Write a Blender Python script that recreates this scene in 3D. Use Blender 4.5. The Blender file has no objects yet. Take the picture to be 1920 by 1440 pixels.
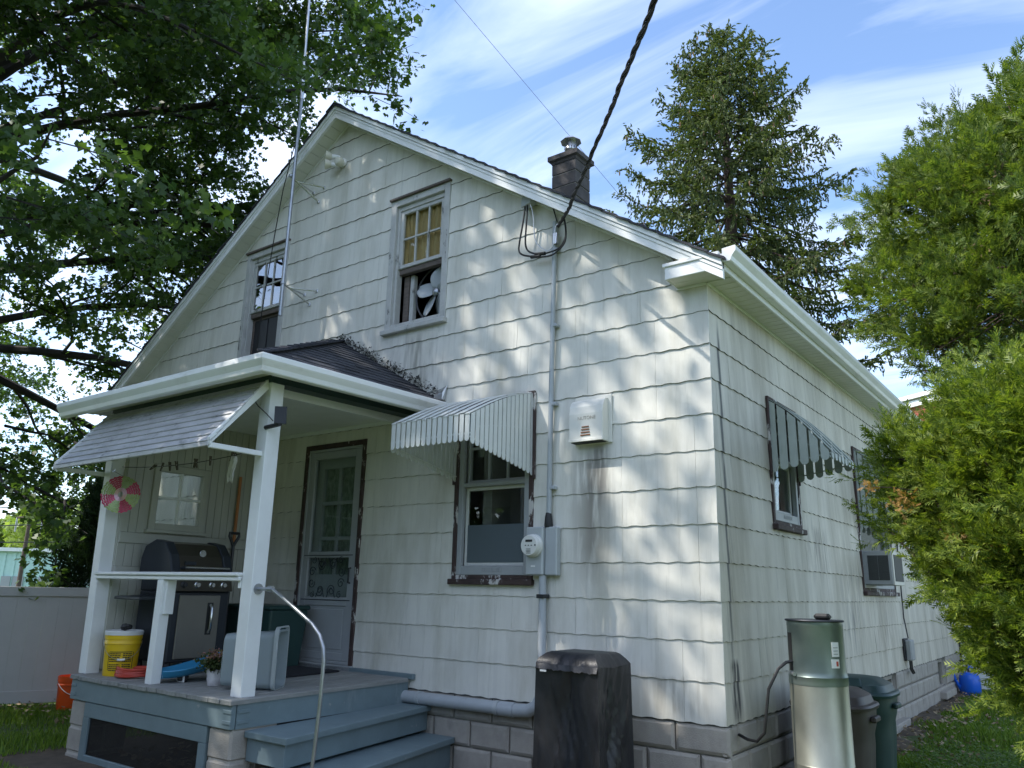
import bpy, math, random
import numpy as np
from mathutils import Vector, Matrix
random.seed(7); rng = np.random.default_rng(11)
scene = bpy.context.scene
COL = scene.collection

# ------------------------------------------------------------------ camera (solved from the siding courses)
Q = dict(f=1477.9, loc=(2.190, -5.400, 0.851), yaw=-0.64036, pitch=0.25512, roll=0.02068)
def cam_axes():
    y, p, r = Q['yaw'], Q['pitch'], Q['roll']
    f = np.array([math.sin(y)*math.cos(p), math.cos(y)*math.cos(p), math.sin(p)])
    rt = np.array([math.cos(y), -math.sin(y), 0.0]); up = np.cross(rt, f)
    return rt*math.cos(r)+up*math.sin(r), -rt*math.sin(r)+up*math.cos(r), f
CR, CU, CF = cam_axes(); CL = np.array(Q['loc'])
cd = bpy.data.cameras.new('camera'); cam = bpy.data.objects.new('camera', cd); COL.objects.link(cam)
cd.sensor_width = 36.0; cd.lens = Q['f']/1920*36; cd.clip_start = 0.05; cd.clip_end = 2000
cam.matrix_world = Matrix(((CR[0], CU[0], -CF[0], CL[0]), (CR[1], CU[1], -CF[1], CL[1]), (CR[2], CU[2], -CF[2], CL[2]), (0, 0, 0, 1)))
scene.camera = cam
scene.render.resolution_x = 1024; scene.render.resolution_y = 768

# ------------------------------------------------------------------ sky, sun, exposure
SUNV = np.array([-0.92, -1.0, 1.75]); SUNV /= np.linalg.norm(SUNV)
EL = math.asin(SUNV[2]); AZ = math.atan2(SUNV[0], SUNV[1])
w = bpy.data.worlds.new('World'); scene.world = w; w.use_nodes = True
nt = w.node_tree; nt.nodes.clear(); N = nt.nodes.new; L = nt.links.new
out = N('ShaderNodeOutputWorld'); bg = N('ShaderNodeBackground'); sky = N('ShaderNodeTexSky')
sky.sky_type = 'NISHITA'; sky.sun_disc = False; sky.sun_elevation = EL; sky.sun_rotation = AZ
sky.air_density = 1.0; sky.dust_density = 0.6; sky.ozone_density = 3.0
tc = N('ShaderNodeTexCoord'); sep = N('ShaderNodeSeparateXYZ'); L(tc.outputs['Generated'], sep.inputs[0])
def mth(op, a, b=None, clamp=False):
    n = N('ShaderNodeMath'); n.operation = op; n.use_clamp = clamp
    for i, v in enumerate((a, b)):
        if v is None: continue
        if isinstance(v, (int, float)): n.inputs[i].default_value = v
        else: L(v, n.inputs[i])
    return n.outputs[0]
zc = mth('MAXIMUM', mth('ADD', sep.outputs[2], 0.12), 0.02)
px = mth('DIVIDE', sep.outputs[0], zc); py = mth('DIVIDE', sep.outputs[1], zc)
cmb = N('ShaderNodeCombineXYZ'); L(px, cmb.inputs[0]); L(py, cmb.inputs[1])
mp = N('ShaderNodeMapping'); mp.inputs['Rotation'].default_value = (0, 0, math.radians(38)); mp.inputs['Scale'].default_value = (0.75, 2.4, 1); mp.inputs['Location'].default_value = (2.3, 1.1, 0)
L(cmb.outputs[0], mp.inputs[0])
n1 = N('ShaderNodeTexNoise'); n1.inputs['Scale'].default_value = 1.3; n1.inputs['Detail'].default_value = 7; n1.inputs['Roughness'].default_value = 0.55; n1.inputs['Distortion'].default_value = 0.7
L(mp.outputs[0], n1.inputs['Vector'])
n2 = N('ShaderNodeTexNoise'); n2.inputs['Scale'].default_value = 0.55; n2.inputs['Detail'].default_value = 3
L(cmb.outputs[0], n2.inputs['Vector'])
mix = mth('ADD', mth('MULTIPLY', n1.outputs[0], 0.62), mth('MULTIPLY', n2.outputs[0], 0.42))
rp = N('ShaderNodeValToRGB'); rp.color_ramp.elements[0].position = 0.46; rp.color_ramp.elements[1].position = 0.78
rp.color_ramp.elements[0].color = (0, 0, 0, 1); rp.color_ramp.elements[1].color = (0.85, 0.85, 0.85, 1)
L(mix, rp.inputs[0])
mc = N('ShaderNodeMixRGB'); L(rp.outputs[0], mc.inputs[0]); L(sky.outputs[0], mc.inputs[1]); mc.inputs[2].default_value = (6.2, 6.5, 7.2, 1)
L(mc.outputs[0], bg.inputs[0]); bg.inputs[1].default_value = 0.15; L(bg.outputs[0], out.inputs[0])
sd = bpy.data.lights.new('sun', 'SUN'); sd.energy = 2.9; sd.angle = math.radians(0.53); sd.color = (1.0, 0.955, 0.88)
sun = bpy.data.objects.new('sun', sd); COL.objects.link(sun); sun.location = (-20, -22, 38)
sun.rotation_euler = Vector(SUNV).to_track_quat('Z', 'Y').to_euler()
vs = scene.view_settings; vs.view_transform = 'Standard'; vs.look = 'None'; vs.exposure = 1.2; vs.gamma = 1.0
try: vs.use_curve_mapping = False
except Exception: pass
scene.render.engine = 'CYCLES'; scene.cycles.max_bounces = 10; scene.cycles.transparent_max_bounces = 16

# ------------------------------------------------------------------ photo pixel (1920x1440) -> point on an axis plane
def ray(u, v): return CF + CR*(u-960)/Q['f'] - CU*(v-720)/Q['f']
def PX(u, v, ax, val):
    d = ray(u, v); t = (val-CL[ax])/d[ax]; return CL+t*d
def F(u, v, y=0.0): return PX(u, v, 1, y)
def S(u, v, x=0.0): return PX(u, v, 0, x)
def project(P):
    d = np.atleast_2d(P)-CL; z = d@CF
    return 960+Q['f']*(d@CR)/z, 720-Q['f']*(d@CU)/z, z

# ------------------------------------------------------------------ mesh builder
class MB:
    def __init__(s): s.v = []; s.f = []
    def add(s, vs, fs):
        b = len(s.v); s.v += [tuple(map(float, p)) for p in vs]; s.f += [tuple(b+i for i in f) for f in fs]; return s
    def hexa(s, p):  # p: 4 bottom then 4 top corners
        return s.add(p, [(3, 2, 1, 0), (4, 5, 6, 7), (0, 1, 5, 4), (1, 2, 6, 5), (2, 3, 7, 6), (3, 0, 4, 7)])
    def box(s, x0, x1, y0, y1, z0, z1):
        return s.hexa([(x0, y0, z0), (x1, y0, z0), (x1, y1, z0), (x0, y1, z0), (x0, y0, z1), (x1, y0, z1), (x1, y1, z1), (x0, y1, z1)])
    def cbox(s, x0, x1, y0, y1, z0, z1, b=0.006):  # chamfered box
        b = min(b, abs(x1-x0)*.45, abs(y1-y0)*.45, abs(z1-z0)*.45)
        X = (x0, x1); Y = (y0, y1); Z = (z0, z1); sg = (1, -1); vs = []
        idx = {}
        for i in (0, 1):
            for j in (0, 1):
                for k in (0, 1):
                    a, c, e = X[i], Y[j], Z[k]; d = (sg[i]*b, sg[j]*b, sg[k]*b)
                    idx[i, j, k, 0] = len(vs); vs.append((a, c+d[1], e+d[2]))
                    idx[i, j, k, 1] = len(vs); vs.append((a+d[0], c, e+d[2]))
                    idx[i, j, k, 2] = len(vs); vs.append((a+d[0], c+d[1], e))
        fs = []
        for i in (0, 1):
            q = [idx[i, 0, 0, 0], idx[i, 1, 0, 0], idx[i, 1, 1, 0], idx[i, 0, 1, 0]]; fs.append(q if i else q[::-1])
            q = [idx[0, i, 0, 1], idx[0, i, 1, 1], idx[1, i, 1, 1], idx[1, i, 0, 1]]; fs.append(q if i else q[::-1])
            q = [idx[0, 0, i, 2], idx[1, 0, i, 2], idx[1, 1, i, 2], idx[0, 1, i, 2]]; fs.append(q if i else q[::-1])
        for i in (0, 1):
            for j in (0, 1):
                for (A, B, ka, kb) in (((i, j, 0), (i, j, 1), 0, 1),):
                    q = [idx[i, j, 0, 0], idx[i, j, 0, 1], idx[i, j, 1, 1], idx[i, j, 1, 0]]; fs.append(q if (i == j) == False else q[::-1])
                q = [idx[i, 0, j, 0], idx[i, 0, j, 2], idx[i, 1, j, 2], idx[i, 1, j, 0]]; fs.append(q if i == j else q[::-1])
                q = [idx[0, i, j, 1], idx[0, i, j, 2], idx[1, i, j, 2], idx[1, i, j, 1]]; fs.append(q if i != j else q[::-1])
        for i in (0, 1):
            for j in (0, 1):
                for k in (0, 1):
                    q = [idx[i, j, k, 0], idx[i, j, k, 1], idx[i, j, k, 2]]; fs.append(q if (i+j+k) % 2 else q[::-1])
        return s.add(vs, fs)
    def tube(s, path, r, n=8, caps=True):
        P = [np.array(p, float) for p in path]; rs = r if isinstance(r, (list, tuple, np.ndarray)) else [r]*len(P)
        rings = []; prev = None
        for i, p in enumerate(P):
            t = P[min(i+1, len(P)-1)]-P[max(i-1, 0)]; t = t/(np.linalg.norm(t)+1e-9)
            if prev is None:
                a = np.array([0, 0, 1.]) if abs(t[2]) < .9 else np.array([1., 0, 0]); u = np.cross(a, t)
            else: u = prev-t*np.dot(prev, t)
            u /= np.linalg.norm(u)+1e-9; w_ = np.cross(t, u); prev = u
            rings.append([p+rs[i]*(u*math.cos(2*math.pi*k/n)+w_*math.sin(2*math.pi*k/n)) for k in range(n)])
        vs = [q for g in rings for q in g]; fs = []
        for i in range(len(P)-1):
            for k in range(n):
                fs.append((i*n+k, i*n+(k+1) % n, (i+1)*n+(k+1) % n, (i+1)*n+k))
        if caps: fs += [tuple(range(n-1, -1, -1)), tuple((len(P)-1)*n+k for k in range(n))]
        return s.add(vs, fs)
    def lathe(s, prof, c, n=24, axis=2):
        vs = []; fs = []
        for r, h in prof:
            for k in range(n):
                a = 2*math.pi*k/n; p = [r*math.cos(a), r*math.sin(a), h]
                if axis == 1: p = [p[0], -p[2], p[1]]
                if axis == 0: p = [p[2], p[0], p[1]]
                vs.append((c[0]+p[0], c[1]+p[1], c[2]+p[2]))
        for i in range(len(prof)-1):
            for k in range(n): fs.append((i*n+k, i*n+(k+1) % n, (i+1)*n+(k+1) % n, (i+1)*n+k))
        if prof[0][0] > 1e-4: fs.append(tuple(range(n-1, -1, -1)))
        if prof[-1][0] > 1e-4: fs.append(tuple((len(prof)-1)*n+k for k in range(n)))
        return s.add(vs, fs)
    def prism(s, poly, fn, a, b):  # poly of 2d points, fn(p,q,depth)->xyz
        n = len(poly); vs = [fn(p, q, a) for p, q in poly]+[fn(p, q, b) for p, q in poly]
        return s.add(vs, [tuple(range(n)), tuple(range(2*n-1, n-1, -1))]+[(i, n+i, n+(i+1) % n, (i+1) % n)[::-1] for i in range(n)])
    def build(s, name, mat, parent=None, smooth=False, bevel=0, fix=True):
        me = bpy.data.meshes.new(name); o = bpy.data.objects.new(name, me); COL.objects.link(o)
        off = np.zeros(3)
        if parent is not None:
            o.parent = parent; off = np.array(parent.get('_o', (0, 0, 0)))
        me.from_pydata([tuple(np.array(p)-off) for p in s.v], [], s.f)
        if fix:
            import bmesh
            bm = bmesh.new(); bm.from_mesh(me); bmesh.ops.recalc_face_normals(bm, faces=bm.faces); bm.to_mesh(me); bm.free()
        if smooth:
            me.polygons.foreach_set('use_smooth', [True]*len(me.polygons))
            try: me.set_sharp_from_angle(angle=math.radians(40))
            except Exception: pass
        me.materials.append(MAT[mat]); o['_o'] = tuple(off)
        if bevel:
            m = o.modifiers.new('bevel', 'BEVEL'); m.width = bevel; m.segments = 2; m.limit_method = 'ANGLE'
        return o
def thing(name, loc, label, cat, group=None):
    o = bpy.data.objects.new(name, None); COL.objects.link(o); o.location = loc; o.empty_display_size = .1; o['_o'] = tuple(map(float, loc))
    return tag(o, label, cat, group)
def tag(o, label=None, cat=None, group=None, kind=None):
    if label: o['label'] = label
    if cat: o['category'] = cat
    if group: o['group'] = group
    if kind: o['kind'] = kind
    return o
def copy_part(o, loc, rot=None, scale=None):
    c = o.copy(); COL.objects.link(c); c.parent = o.parent; c.location = loc
    if rot is not None: c.rotation_euler = rot
    if scale is not None: c.scale = scale
    return c
def np_mesh(name, verts, faces, mat, parent=None, smooth=False):
    """verts (N,3), faces (M,k) arrays"""
    me = bpy.data.meshes.new(name); o = bpy.data.objects.new(name, me); COL.objects.link(o)
    off = np.zeros(3)
    if parent is not None: o.parent = parent; off = np.array(parent.get('_o', (0, 0, 0)))
    verts = np.asarray(verts, np.float32)-off.astype(np.float32); M_, k = faces.shape
    me.vertices.add(len(verts)); me.vertices.foreach_set('co', verts.ravel())
    me.loops.add(M_*k); me.loops.foreach_set('vertex_index', faces.astype(np.int32).ravel())
    me.polygons.add(M_); me.polygons.foreach_set('loop_start', np.arange(0, M_*k, k, dtype=np.int32)); me.polygons.foreach_set('loop_total', np.full(M_, k, np.int32))
    if smooth: me.polygons.foreach_set('use_smooth', np.ones(M_, bool))
    me.update(calc_edges=True); me.materials.append(MAT[mat]); o['_o'] = tuple(map(float, off)); return o

# ------------------------------------------------------------------ materials
MAT = {}
def pm(name, col, rough=.55, metal=0, var=.12, vscale=6, stretch=(1, 1, 1), bump=0, bscale=60, bstretch=None,
       dirt=None, spec=.5, dirt2=None, coat=0, island=0, trans=0, alpha=None):
    """dirt = (colour, scale, stretch, lo, hi, amount): patches with a shape of their own"""
    m = bpy.data.materials.new(name); m.use_nodes = True; t = m.node_tree; b = t.nodes['Principled BSDF']; MAT[name] = m
    nn = t.nodes.new; lk = t.links.new
    b.inputs['Roughness'].default_value = rough; b.inputs['Metallic'].default_value = metal
    if 'Specular IOR Level' in b.inputs: b.inputs['Specular IOR Level'].default_value = spec
    if coat: b.inputs['Coat Weight'].default_value = coat
    geo = nn('ShaderNodeNewGeometry')
    def noise(scale, st, det=6, ro=.6):
        mpn = nn('ShaderNodeMapping'); mpn.inputs['Scale'].default_value = st; lk(geo.outputs['Position'], mpn.inputs[0])
        x = nn('ShaderNodeTexNoise'); x.inputs['Scale'].default_value = scale; x.inputs['Detail'].default_value = det; x.inputs['Roughness'].default_value = ro
        lk(mpn.outputs[0], x.inputs['Vector']); return x.outputs[0]
    c0 = nn('ShaderNodeRGB'); c0.outputs[0].default_value = (*col, 1); cur = c0.outputs[0]
    def mixc(fac, a, c, mode='MIX'):
        x = nn('ShaderNodeMixRGB'); x.blend_type = mode
        if isinstance(fac, float): x.inputs[0].default_value = fac
        else: lk(fac, x.inputs[0])
        lk(a, x.inputs[1])
        if isinstance(c, tuple): x.inputs[2].default_value = (*c, 1)
        else: lk(c, x.inputs[2])
        return x.outputs[0]
    if var:
        r = nn('ShaderNodeMapRange'); r.inputs[1].default_value = .3; r.inputs[2].default_value = .7; r.inputs[3].default_value = 1-var; r.inputs[4].default_value = 1+var
        lk(noise(vscale, stretch), r.inputs[0])
        g = nn('ShaderNodeCombineColor')
        for i in range(3): lk(r.outputs[0], g.inputs[i])
        cur = mixc(1.0, cur, g.outputs[0], 'MULTIPLY')
    if island:
        r = nn('ShaderNodeMapRange'); r.inputs[3].default_value = 1-island; r.inputs[4].default_value = 1+island
        lk(geo.outputs['Random Per Island'], r.inputs[0])
        g = nn('ShaderNodeCombineColor')
        for i in range(3): lk(r.outputs[0], g.inputs[i])
        cur = mixc(1.0, cur, g.outputs[0], 'MULTIPLY')
    for d in (dirt, dirt2):
        if d:
            r = nn('ShaderNodeMapRange'); r.inputs[1].default_value = d[3]; r.inputs[2].default_value = d[4]; r.inputs[3].default_value = 0; r.inputs[4].default_value = d[5]
            lk(noise(d[1], d[2], 8, .65), r.inputs[0]); cur = mixc(r.outputs[0], cur, d[0])
    lk(cur, b.inputs['Base Color'])
    if bump:
        bn = nn('ShaderNodeBump'); bn.inputs['Strength'].default_value = bump; bn.inputs['Distance'].default_value = .01
        lk(noise(bscale, bstretch or stretch, 5), bn.inputs['Height']); lk(bn.outputs[0], b.inputs['Normal'])
    if trans: b.inputs['Transmission Weight'].default_value = trans
    return m
def leafmat(name, col, col2, trans=.35, rough=.5):
    m = bpy.data.materials.new(name); m.use_nodes = True; t = m.node_tree; t.nodes.clear(); nn = t.nodes.new; lk = t.links.new; MAT[name] = m
    o = nn('ShaderNodeOutputMaterial'); geo = nn('ShaderNodeNewGeometry'); r = nn('ShaderNodeValToRGB'); lk(geo.outputs['Random Per Island'], r.inputs[0])
    r.color_ramp.elements[0].color = (*col, 1); r.color_ramp.elements[1].color = (*col2, 1)
    p = nn('ShaderNodeBsdfPrincipled'); p.inputs['Roughness'].default_value = rough; p.inputs['Specular IOR Level'].default_value = .35; lk(r.outputs[0], p.inputs['Base Color'])
    tl = nn('ShaderNodeBsdfTranslucent'); g = nn('ShaderNodeMixRGB'); g.blend_type = 'MULTIPLY'; g.inputs[0].default_value = 1; lk(r.outputs[0], g.inputs[1]); g.inputs[2].default_value = (1.5, 1.6, .6, 1); lk(g.outputs[0], tl.inputs[0])
    mx = nn('ShaderNodeMixShader'); mx.inputs[0].default_value = trans; lk(p.outputs[0], mx.inputs[1]); lk(tl.outputs[0], mx.inputs[2]); lk(mx.outputs[0], o.inputs[0])
def glassmat(name, tint=(.9, .93, .92), f0=.07, rough=.01):
    m = bpy.data.materials.new(name); m.use_nodes = True; t = m.node_tree; t.nodes.clear(); nn = t.nodes.new; lk = t.links.new; MAT[name] = m
    o = nn('ShaderNodeOutputMaterial'); tr = nn('ShaderNodeBsdfTransparent'); tr.inputs[0].default_value = (*tint, 1)
    gl = nn('ShaderNodeBsdfGlossy'); gl.inputs['Roughness'].default_value = rough; gl.inputs[0].default_value = (.9, .9, .9, 1)
    lw = nn('ShaderNodeLayerWeight'); lw.inputs[0].default_value = .5
    pw = nn('ShaderNodeMath'); pw.operation = 'POWER'; lk(lw.outputs['Facing'], pw.inputs[0]); pw.inputs[1].default_value = 5
    a = nn('ShaderNodeMath'); a.operation = 'MULTIPLY_ADD'; lk(pw.outputs[0], a.inputs[0]); a.inputs[1].default_value = .9; a.inputs[2].default_value = .035+f0
    geo = nn('ShaderNodeNewGeometry'); nz = nn('ShaderNodeTexNoise'); nz.inputs['Scale'].default_value = 3.0; lk(geo.outputs['Position'], nz.inputs['Vector'])
    bp = nn('ShaderNodeBump'); bp.inputs['Strength'].default_value = .06; bp.inputs['Distance'].default_value = .02; lk(nz.outputs[0], bp.inputs['Height']); lk(bp.outputs[0], gl.inputs['Normal'])
    mx = nn('ShaderNodeMixShader'); lk(a.outputs[0], mx.inputs[0]); lk(tr.outputs[0], mx.inputs[1]); lk(gl.outputs[0], mx.inputs[2]); lk(mx.outputs[0], o.inputs[0])
def frostmat(name, col, tr=.35, rough=.35):
    m = bpy.data.materials.new(name); m.use_nodes = True; t = m.node_tree; t.nodes.clear(); nn = t.nodes.new; lk = t.links.new; MAT[name] = m
    o = nn('ShaderNodeOutputMaterial'); p = nn('ShaderNodeBsdfPrincipled'); p.inputs['Base Color'].default_value = (*col, 1); p.inputs['Roughness'].default_value = rough
    a = nn('ShaderNodeBsdfTransparent'); a.inputs[0].default_value = (.85, .9, .92, 1); tl = nn('ShaderNodeBsdfTranslucent'); tl.inputs[0].default_value = (*col, 1)
    m1 = nn('ShaderNodeMixShader'); m1.inputs[0].default_value = .4; lk(p.outputs[0], m1.inputs[1]); lk(tl.outputs[0], m1.inputs[2])
    m2 = nn('ShaderNodeMixShader'); m2.inputs[0].default_value = tr; lk(m1.outputs[0], m2.inputs[1]); lk(a.outputs[0], m2.inputs[2]); lk(m2.outputs[0], o.inputs[0])

pm('siding', (.685, .67, .605), .5, var=.05, vscale=2.2, stretch=(1, 1, 1), bump=.22, bscale=9, bstretch=(16, 16, 1.1), island=.045,
   dirt=((.40, .38, .29), 1.3, (2.2, 2.2, .5), .47, .72, .6), dirt2=((.33, .33, .28), 3.2, (6, 6, .35), .57, .76, .5))
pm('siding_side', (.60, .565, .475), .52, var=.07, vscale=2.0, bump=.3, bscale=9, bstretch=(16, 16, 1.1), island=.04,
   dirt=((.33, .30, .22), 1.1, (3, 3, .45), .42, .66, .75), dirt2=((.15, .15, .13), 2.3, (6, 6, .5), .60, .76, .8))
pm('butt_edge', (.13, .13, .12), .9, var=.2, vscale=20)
pm('stain', (.13, .13, .12), .8, var=.3, vscale=20)
pm('backing', (.10, .10, .095), .8)
pm('interior', (.16, .15, .13), .8)
pm('trim', (.76, .77, .76), .38, var=.05, vscale=4, dirt=((.5, .48, .42), 2.5, (1, 1, .6), .58, .8, .35))
pm('gutter', (.79, .80, .79), .3, var=.04, vscale=3, dirt=((.42, .40, .36), 2.2, (1.5, 1.5, 3), .56, .78, .45))
pm('soffit', (.66, .66, .60), .5, var=.05, vscale=3)
pm('asphalt_shingle', (.035, .037, .046), .85, var=.35, vscale=22, bump=.5, bscale=300, island=.25)
pm('peeling', (.05, .03, .026), .7, var=.3, vscale=12, dirt=((.55, .53, .50), 9, (1, 1, .45), .56, .6, .95), bump=.5, bscale=45)
pm('peeling_pale', (.46, .46, .44), .65, var=.12, vscale=8, dirt=((.10, .10, .09), 8, (1.2, 1.2, .35), .60, .64, .85), bump=.4, bscale=45)
pm('storm_grey', (.33, .345, .35), .45, var=.06, vscale=5, dirt=((.2, .2, .19), 5, (1, 1, 1), .6, .75, .4))
pm('old_sash', (.12, .095, .08), .75, var=.3, vscale=10, stretch=(1, 1, 4), bump=.3, bscale=40)
pm('sash_white', (.55, .55, .52), .55, var=.1)
pm('curtain_tan', (.68, .50, .26), .85, var=.15, vscale=3, stretch=(9, 9, .5))
pm('curtain_lace', (.26, .28, .24), .9, var=.55, vscale=26, stretch=(1, 1, .5))
pm('block', (.35, .325, .285), .88, var=.14, vscale=7, bump=.55, bscale=120, dirt=((.10, .10, .09), 2.0, (1, 1, 1), .58, .74, .5))
pm('mortar', (.42, .40, .36), .9, var=.12, vscale=9, bump=.4, bscale=80)
pm('chimney_block', (.075, .068, .066), .9, var=.3, vscale=6, bump=.4, bscale=60)
pm('zinc', (.55, .56, .57), .3, .9, var=.08)
pm('galvanised', (.33, .335, .28), .42, .8, var=.16, vscale=5, stretch=(1, 1, .5), bump=.05, bscale=14)
pm('steel_pipe', (.36, .38, .40), .35, .75, var=.15, vscale=14)
pm('deck_paint', (.150, .205, .225), .5, var=.10, vscale=5, dirt=((.30, .34, .35), 4, (1, 1, .25), .62, .72, .5), bump=.15, bscale=30, dirt2=((.31, .32, .31), 9, (1, 1, 1), .66, .70, .75))
pm('deck_plank', (.235, .24, .23), .7, var=.18, vscale=9, stretch=(6, .7, 3), bump=.35, bscale=16, bstretch=(9, .7, 4), dirt=((.10, .115, .12), 5, (3, .6, 1), .56, .74, .55))
pm('porch_white', (.74, .755, .75), .42, var=.05, vscale=5, dirt=((.48, .47, .42), 4, (1.5, 1.5, .5), .6, .8, .35), bump=.06, bscale=20)
pm('porch_panel', (.42, .42, .37), .55, var=.08, vscale=6, stretch=(1, 1, .3))
pm('dark_green', (.012, .035, .03), .5, var=.1)
pm('awning_grey', (.50, .50, .51), .5, .15, var=.16, vscale=5, stretch=(.7, 2, 2), dirt=((.10, .10, .10), 8, (1, 1.5, 1.5), .56, .68, .6))
pm('awning_white', (.66, .68, .66), .35, .1, var=.05, dirt=((.35, .36, .32), 10, (1, 1, .4), .62, .75, .35))
pm('awning_green', (.38, .42, .38), .4, .1, var=.07, dirt=((.22, .24, .21), 7, (2, 2, .4), .58, .72, .4))
pm('rust', (.23, .10, .05), .8, var=.3, vscale=30)
pm('vent_white', (.70, .69, .63), .42, var=.04, dirt=((.40, .28, .18), 14, (1, 1, .5), .64, .74, .5))
pm('vent_letter', (.40, .37, .31), .6, var=0)
pm('pvc', (.37, .40, .42), .45, var=.06, dirt=((.2, .2, .2), 8, (1, 1, 1), .63, .72, .5))
pm('meter_grey', (.42, .45, .46), .45, .2, var=.05)
pm('meter_face', (.66, .66, .62), .3, var=0)
pm('rubber', (.014, .014, .015), .55, var=.2, vscale=20)
pm('black_plastic', (.02, .021, .024), .45, var=.15)
pm('aluminium_wire', (.62, .63, .64), .35, .8, var=.05)
pm('cover_fabric', (.013, .014, .018), .44, var=.2, vscale=3, dirt=((.06, .053, .048), 2.6, (1, 1, .35), .52, .72, .5), bump=1.0, bscale=5, bstretch=(1.6, 1.6, .6))
pm('label_white', (.75, .75, .72), .6, var=0)
pm('label_red', (.45, .08, .05), .6, var=0)
pm('ink', (.02, .02, .02), .6, var=0)
pm('bin_brown', (.062, .050, .045), .5, var=.1)
pm('bin_green', (.018, .050, .046), .45, var=.1)
pm('bucket_yellow', (.72, .47, .015), .4, var=.04)
pm('bucket_orange', (.70, .085, .012), .4, var=.05)
pm('lid_white', (.66, .67, .66), .45, var=.04)
pm('hose_red', (.45, .05, .03), .5, var=.1)
pm('sled_blue', (.03, .22, .40), .35, var=.08)
pm('can_blue', (.012, .12, .62), .35, var=.05)
pm('grill_bronze', (.085, .075, .06), .35, .55, var=.06)
pm('grill_dark', (.028, .033, .042), .5, .2, var=.08)
pm('grill_door', (.20, .19, .165), .4, .3, var=.05)
pm('steel', (.55, .55, .55), .25, .9, var=.03)
pm('wood_orange', (.42, .16, .05), .6, var=.2)
pm('mat_black', (.012, .013, .018), .9, var=.2, vscale=60)
frostmat('tub_clear', (.48, .54, .56), .28)
frostmat('tub_rim', (.62, .66, .66), .18)
frostmat('window_film', (.17, .21, .23), .0, .3)
pm('pot_white', (.62, .60, .60), .5, var=.15, vscale=18)
leafmat('mum_leaf', (.035, .06, .02), (.07, .09, .03), .2)
leafmat('mum_flower', (.28, .13, .15), (.30, .19, .07), .2)
pm('vinyl_fence', (.44, .435, .42), .4, var=.03)
pm('fence_white', (.70, .73, .76), .4, var=.03)
pm('mint', (.46, .66, .60), .5, var=.05)
pm('brickwork', (.30, .085, .055), .85, var=.2, vscale=7)
pm('spinner_pink', (.55, .06, .13), .35, .4, var=.2, vscale=30)
pm('spinner_green', (.40, .48, .20), .35, .4, var=.2, vscale=30)
pm('spinner_pale', (.75, .45, .48), .35, .4, var=.1)
pm('cloth_white', (.60, .59, .54), .85, var=.08, vscale=12)
pm('peg_wood', (.10, .085, .065), .8, var=.2)
pm('lamp_glass', (.62, .60, .50), .25, var=.06)
pm('ac_grey', (.31, .325, .32), .5, .1, var=.08)
pm('ac_fin', (.06, .065, .062), .6, .3, var=.2, vscale=90, stretch=(.3, .3, 3))
pm('ac_cream', (.62, .60, .52), .5, var=.06)
pm('bark', (.030, .026, .022), .9, var=.35, vscale=9, stretch=(1, 1, .3), bump=.6, bscale=30)
pm('bark_red', (.075, .05, .04), .9, var=.3, vscale=12, bump=.5, bscale=30)
pm('soil', (.085, .065, .045), .95, var=.35, vscale=7, bump=.8, bscale=40)
pm('lawn', (.07, .11, .028), .95, var=.35, vscale=2.0, bump=.8, bscale=60, dirt=((.10, .08, .045), 1.4, (1, 1, 1), .56, .72, .7))
leafmat('oak_leaf', (.032, .068, .024), (.085, .142, .036), .42, .45)
leafmat('far_leaf', (.12, .19, .035), (.22, .28, .06), .4)
leafmat('spruce_needle', (.045, .080, .034), (.165, .195, .065), .25, .6)
leafmat('cedar_frond', (.05, .10, .02), (.20, .25, .05), .35, .5)
leafmat('cedar_frond_near', (.050, .105, .020), (.30, .36, .055), .38, .5)
leafmat('dry_frond', (.32, .17, .05), (.50, .31, .10), .25)
leafmat('dark_shrub', (.012, .030, .012), (.03, .055, .02), .15)
leafmat('grass_blade', (.06, .125, .016), (.20, .29, .05), .4)
leafmat('weed_leaf', (.05, .11, .02), (.12, .20, .04), .35)
pm('cone_brown', (.16, .10, .05), .8, var=.3, vscale=30)
leafmat('litter', (.16, .11, .06), (.34, .27, .17), .1)
pm('wood_pole', (.09, .065, .05), .9, var=.2)
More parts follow.
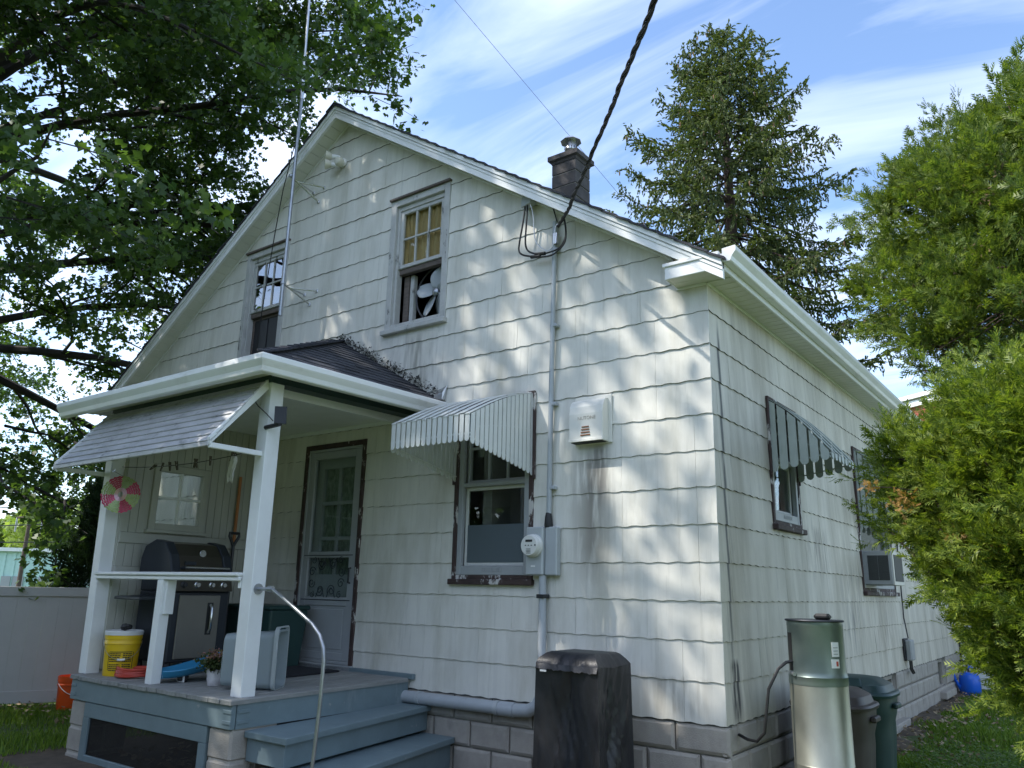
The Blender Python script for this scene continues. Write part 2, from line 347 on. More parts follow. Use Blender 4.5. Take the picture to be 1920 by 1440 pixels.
def add_stain(name, axis, spots):
    t = MAT[name].node_tree; nn = t.nodes.new; lk = t.links.new; b = t.nodes['Principled BSDF']; cur = b.inputs['Base Color'].links[0].from_socket
    geo = nn('ShaderNodeNewGeometry'); sp = nn('ShaderNodeSeparateXYZ'); lk(geo.outputs['Position'], sp.inputs[0])
    mpn = nn('ShaderNodeMapping'); mpn.inputs['Scale'].default_value = (9, 9, 1.2); lk(geo.outputs['Position'], mpn.inputs[0]); nz = nn('ShaderNodeTexNoise'); nz.inputs['Scale'].default_value = 2.2; nz.inputs['Detail'].default_value = 8; lk(mpn.outputs[0], nz.inputs['Vector'])
    def m(op, a, c, cl=False):
        x = nn('ShaderNodeMath'); x.operation = op; x.use_clamp = cl
        for i, v in enumerate((a, c)):
            if isinstance(v, (int, float)): x.inputs[i].default_value = v
            else: lk(v, x.inputs[i])
        return x.outputs[0]
    for (c, w_, z0, z1, col, amt, hard) in spots:
        fx = m('SUBTRACT', 1.0, m('DIVIDE', m('ABSOLUTE', m('SUBTRACT', sp.outputs[axis], c), 0), w_), True)
        f0 = m('DIVIDE', m('SUBTRACT', sp.outputs[2], z0), (z1-z0)*.35, True); f1 = m('DIVIDE', m('SUBTRACT', z1, sp.outputs[2]), (z1-z0)*.12, True)
        f = m('MULTIPLY', m('MULTIPLY', fx, f0), f1); ns = m('MULTIPLY', m('SUBTRACT', nz.outputs[0], hard), 5.0, True); f = m('MULTIPLY', m('MULTIPLY', f, ns), amt, True)
        x = nn('ShaderNodeMixRGB'); lk(f, x.inputs[0]); lk(cur, x.inputs[1]); x.inputs[2].default_value = (*col, 1); cur = x.outputs[0]
    lk(cur, b.inputs['Base Color'])
add_stain('siding', 0, [(-1.03, .24, .75, 1.98, (.24, .225, .19), .95, .30), (-.95, .12, 1.45, 2.0, (.12, .11, .10), .8, .36), (-3.0, .5, 2.4, 3.3, (.30, .29, .25), .8, .45), (-.35, .35, -.05, .30, (.33, .31, .26), .8, .42)])
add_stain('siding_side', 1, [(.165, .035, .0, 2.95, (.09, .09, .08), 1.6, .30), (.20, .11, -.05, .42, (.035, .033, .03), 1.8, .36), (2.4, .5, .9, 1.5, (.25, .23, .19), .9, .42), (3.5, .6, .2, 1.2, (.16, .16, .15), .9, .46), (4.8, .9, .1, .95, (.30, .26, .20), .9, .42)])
glassmat('glass', (.92, .95, .94), .0)
glassmat('glass_mirror', (.88, .90, .87), .08)
glassmat('glass_reflect', (.5, .53, .53), .18)
pm('mesh_screen', (.016, .015, .014), .8, var=.3, vscale=40)
pm('gutter_debris', (.05, .05, .045), .95, var=.5, vscale=40)
# ================================================================== THE HOUSE
e = 0.2667                      # exposed height of one siding course
GZ = -0.60                      # ground
RX, AP, SL = -4.29, 6.10, 0.667 # ridge line x, soffit apex, roof slope
LX, BY = -8.58, 10.16           # left wall x, back wall y
soff = lambda x: AP-SL*abs(x-RX)
house = thing('house', (RX, 0, GZ), 'white two-storey cottage clad in wavy-edged shingle siding with a steep gable', 'house')
KIT = (-2.44, -1.578, .92, 2.49); DOOR = (-4.54, -3.62, .10, 2.285); ATR = (-3.47, -2.645, 3.36, 4.84); ATL = (-6.0, -5.19, 3.36, 4.85)
SW1 = (1.18, 1.94, 1.41, 2.49); SW2 = (4.0, 5.62, .90, 2.49); SW3 = (7.92, 9.4, .92, 2.49)
FRONT_OPEN = [KIT, DOOR, ATR, ATL]; SIDE_OPEN = [SW1, SW2, SW3]
Wf = lambda s, z, n: (s, -n, z)      # front wall frame: s along x, n outwards
Ws = lambda s, z, n: (n, s, z)       # side wall frame: s along y
def wbox(mb, W, s0, s1, z0, z1, n0, n1, b=0.0):
    a = W(s0, z0, n0); c = W(s1, z1, n1); lo = [min(a[i], c[i]) for i in range(3)]; hi = [max(a[i], c[i]) for i in range(3)]
    return mb.cbox(lo[0], hi[0], lo[1], hi[1], lo[2], hi[2], b) if b else mb.box(lo[0], hi[0], lo[1], hi[1], lo[2], hi[2])
def subtract(iv, a, b):
    r = []
    for lo, hi in iv:
        if b <= lo or a >= hi: r.append((lo, hi))
        else:
            if a > lo: r.append((lo, a))
            if b < hi: r.append((b, hi))
    return r
# --- backing walls with real openings, and the closed shell behind
def backing(W, s0, s1, z0, top, opens, n0, n1):
    mb = MB(); sx = sorted({s0, s1, RX if s0 < RX < s1 else s0}|{o[i] for o in opens for i in (0, 1)}); sx = [x for x in sx if s0 <= x <= s1]
    for a, b in zip(sx[:-1], sx[1:]):
        iv = [(z0, 99)]
        for o in opens:
            if o[0] <= a+1e-6 and o[1] >= b-1e-6: iv = subtract(iv, o[2], o[3])
        for lo, hi in iv:
            ta, tb = min(hi, top(a)), min(hi, top(b))
            if max(ta, tb) <= lo: continue
            mb.hexa([W(a, lo, n0), W(b, lo, n0), W(b, lo, n1), W(a, lo, n1), W(a, ta, n0), W(b, tb, n0), W(b, tb, n1), W(a, ta, n1)])
    return mb
wall_f = backing(Wf, LX, 0, -.02, lambda x: soff(x)+.03, FRONT_OPEN, -.10, -.006).build('wall', 'backing', house)
wall_s = backing(Ws, .10, BY, -.02, lambda y: 3.2, SIDE_OPEN, -.10, -.006).build('wall', 'backing', house)
mb = MB().box(LX, LX+.1, .1, BY, -.02, 3.2); mb.box(LX, 0, BY-.1, BY, -.02, 3.2)
mb.prism([(LX, 3.2), (0, 3.2), (RX, AP)], lambda a, b, d: (a, d, b), BY-.1, BY); mb.build('wall', 'siding', house)
mb = MB().box(LX+.1, -.1, .1, BY-.1, -.02, .04); mb.box(LX+.1, -.1, .1, BY-.1, 2.75, 2.85); mb.box(LX+.1, -.1, 3.2, 3.3, .04, 2.75); mb.prism([(LX+.2, 2.85), (-.2, 2.85), (-.2, 3.0), (RX, 5.7), (LX+.2, 3.0)], lambda a, b, d: (a, d, b), 2.6, 2.7)
mb.box(-2.2, -2.1, .1, 3.2, .04, 2.75); mb.build('floor_slab', 'interior', house)

# --- siding shingles: wavy butt edge, thicker at the butt, cut round every opening and under the rake
def shingle_mesh(W, s0, s1, k, opens, top, ph, th):
    n_seg = max(2, int((s1-s0)/.0381)); cuts = set(np.linspace(s0, s1, n_seg+1).round(5))
    for o in opens:
        for c in o[:2]:
            if s0 < c < s1: cuts.add(round(c, 5))
    cuts = sorted(cuts); mb = MB(); bt = []; z0 = k*e; z1 = z0+e+.013
    wv = lambda s: .0045*math.sin((s+ph)*2*math.pi/.1525)+.0015*math.sin((s+ph)*2*math.pi/.61)
    nn = lambda z: .001+(th-.001)*max(0, min(1, (z1-z)/(z1-z0)))
    for a, b in zip(cuts[:-1], cuts[1:]):
        iv = [(z0-.02, z1)]
        for o in opens:
            if o[0] <= a+1e-5 and o[1] >= b-1e-5: iv = subtract(iv, o[2], o[3])
        for lo, hi in iv:
            la = z0+wv(a) if lo < z0 else lo; lb = z0+wv(b) if lo < z0 else lo
            ha, hb = min(hi, top(a)), min(hi, top(b))
            if ha-la < .004 and hb-lb < .004: continue
            ha, hb = max(ha, la+.001), max(hb, lb+.001)
            P = [W(a, la, nn(la)), W(b, lb, nn(lb)), W(b, hb, nn(hb)), W(a, ha, nn(ha)), W(a, la, -.006), W(b, lb, -.006), W(b, hb, -.006), W(a, ha, -.006)]
            fs = [(0, 1, 2, 3), (3, 2, 6, 7)]; bt.append((len(mb.v), lo < z0))
            if a == cuts[0]: fs.append((0, 3, 7, 4))
            if b == cuts[-1]: fs.append((1, 5, 6, 2))
            mb.add(P, fs)
    mb.n_face = len(mb.f); mb.f += [(b, b+4, b+5, b+1) for b, w_ in bt]
    return mb
def courses(W, s0, s1, nk, opens, top, seed):
    r = random.Random(seed); res = []
    for k in range(nk):
        s = s0+r.choice((-.10, -.25, -.40, -.52)); ph = r.random()
        while s < s1-.01:
            a, b = max(s, s0), min(s+.6080, s1)
            if b-a > .02 and max(top(a), top(b), top((a+b)/2)) > k*e+.01:
                m = shingle_mesh(W, a, b, k, opens, top, ph, .0105+r.uniform(-.0015, .0025))
                if m.f: res.append((k, a, m))
            s += .61
    return res
def butt(o, n):     # grimy raw lower edge, darkened further to put the course shadow lines into colour
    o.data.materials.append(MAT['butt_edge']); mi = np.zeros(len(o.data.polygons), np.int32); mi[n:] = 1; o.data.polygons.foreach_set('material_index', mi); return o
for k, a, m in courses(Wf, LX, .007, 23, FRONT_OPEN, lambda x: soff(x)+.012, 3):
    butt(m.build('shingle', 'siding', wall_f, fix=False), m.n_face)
rest = MB(); rest_b = MB()
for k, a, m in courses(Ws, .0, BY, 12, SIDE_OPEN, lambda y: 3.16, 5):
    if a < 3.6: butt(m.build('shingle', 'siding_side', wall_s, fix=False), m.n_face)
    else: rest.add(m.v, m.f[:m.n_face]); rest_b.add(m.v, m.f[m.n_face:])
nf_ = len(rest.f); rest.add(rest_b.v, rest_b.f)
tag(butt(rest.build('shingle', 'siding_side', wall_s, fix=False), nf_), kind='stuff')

# --- foundation of bevelled concrete blocks
fnd = MB().box(LX+.05, -.03, .03, .15, -.9, -.02); fnd.box(-.15, -.032, .15, BY-.1, -.9, -.021)
BW1 = (4.35, 5.26, -.50, -.025); BW2 = (7.96, 8.72, -.44, -.025)
fnd = MB().box(LX+.05, -.03, .028, .16, -.9, -.005)
for a, b in ((.16, BW1[0]), (BW1[1], BW2[0]), (BW2[1], BY)): fnd.box(-.16, -.028, a, b, -.9, -.005)
for o in (BW1, BW2): fnd.box(-.16, -.028, o[0], o[1], -.9, o[2])
fo = fnd.build('foundation', 'mortar', house)
def block(W, s0, s1, z0, z1, bev=.022):
    g = .006; a, b, c, d = s0+g, s1-g, z0+g, z1-g; n0, n1 = -.03, .008
    P = [W(a, c, n0), W(b, c, n0), W(b, d, n0), W(a, d, n0), W(a, c, n1-.014), W(b, c, n1-.014), W(b, d, n1-.014), W(a, d, n1-.014),
         W(a+bev, c+bev, n1), W(b-bev, c+bev, n1), W(b-bev, d-bev, n1), W(a+bev, d-bev, n1)]
    return MB().add(P, [(0, 1, 5, 4), (1, 2, 6, 5), (2, 3, 7, 6), (3, 0, 4, 7), (4, 5, 9, 8), (5, 6, 10, 9), (6, 7, 11, 10), (7, 4, 8, 11), (8, 9, 10, 11)])
rows = [(-.005, -.195), (-.195, -.398), (-.398, -.60), (-.60, -.80)]
for r, (zt, zb) in enumerate(rows[:3]):
    x = 0.03 if r % 2 == 0 else .03
    first = .40 if r % 2 == 0 else .22
    while x > -3.2:
        x0 = x-first; first = .40
        block(Wf, x0, x, zb, zt).build('block', 'block', fo, fix=True); x = x0
    y = -.008; first = .20 if r % 2 == 0 else .40
    while y < BY-.02:
        y1 = min(y+first, BY); first = .385
        for o in (BW1, BW2):
            if y < o[0] < y1: y1 = o[0]
            if o[0]-1e-6 <= y < o[1] and zb > o[2]-.1: y = o[1]; y1 = min(y+.385, BY)
        block(Ws, y, y1, zb, zt).build('block', 'block', fo, fix=True); y = y1
for o in (BW1, BW2):   # basement windows and their cast sills
    f = MB(); wbox(f, Ws, o[0], o[0]+.05, o[2], o[3], -.10, -.05); wbox(f, Ws, o[1]-.05, o[1], o[2], o[3], -.10, -.05); wbox(f, Ws, o[0]+.05, o[1]-.05, o[3]-.05, o[3], -.10, -.05); wbox(f, Ws, o[0]+.05, o[1]-.05, o[2], o[2]+.05, -.10, -.05)
    wbox(f, Ws, (o[0]+o[1])/2-.02, (o[0]+o[1])/2+.02, o[2]+.05, o[3]-.05, -.10, -.06)
    win = f.build('window', 'block', house); g = MB(); wbox(g, Ws, o[0]+.05, o[1]-.05, o[2]+.05, o[3]-.05, -.085, -.08); g.build('pane', 'glass_mirror', win)
    g = MB(); wbox(g, Ws, o[0]-.05, o[1]+.05, o[2]-.10, o[2]-.002, -.04, .10, .01); g.build('sill', 'block', win)

# --- roof: stepped asphalt courses, rake boards, soffit panels, eave boxes, gutter
FY = -.22; EX = .22
zt = lambda x: AP+.125-SL*abs(x-RX)
roof = MB()
for sg in (1, -1):
    xe = EX+.03 if sg > 0 else 2*RX-EX-.03; nC = 36
    for i in range(nC):
        x0 = xe+(RX-xe)*i/nC; x1 = xe+(RX-xe)*(i+1.12)/nC if i < nC-1 else RX
        j = random.uniform(-.012, .012)
        yf, yb = FY-.035+j, BY+.22
        z0, z1 = zt(x0), zt(x1)
        roof.hexa([(x0, yf, z0), (x1, yf, z1-.010), (x1, yb, z1-.010), (x0, yb, z0), (x0, yf, z0+.022), (x1, yf, z1+.004), (x1, yb, z1+.004), (x0, yb, z0+.022)])
    xe = EX-.006 if sg > 0 else 2*RX-EX+.006
    roof.hexa([(xe, FY+.01, zt(xe)-.03), (RX, FY+.01, zt(RX)-.03), (RX, BY+.2, zt(RX)-.03), (xe, BY+.2, zt(xe)-.03), (xe, FY+.01, zt(xe)+.001), (RX, FY+.01, zt(RX)+.001), (RX, BY+.2, zt(RX)+.001), (xe, BY+.2, zt(xe)+.001)])
ro = roof.build('roof', 'asphalt_shingle', house)
cap = MB()
for i in range(42):
    y0 = FY-.04+i*.25
    for sg in (1, -1):
        cap.hexa([(RX, y0, zt(RX)+.018), (RX+sg*.13, y0, zt(RX)-.075+.016), (RX+sg*.13, y0+.27, zt(RX)-.075+.01), (RX, y0+.27, zt(RX)+.01), (RX, y0, zt(RX)+.036), (RX+sg*.13, y0, zt(RX)-.075+.032), (RX+sg*.13, y0+.27, zt(RX)-.075+.018), (RX, y0+.27, zt(RX)+.020)])
cap.build('ridge_cap', 'asphalt_shingle', ro)
def rake(sg, top, bot, y0, y1, xe):
    a = RX; b = xe
    return MB().hexa([(a, y0, zt(a)+bot), (b, y0, zt(b)+bot), (b, y1, zt(b)+bot), (a, y1, zt(a)+bot), (a, y0, zt(a)+top), (b, y0, zt(b)+top), (b, y1, zt(b)+top), (a, y1, zt(a)+top)])
for sg in (1, -1):
    xe = EX if sg > 0 else 2*RX-EX
    fb = rake(sg, -.052, -.150, FY, FY+.03, xe).build('fascia', 'trim', house)
    mbx = rake(sg, -.001, -.050, FY-.018, FY+.03, xe); q = rake(sg, -.060, -.085, FY-.007, FY, xe); mbx.add(q.v, q.f)
    mbx.build('rake_moulding', 'trim', fb)
    # soffit boards across the rake, each a piece
    slope = math.hypot(1, SL); nP = 36; xw = -.26 if sg > 0 else 2*RX+.26
    sp = MB().hexa([(RX, FY+.03, zt(RX)-.12), (xw, FY+.03, zt(xw)-.12), (xw, 0, zt(xw)-.12), (RX, 0, zt(RX)-.12), (RX, FY+.03, zt(RX)-.11), (xw, FY+.03, zt(xw)-.11), (xw, 0, zt(xw)-.11), (RX, 0, zt(RX)-.11)]).build('soffit', 'storm_grey', house)
    for i in range(nP):
        x0 = RX+(xw-RX)*i/nP; x1 = RX+(xw-RX)*(i+1)/nP; d = (x1-x0); x0 += d*.03; x1 -= d*.03
        zz = lambda x, o: zt(x)-.128+o
        MB().hexa([(x0, FY+.03, zz(x0, 0)), (x1, FY+.03, zz(x1, 0)), (x1, -.004, zz(x1, 0)), (x0, -.004, zz(x0, 0)), (x0, FY+.03, zz(x0, .01)), (x1, FY+.03, zz(x1, .01)), (x1, -.004, zz(x1, .01)), (x0, -.004, zz(x0, .01))]).build('soffit_board', 'soffit', sp, fix=True)
    # bead under the soffit along the wall
    q = rake(sg, -.130, -.150, -.016, -.001, xw); q.build('soffit_bead', 'trim', sp)
# eaves (right one is seen from below)
for sg in (1, -1):
    X = lambda x: x if sg > 0 else 2*RX-x
    def bx(x0, x1, y0, y1, z0, z1, b=.004):
        a, c = sorted((X(x0), X(x1))); return MB().cbox(a, c, y0, y1, z0, z1, b)
    ev = bx(.20, .22, FY+.001, BY+.2, 3.145, 3.262).build('fascia', 'trim', house)
    sf = bx(-.005, .20, FY+.02, BY+.2, 3.168, 3.176, .001).build('soffit', 'storm_grey', house)
    g = MB(); nb = 98
    for i in range(nb):
        y0 = .0+i*.1055; q = bx(.012, .198, y0+.005, y0+.1005, 3.154, 3.168, .003); g.add(q.v, q.f)
    tag(g.build('soffit_board', 'soffit', sf), kind='stuff')
    q = bx(.001, .018, .0, BY, 3.135, 3.157, .003); q.build('soffit_bead', 'trim', sf)
    # cornice return box
    rb = bx(-.24, .20, FY+.001, FY+.016, 3.155, 3.262).build('cornice_return', 'trim', house)
    bx(-.255, .20, FY-.012, FY+.016, 3.255, 3.285).build('return_cap', 'trim', rb)
    bx(-.24, -.226, FY+.016, -.001, 3.155, 3.285).build('return_end', 'trim', rb)
    g = MB()
    for i in range(2):
        q = bx(-.224, .198, FY+.018+i*.098, FY+.112+i*.098, 3.156, 3.166, .002); g.add(q.v, q.f)
    g.build('soffit_board', 'soffit', rb)
    bx(-.24, .004, -.018, -.001, 3.137, 3.156).build('soffit_bead', 'trim', rb)
    bx(-.23, .2, FY+.01, 0, 3.27, 3.275, .001).build('return_top', 'trim', rb)
# K-style gutter along the right eave, built from its section
def gutter_run(prof, path_fn, n, name, mat, parent):
    vs = []; fs = []; m = len(prof)
    for i in range(n):
        vs += [path_fn(i, p, q) for p, q in prof]
    for i in range(n-1):
        for k in range(m-1): fs.append((i*m+k, i*m+k+1, (i+1)*m+k+1, (i+1)*m+k))
    return MB().add(vs, fs)
KP = [(.0, .105), (.0, .0), (.055, .0), (.062, .006), (.072, .035), (.098, .066), (.104, .075), (.104, .107), (.098, .112), (.090, .107), (.096, .104), (.096, .078), (.064, .037), (.050, .008), (.006, .008), (.006, .105), (.0, .105)]
ys = [FY-.004, 3, 6, BY+.2]
gt = gutter_run(KP, lambda i, p, q: (.222+p, ys[i], 3.192+q), 4, 'gutter', 'gutter', house)
b0 = len(gt.v); gt.add([(.222+p, FY-.005, 3.192+q) for p, q in KP[:9]], [tuple(range(9))])
gt.build('gutter', 'gutter', house, fix=False)
# --- chimney with flue
cx0, cx1, cy0, cy1 = -3.44, -3.04, 3.0, 3.385
ch = MB().box(cx0+.012, cx1-.012, cy0+.012, cy1-.012, 5.2, 6.74).build('chimney', 'mortar', house)
zz = 5.34; k = 0
while zz < 6.70:
    z1 = min(zz+.2, 6.715)
    MB().cbox(cx0, cx1, cy0, cy1, zz+.004, z1-.004, .008).build('block', 'chimney_block', ch); zz += .2
cpm = MB().prism([(0, 0), (.012, .03), (.05, .055), (.05, .12), (0, .12)], lambda a, b, d: (d, cy0-a, 6.70+b), cx0-.05, cx1+.05)
mb = MB()
prof = [(0, 0), (.012, .035), (.045, .055), (.045, .125)]
ring = lambda o, z: [(cx0-o, cy0-o, z), (cx1+o, cy0-o, z), (cx1+o, cy1+o, z), (cx0-o, cy1+o, z)]
for o, h in prof: mb.v += ring(o, 6.715+h)
for i in range(3):
    for j in range(4): mb.f.append((i*4+j, i*4+(j+1) % 4, (i+1)*4+(j+1) % 4, (i+1)*4+j))
mb.f += [(3, 2, 1, 0), (12, 13, 14, 15)]
mb.build('chimney_cap', 'chimney_block', ch)
fc = (-3.24, 3.19, 0)
MB().lathe([(.072, 6.83), (.072, 6.96), (.082, 6.965), (.090, 6.98), (.090, 7.0), (.082, 7.02), (.082, 7.15)], fc, 20).build('flue_pipe', 'zinc', ch, smooth=True)
MB().lathe([(.15, 7.11), (.157, 7.115), (.09, 7.175), (.02, 7.195), (0.0, 7.197)], fc, 8).build('flue_cap', 'zinc', ch)
g = MB()
for i in range(14):
    a = i*2*math.pi/14; g.tube([(fc[0]+.084*math.cos(a), fc[1]+.084*math.sin(a), 6.97), (fc[0]+.092*math.cos(a), fc[1]+.092*math.sin(a), 7.02)], .006, 5)
g.build('flue_collar', 'black_plastic', ch)
# --- windows and door of the house
def ring_frame(W, s0, s1, z0, z1, wd, n0, n1, wt=None, wb=None, b=.004):
    wt = wd if wt is None else wt; wb = wd if wb is None else wb; m = MB()
    wbox(m, W, s0, s0+wd, z0, z1, n0, n1, b); wbox(m, W, s1-wd, s1, z0, z1, n0, n1, b)
    wbox(m, W, s0+wd, s1-wd, z1-wt, z1, n0, n1-.001, b); wbox(m, W, s0+wd, s1-wd, z0, z0+wb, n0, n1-.001, b); return m
def reveal(W, o, mat, parent):
    return ring_frame(W, o[0]-.001, o[1]+.001, o[2]-.001, o[3]+.001, .02, -.16, -.004, b=.001).build('jamb', mat, parent)
def pane(W, s0, s1, z0, z1, n, mat, parent, name='pane'):
    m = MB(); wbox(m, W, s0, s1, z0, z1, n-.002, n+.002); return m.build(name, mat, parent)
def muntins(W, s0, s1, z0, z1, n, nx, nz, w_, mat, parent):
    for i in range(1, nx):
        s = s0+(s1-s0)*i/nx; m = MB(); wbox(m, W, s-w_/2, s+w_/2, z0, z1, n-.012, n+.010); m.build('muntin', mat, parent)
    for i in range(1, nz):
        z = z0+(z1-z0)*i/nz; m = MB(); wbox(m, W, s0, s1, z-w_/2, z+w_/2, n-.010, n+.012); m.build('muntin', mat, parent)
# storm window with peeling brown trim (ground floor)
def storm_window(W, o, name='window', nx=3, film=True, label=None, rail=None):
    win = ring_frame(W, o[0], o[1], o[2], o[3], .045, -.02, .020).build(name, 'peeling', house)
    if label: win['label'] = label
    m = MB(); wbox(m, W, o[0]-.015, o[1]+.015, o[2]-.035, o[2]+.012, -.03, .055, .006); m.build('sill', 'peeling', win)
    reveal(W, o, 'sash_white', win)
    a, b, c, d = o[0]+.046, o[1]-.046, o[2]+.046, o[3]-.046
    ring_frame(W, a, b, c, d, .05, -.03, .012, .05, .075).build('storm_frame', 'storm_grey', win)
    m = MB()
    for i in range(9): wbox(m, W, (a+b)/2-.10+i*.025, (a+b)/2-.088+i*.025, c+.03, c+.06, .012, .016)
    m.build('weep_louvre', 'storm_grey', win)
    a, b, c, d = a+.05, b-.05, c+.075, d-.05; mid = rail or (c+(d-c)*.53)
    m = MB(); wbox(m, W, a, b, mid-.018, mid+.018, -.04, .006, .003); m.build('meeting_rail', 'storm_grey', win)
    ring_frame(W, a, b, c, mid-.018, .03, -.06, -.035).build('sash', 'sash_white', win)
    pane(W, a+.03, b-.03, c+.03, mid-.048, -.045, 'glass', win)
    ring_frame(W, a, b, mid+.018, d, .028, -.09, -.045).build('sash', 'storm_grey', win)
    pane(W, a+.028, b-.028, mid+.046, d-.028, -.075, 'glass', win)
    muntins(W, a+.028, b-.028, mid+.046, d-.028, -.07, nx, 2 if nx > 2 else 1, .022, 'storm_grey', win)
    if film: pane(W, a+.03, b-.03, c+.03, c+(mid-c)*.50, -.038, 'window_film', win, 'frosted_film')
    return win
kw = storm_window(Wf, KIT, rail=1.74)
m = MB(); wbox(m, Wf, -2.02, -1.70, 1.33, 1.365, -.16, -.12, .006); m.build('blind_rail', 'sash_white', kw)
m = MB(); wbox(m, Wf, KIT[0]+.1, KIT[1]-.1, 2.02, 2.40, -.19, -.18); m.build('valance', 'curtain_lace', kw)
storm_window(Ws, SW1, nx=1, film=False)
w2 = storm_window(Ws, SW2, nx=1, film=False); storm_window(Ws, SW3, nx=1, film=False)
# attic sash windows with weathered pale casings
def attic_window(o, curtain, open_):
    win = ring_frame(Wf, o[0], o[1], o[2], o[3], .075, -.02, .022).build('window', 'peeling_pale', house)
    m = MB(); wbox(m, Wf, o[0]-.012, o[1]+.012, o[3]-.004, o[3]+.022, -.02, .05, .004); m.build('drip_cap', 'old_sash', win)
    m = MB(); wbox(m, Wf, o[0]-.02, o[1]+.02, o[2]-.03, o[2]+.022, -.06, .065, .006); m.build('sill', 'peeling_pale', win)
    reveal(Wf, o, 'peeling_pale', win)
    a, b, c, d = o[0]+.075, o[1]-.075, o[2]+.02, o[3]-.075; mid = c+(d-c)*.49
    ring_frame(Wf, a, b, c, d, .03, -.09, -.012, .05, .01).build('stop', 'peeling_pale', win)
    a += .03; b -= .03; d -= .05
    ring_frame(Wf, a, b, mid, d, .045, -.06, -.025, .04, .04).build('sash', 'peeling_pale', win)
    m = MB(); wbox(m, Wf, a, b, mid-.06, mid+.002, -.10, -.045, .004); m.build('meeting_rail', 'old_sash', win)
    s0, s1, z0, z1 = a+.045, b-.045, mid+.04, d-.04
    for i in range(3):
        for j in range(2):
            pane(Wf, s0+(s1-s0)*i/3+.004, s0+(s1-s0)*(i+1)/3-.004, z0+(z1-z0)*j/2+.004, z0+(z1-z0)*(j+1)/2-.004, -.045+.001*((i+j) % 2), 'glass_mirror' if curtain else 'glass_reflect', win)
    muntins(Wf, s0, s1, z0, z1, -.042, 3, 2, .018, 'peeling_pale', win)
    if curtain:
        g = MB(); nS = 40; vs = []
        for i in range(nS+1):
            s = a+(b-a)*i/nS; n = -.085+.012*math.sin(i*1.1)+.006*math.sin(i*2.7); vs += [Wf(s, mid-.02, n), Wf(s, d, n)]
        g.add(vs, [(2*i, 2*i+2, 2*i+3, 2*i+1) for i in range(nS)]); g.build('curtain', 'curtain_tan', win, smooth=True)
    if open_:
        m = MB(); wbox(m, Wf, a+.02, a+.09, c, mid-.06, -.16, -.11); m.build('screen_frame', 'old_sash', win)
        m = MB(); wbox(m, Wf, a+.10, a+.15, c, mid-.06, -.17, -.12); m.build('screen_frame', 'peeling_pale', win)
    else:
        m = MB(); wbox(m, Wf, a, b, c, mid-.06, -.11, -.10); m.build('board', 'black_plastic', win)
        m = MB(); wbox(m, Wf, (a+b)/2-.03, (a+b)/2-.015, c, mid-.06, -.10, -.092); m.build('batten', 'black_plastic', win)
        ring_frame(Wf, a, b, c, mid-.06, .03, -.10, -.088).build('sash', 'old_sash', win)
    return win
attic_window(ATR, True, True); attic_window(ATL, False, False)
# storm door with scrolled guard, panelled door and lace curtain behind
dr = ring_frame(Wf, DOOR[0], DOOR[1], DOOR[2], DOOR[3], .05, -.02, .022, wb=.0).build('door', 'peeling', house)
m = MB(); wbox(m, Wf, DOOR[0]-.01, DOOR[1]+.01, DOOR[2]-.03, DOOR[2]+.03, -.16, .05, .005); m.build('threshold', 'storm_grey', dr)
reveal(Wf, DOOR, 'storm_grey', dr)
a, b, c, d = DOOR[0]+.052, DOOR[1]-.052, DOOR[2]+.032, DOOR[3]-.052
ring_frame(Wf, a, b, c, d, .028, -.03, .014).build('door_frame', 'storm_grey', dr)
a, b, c, d = a+.03, b-.03, c+.03, d-.03
leaf = MB(); wbox(leaf, Wf, a, a+.075, c, d, -.035, .004, .004); wbox(leaf, Wf, b-.075, b, c, d, -.035, .004, .004)
for z0, z1 in ((c, c+.07), (c+.50, c+.585), (c+.96, c+1.02), (d-.075, d)): wbox(leaf, Wf, a+.075, b-.075, z0, z1, -.035, .003, .004)
wbox(leaf, Wf, a+.075, b-.075, c+.07, c+.50, -.025, -.008); leaf.build('storm_leaf', 'storm_grey', dr)
m = MB(); wbox(m, Wf, a+.11, b-.11, c+.10, c+.47, -.008, -.002, .004); m.build('kick_panel', 'storm_grey', dr)
pane(Wf, a+.075, b-.075, c+.585, c+.96, -.02, 'glass', dr); pane(Wf, a+.075, b-.075, c+1.02, d-.075, -.02, 'glass', dr)
inner = MB(); ia, ib = a-.01, b+.01
wbox(inner, Wf, ia, ia+.16, c, d, -.105, -.06); wbox(inner, Wf, ib-.14, ib, c, d, -.105, -.06)
for z0, z1 in ((c, c+.80), (d-.17, d)): wbox(inner, Wf, ia+.16, ib-.14, z0, z1, -.105, -.062)
inner.build('inner_door', 'storm_grey', dr)
muntins(Wf, ia+.16, ib-.14, c+.80, d-.17, -.08, 2, 3, .035, 'storm_grey', dr)
pane(Wf, ia+.16, ib-.14, c+.80, d-.17, -.09, 'glass', dr); pane(Wf, ia+.15, ib-.13, c+.78, d-.15, -.112, 'curtain_lace', dr, 'lace_curtain')
sc = MB()
def spiral(cx, cz, r0, turns, a0, sgn): return [Wf(cx+r0*(1-.78*t/26)*math.cos(a0+sgn*turns*2*math.pi*t/26), cz+r0*(1-.78*t/26)*math.sin(a0+sgn*turns*2*math.pi*t/26), .006) for t in range(27)]
mid = (a+b)/2; zc_ = c+.77
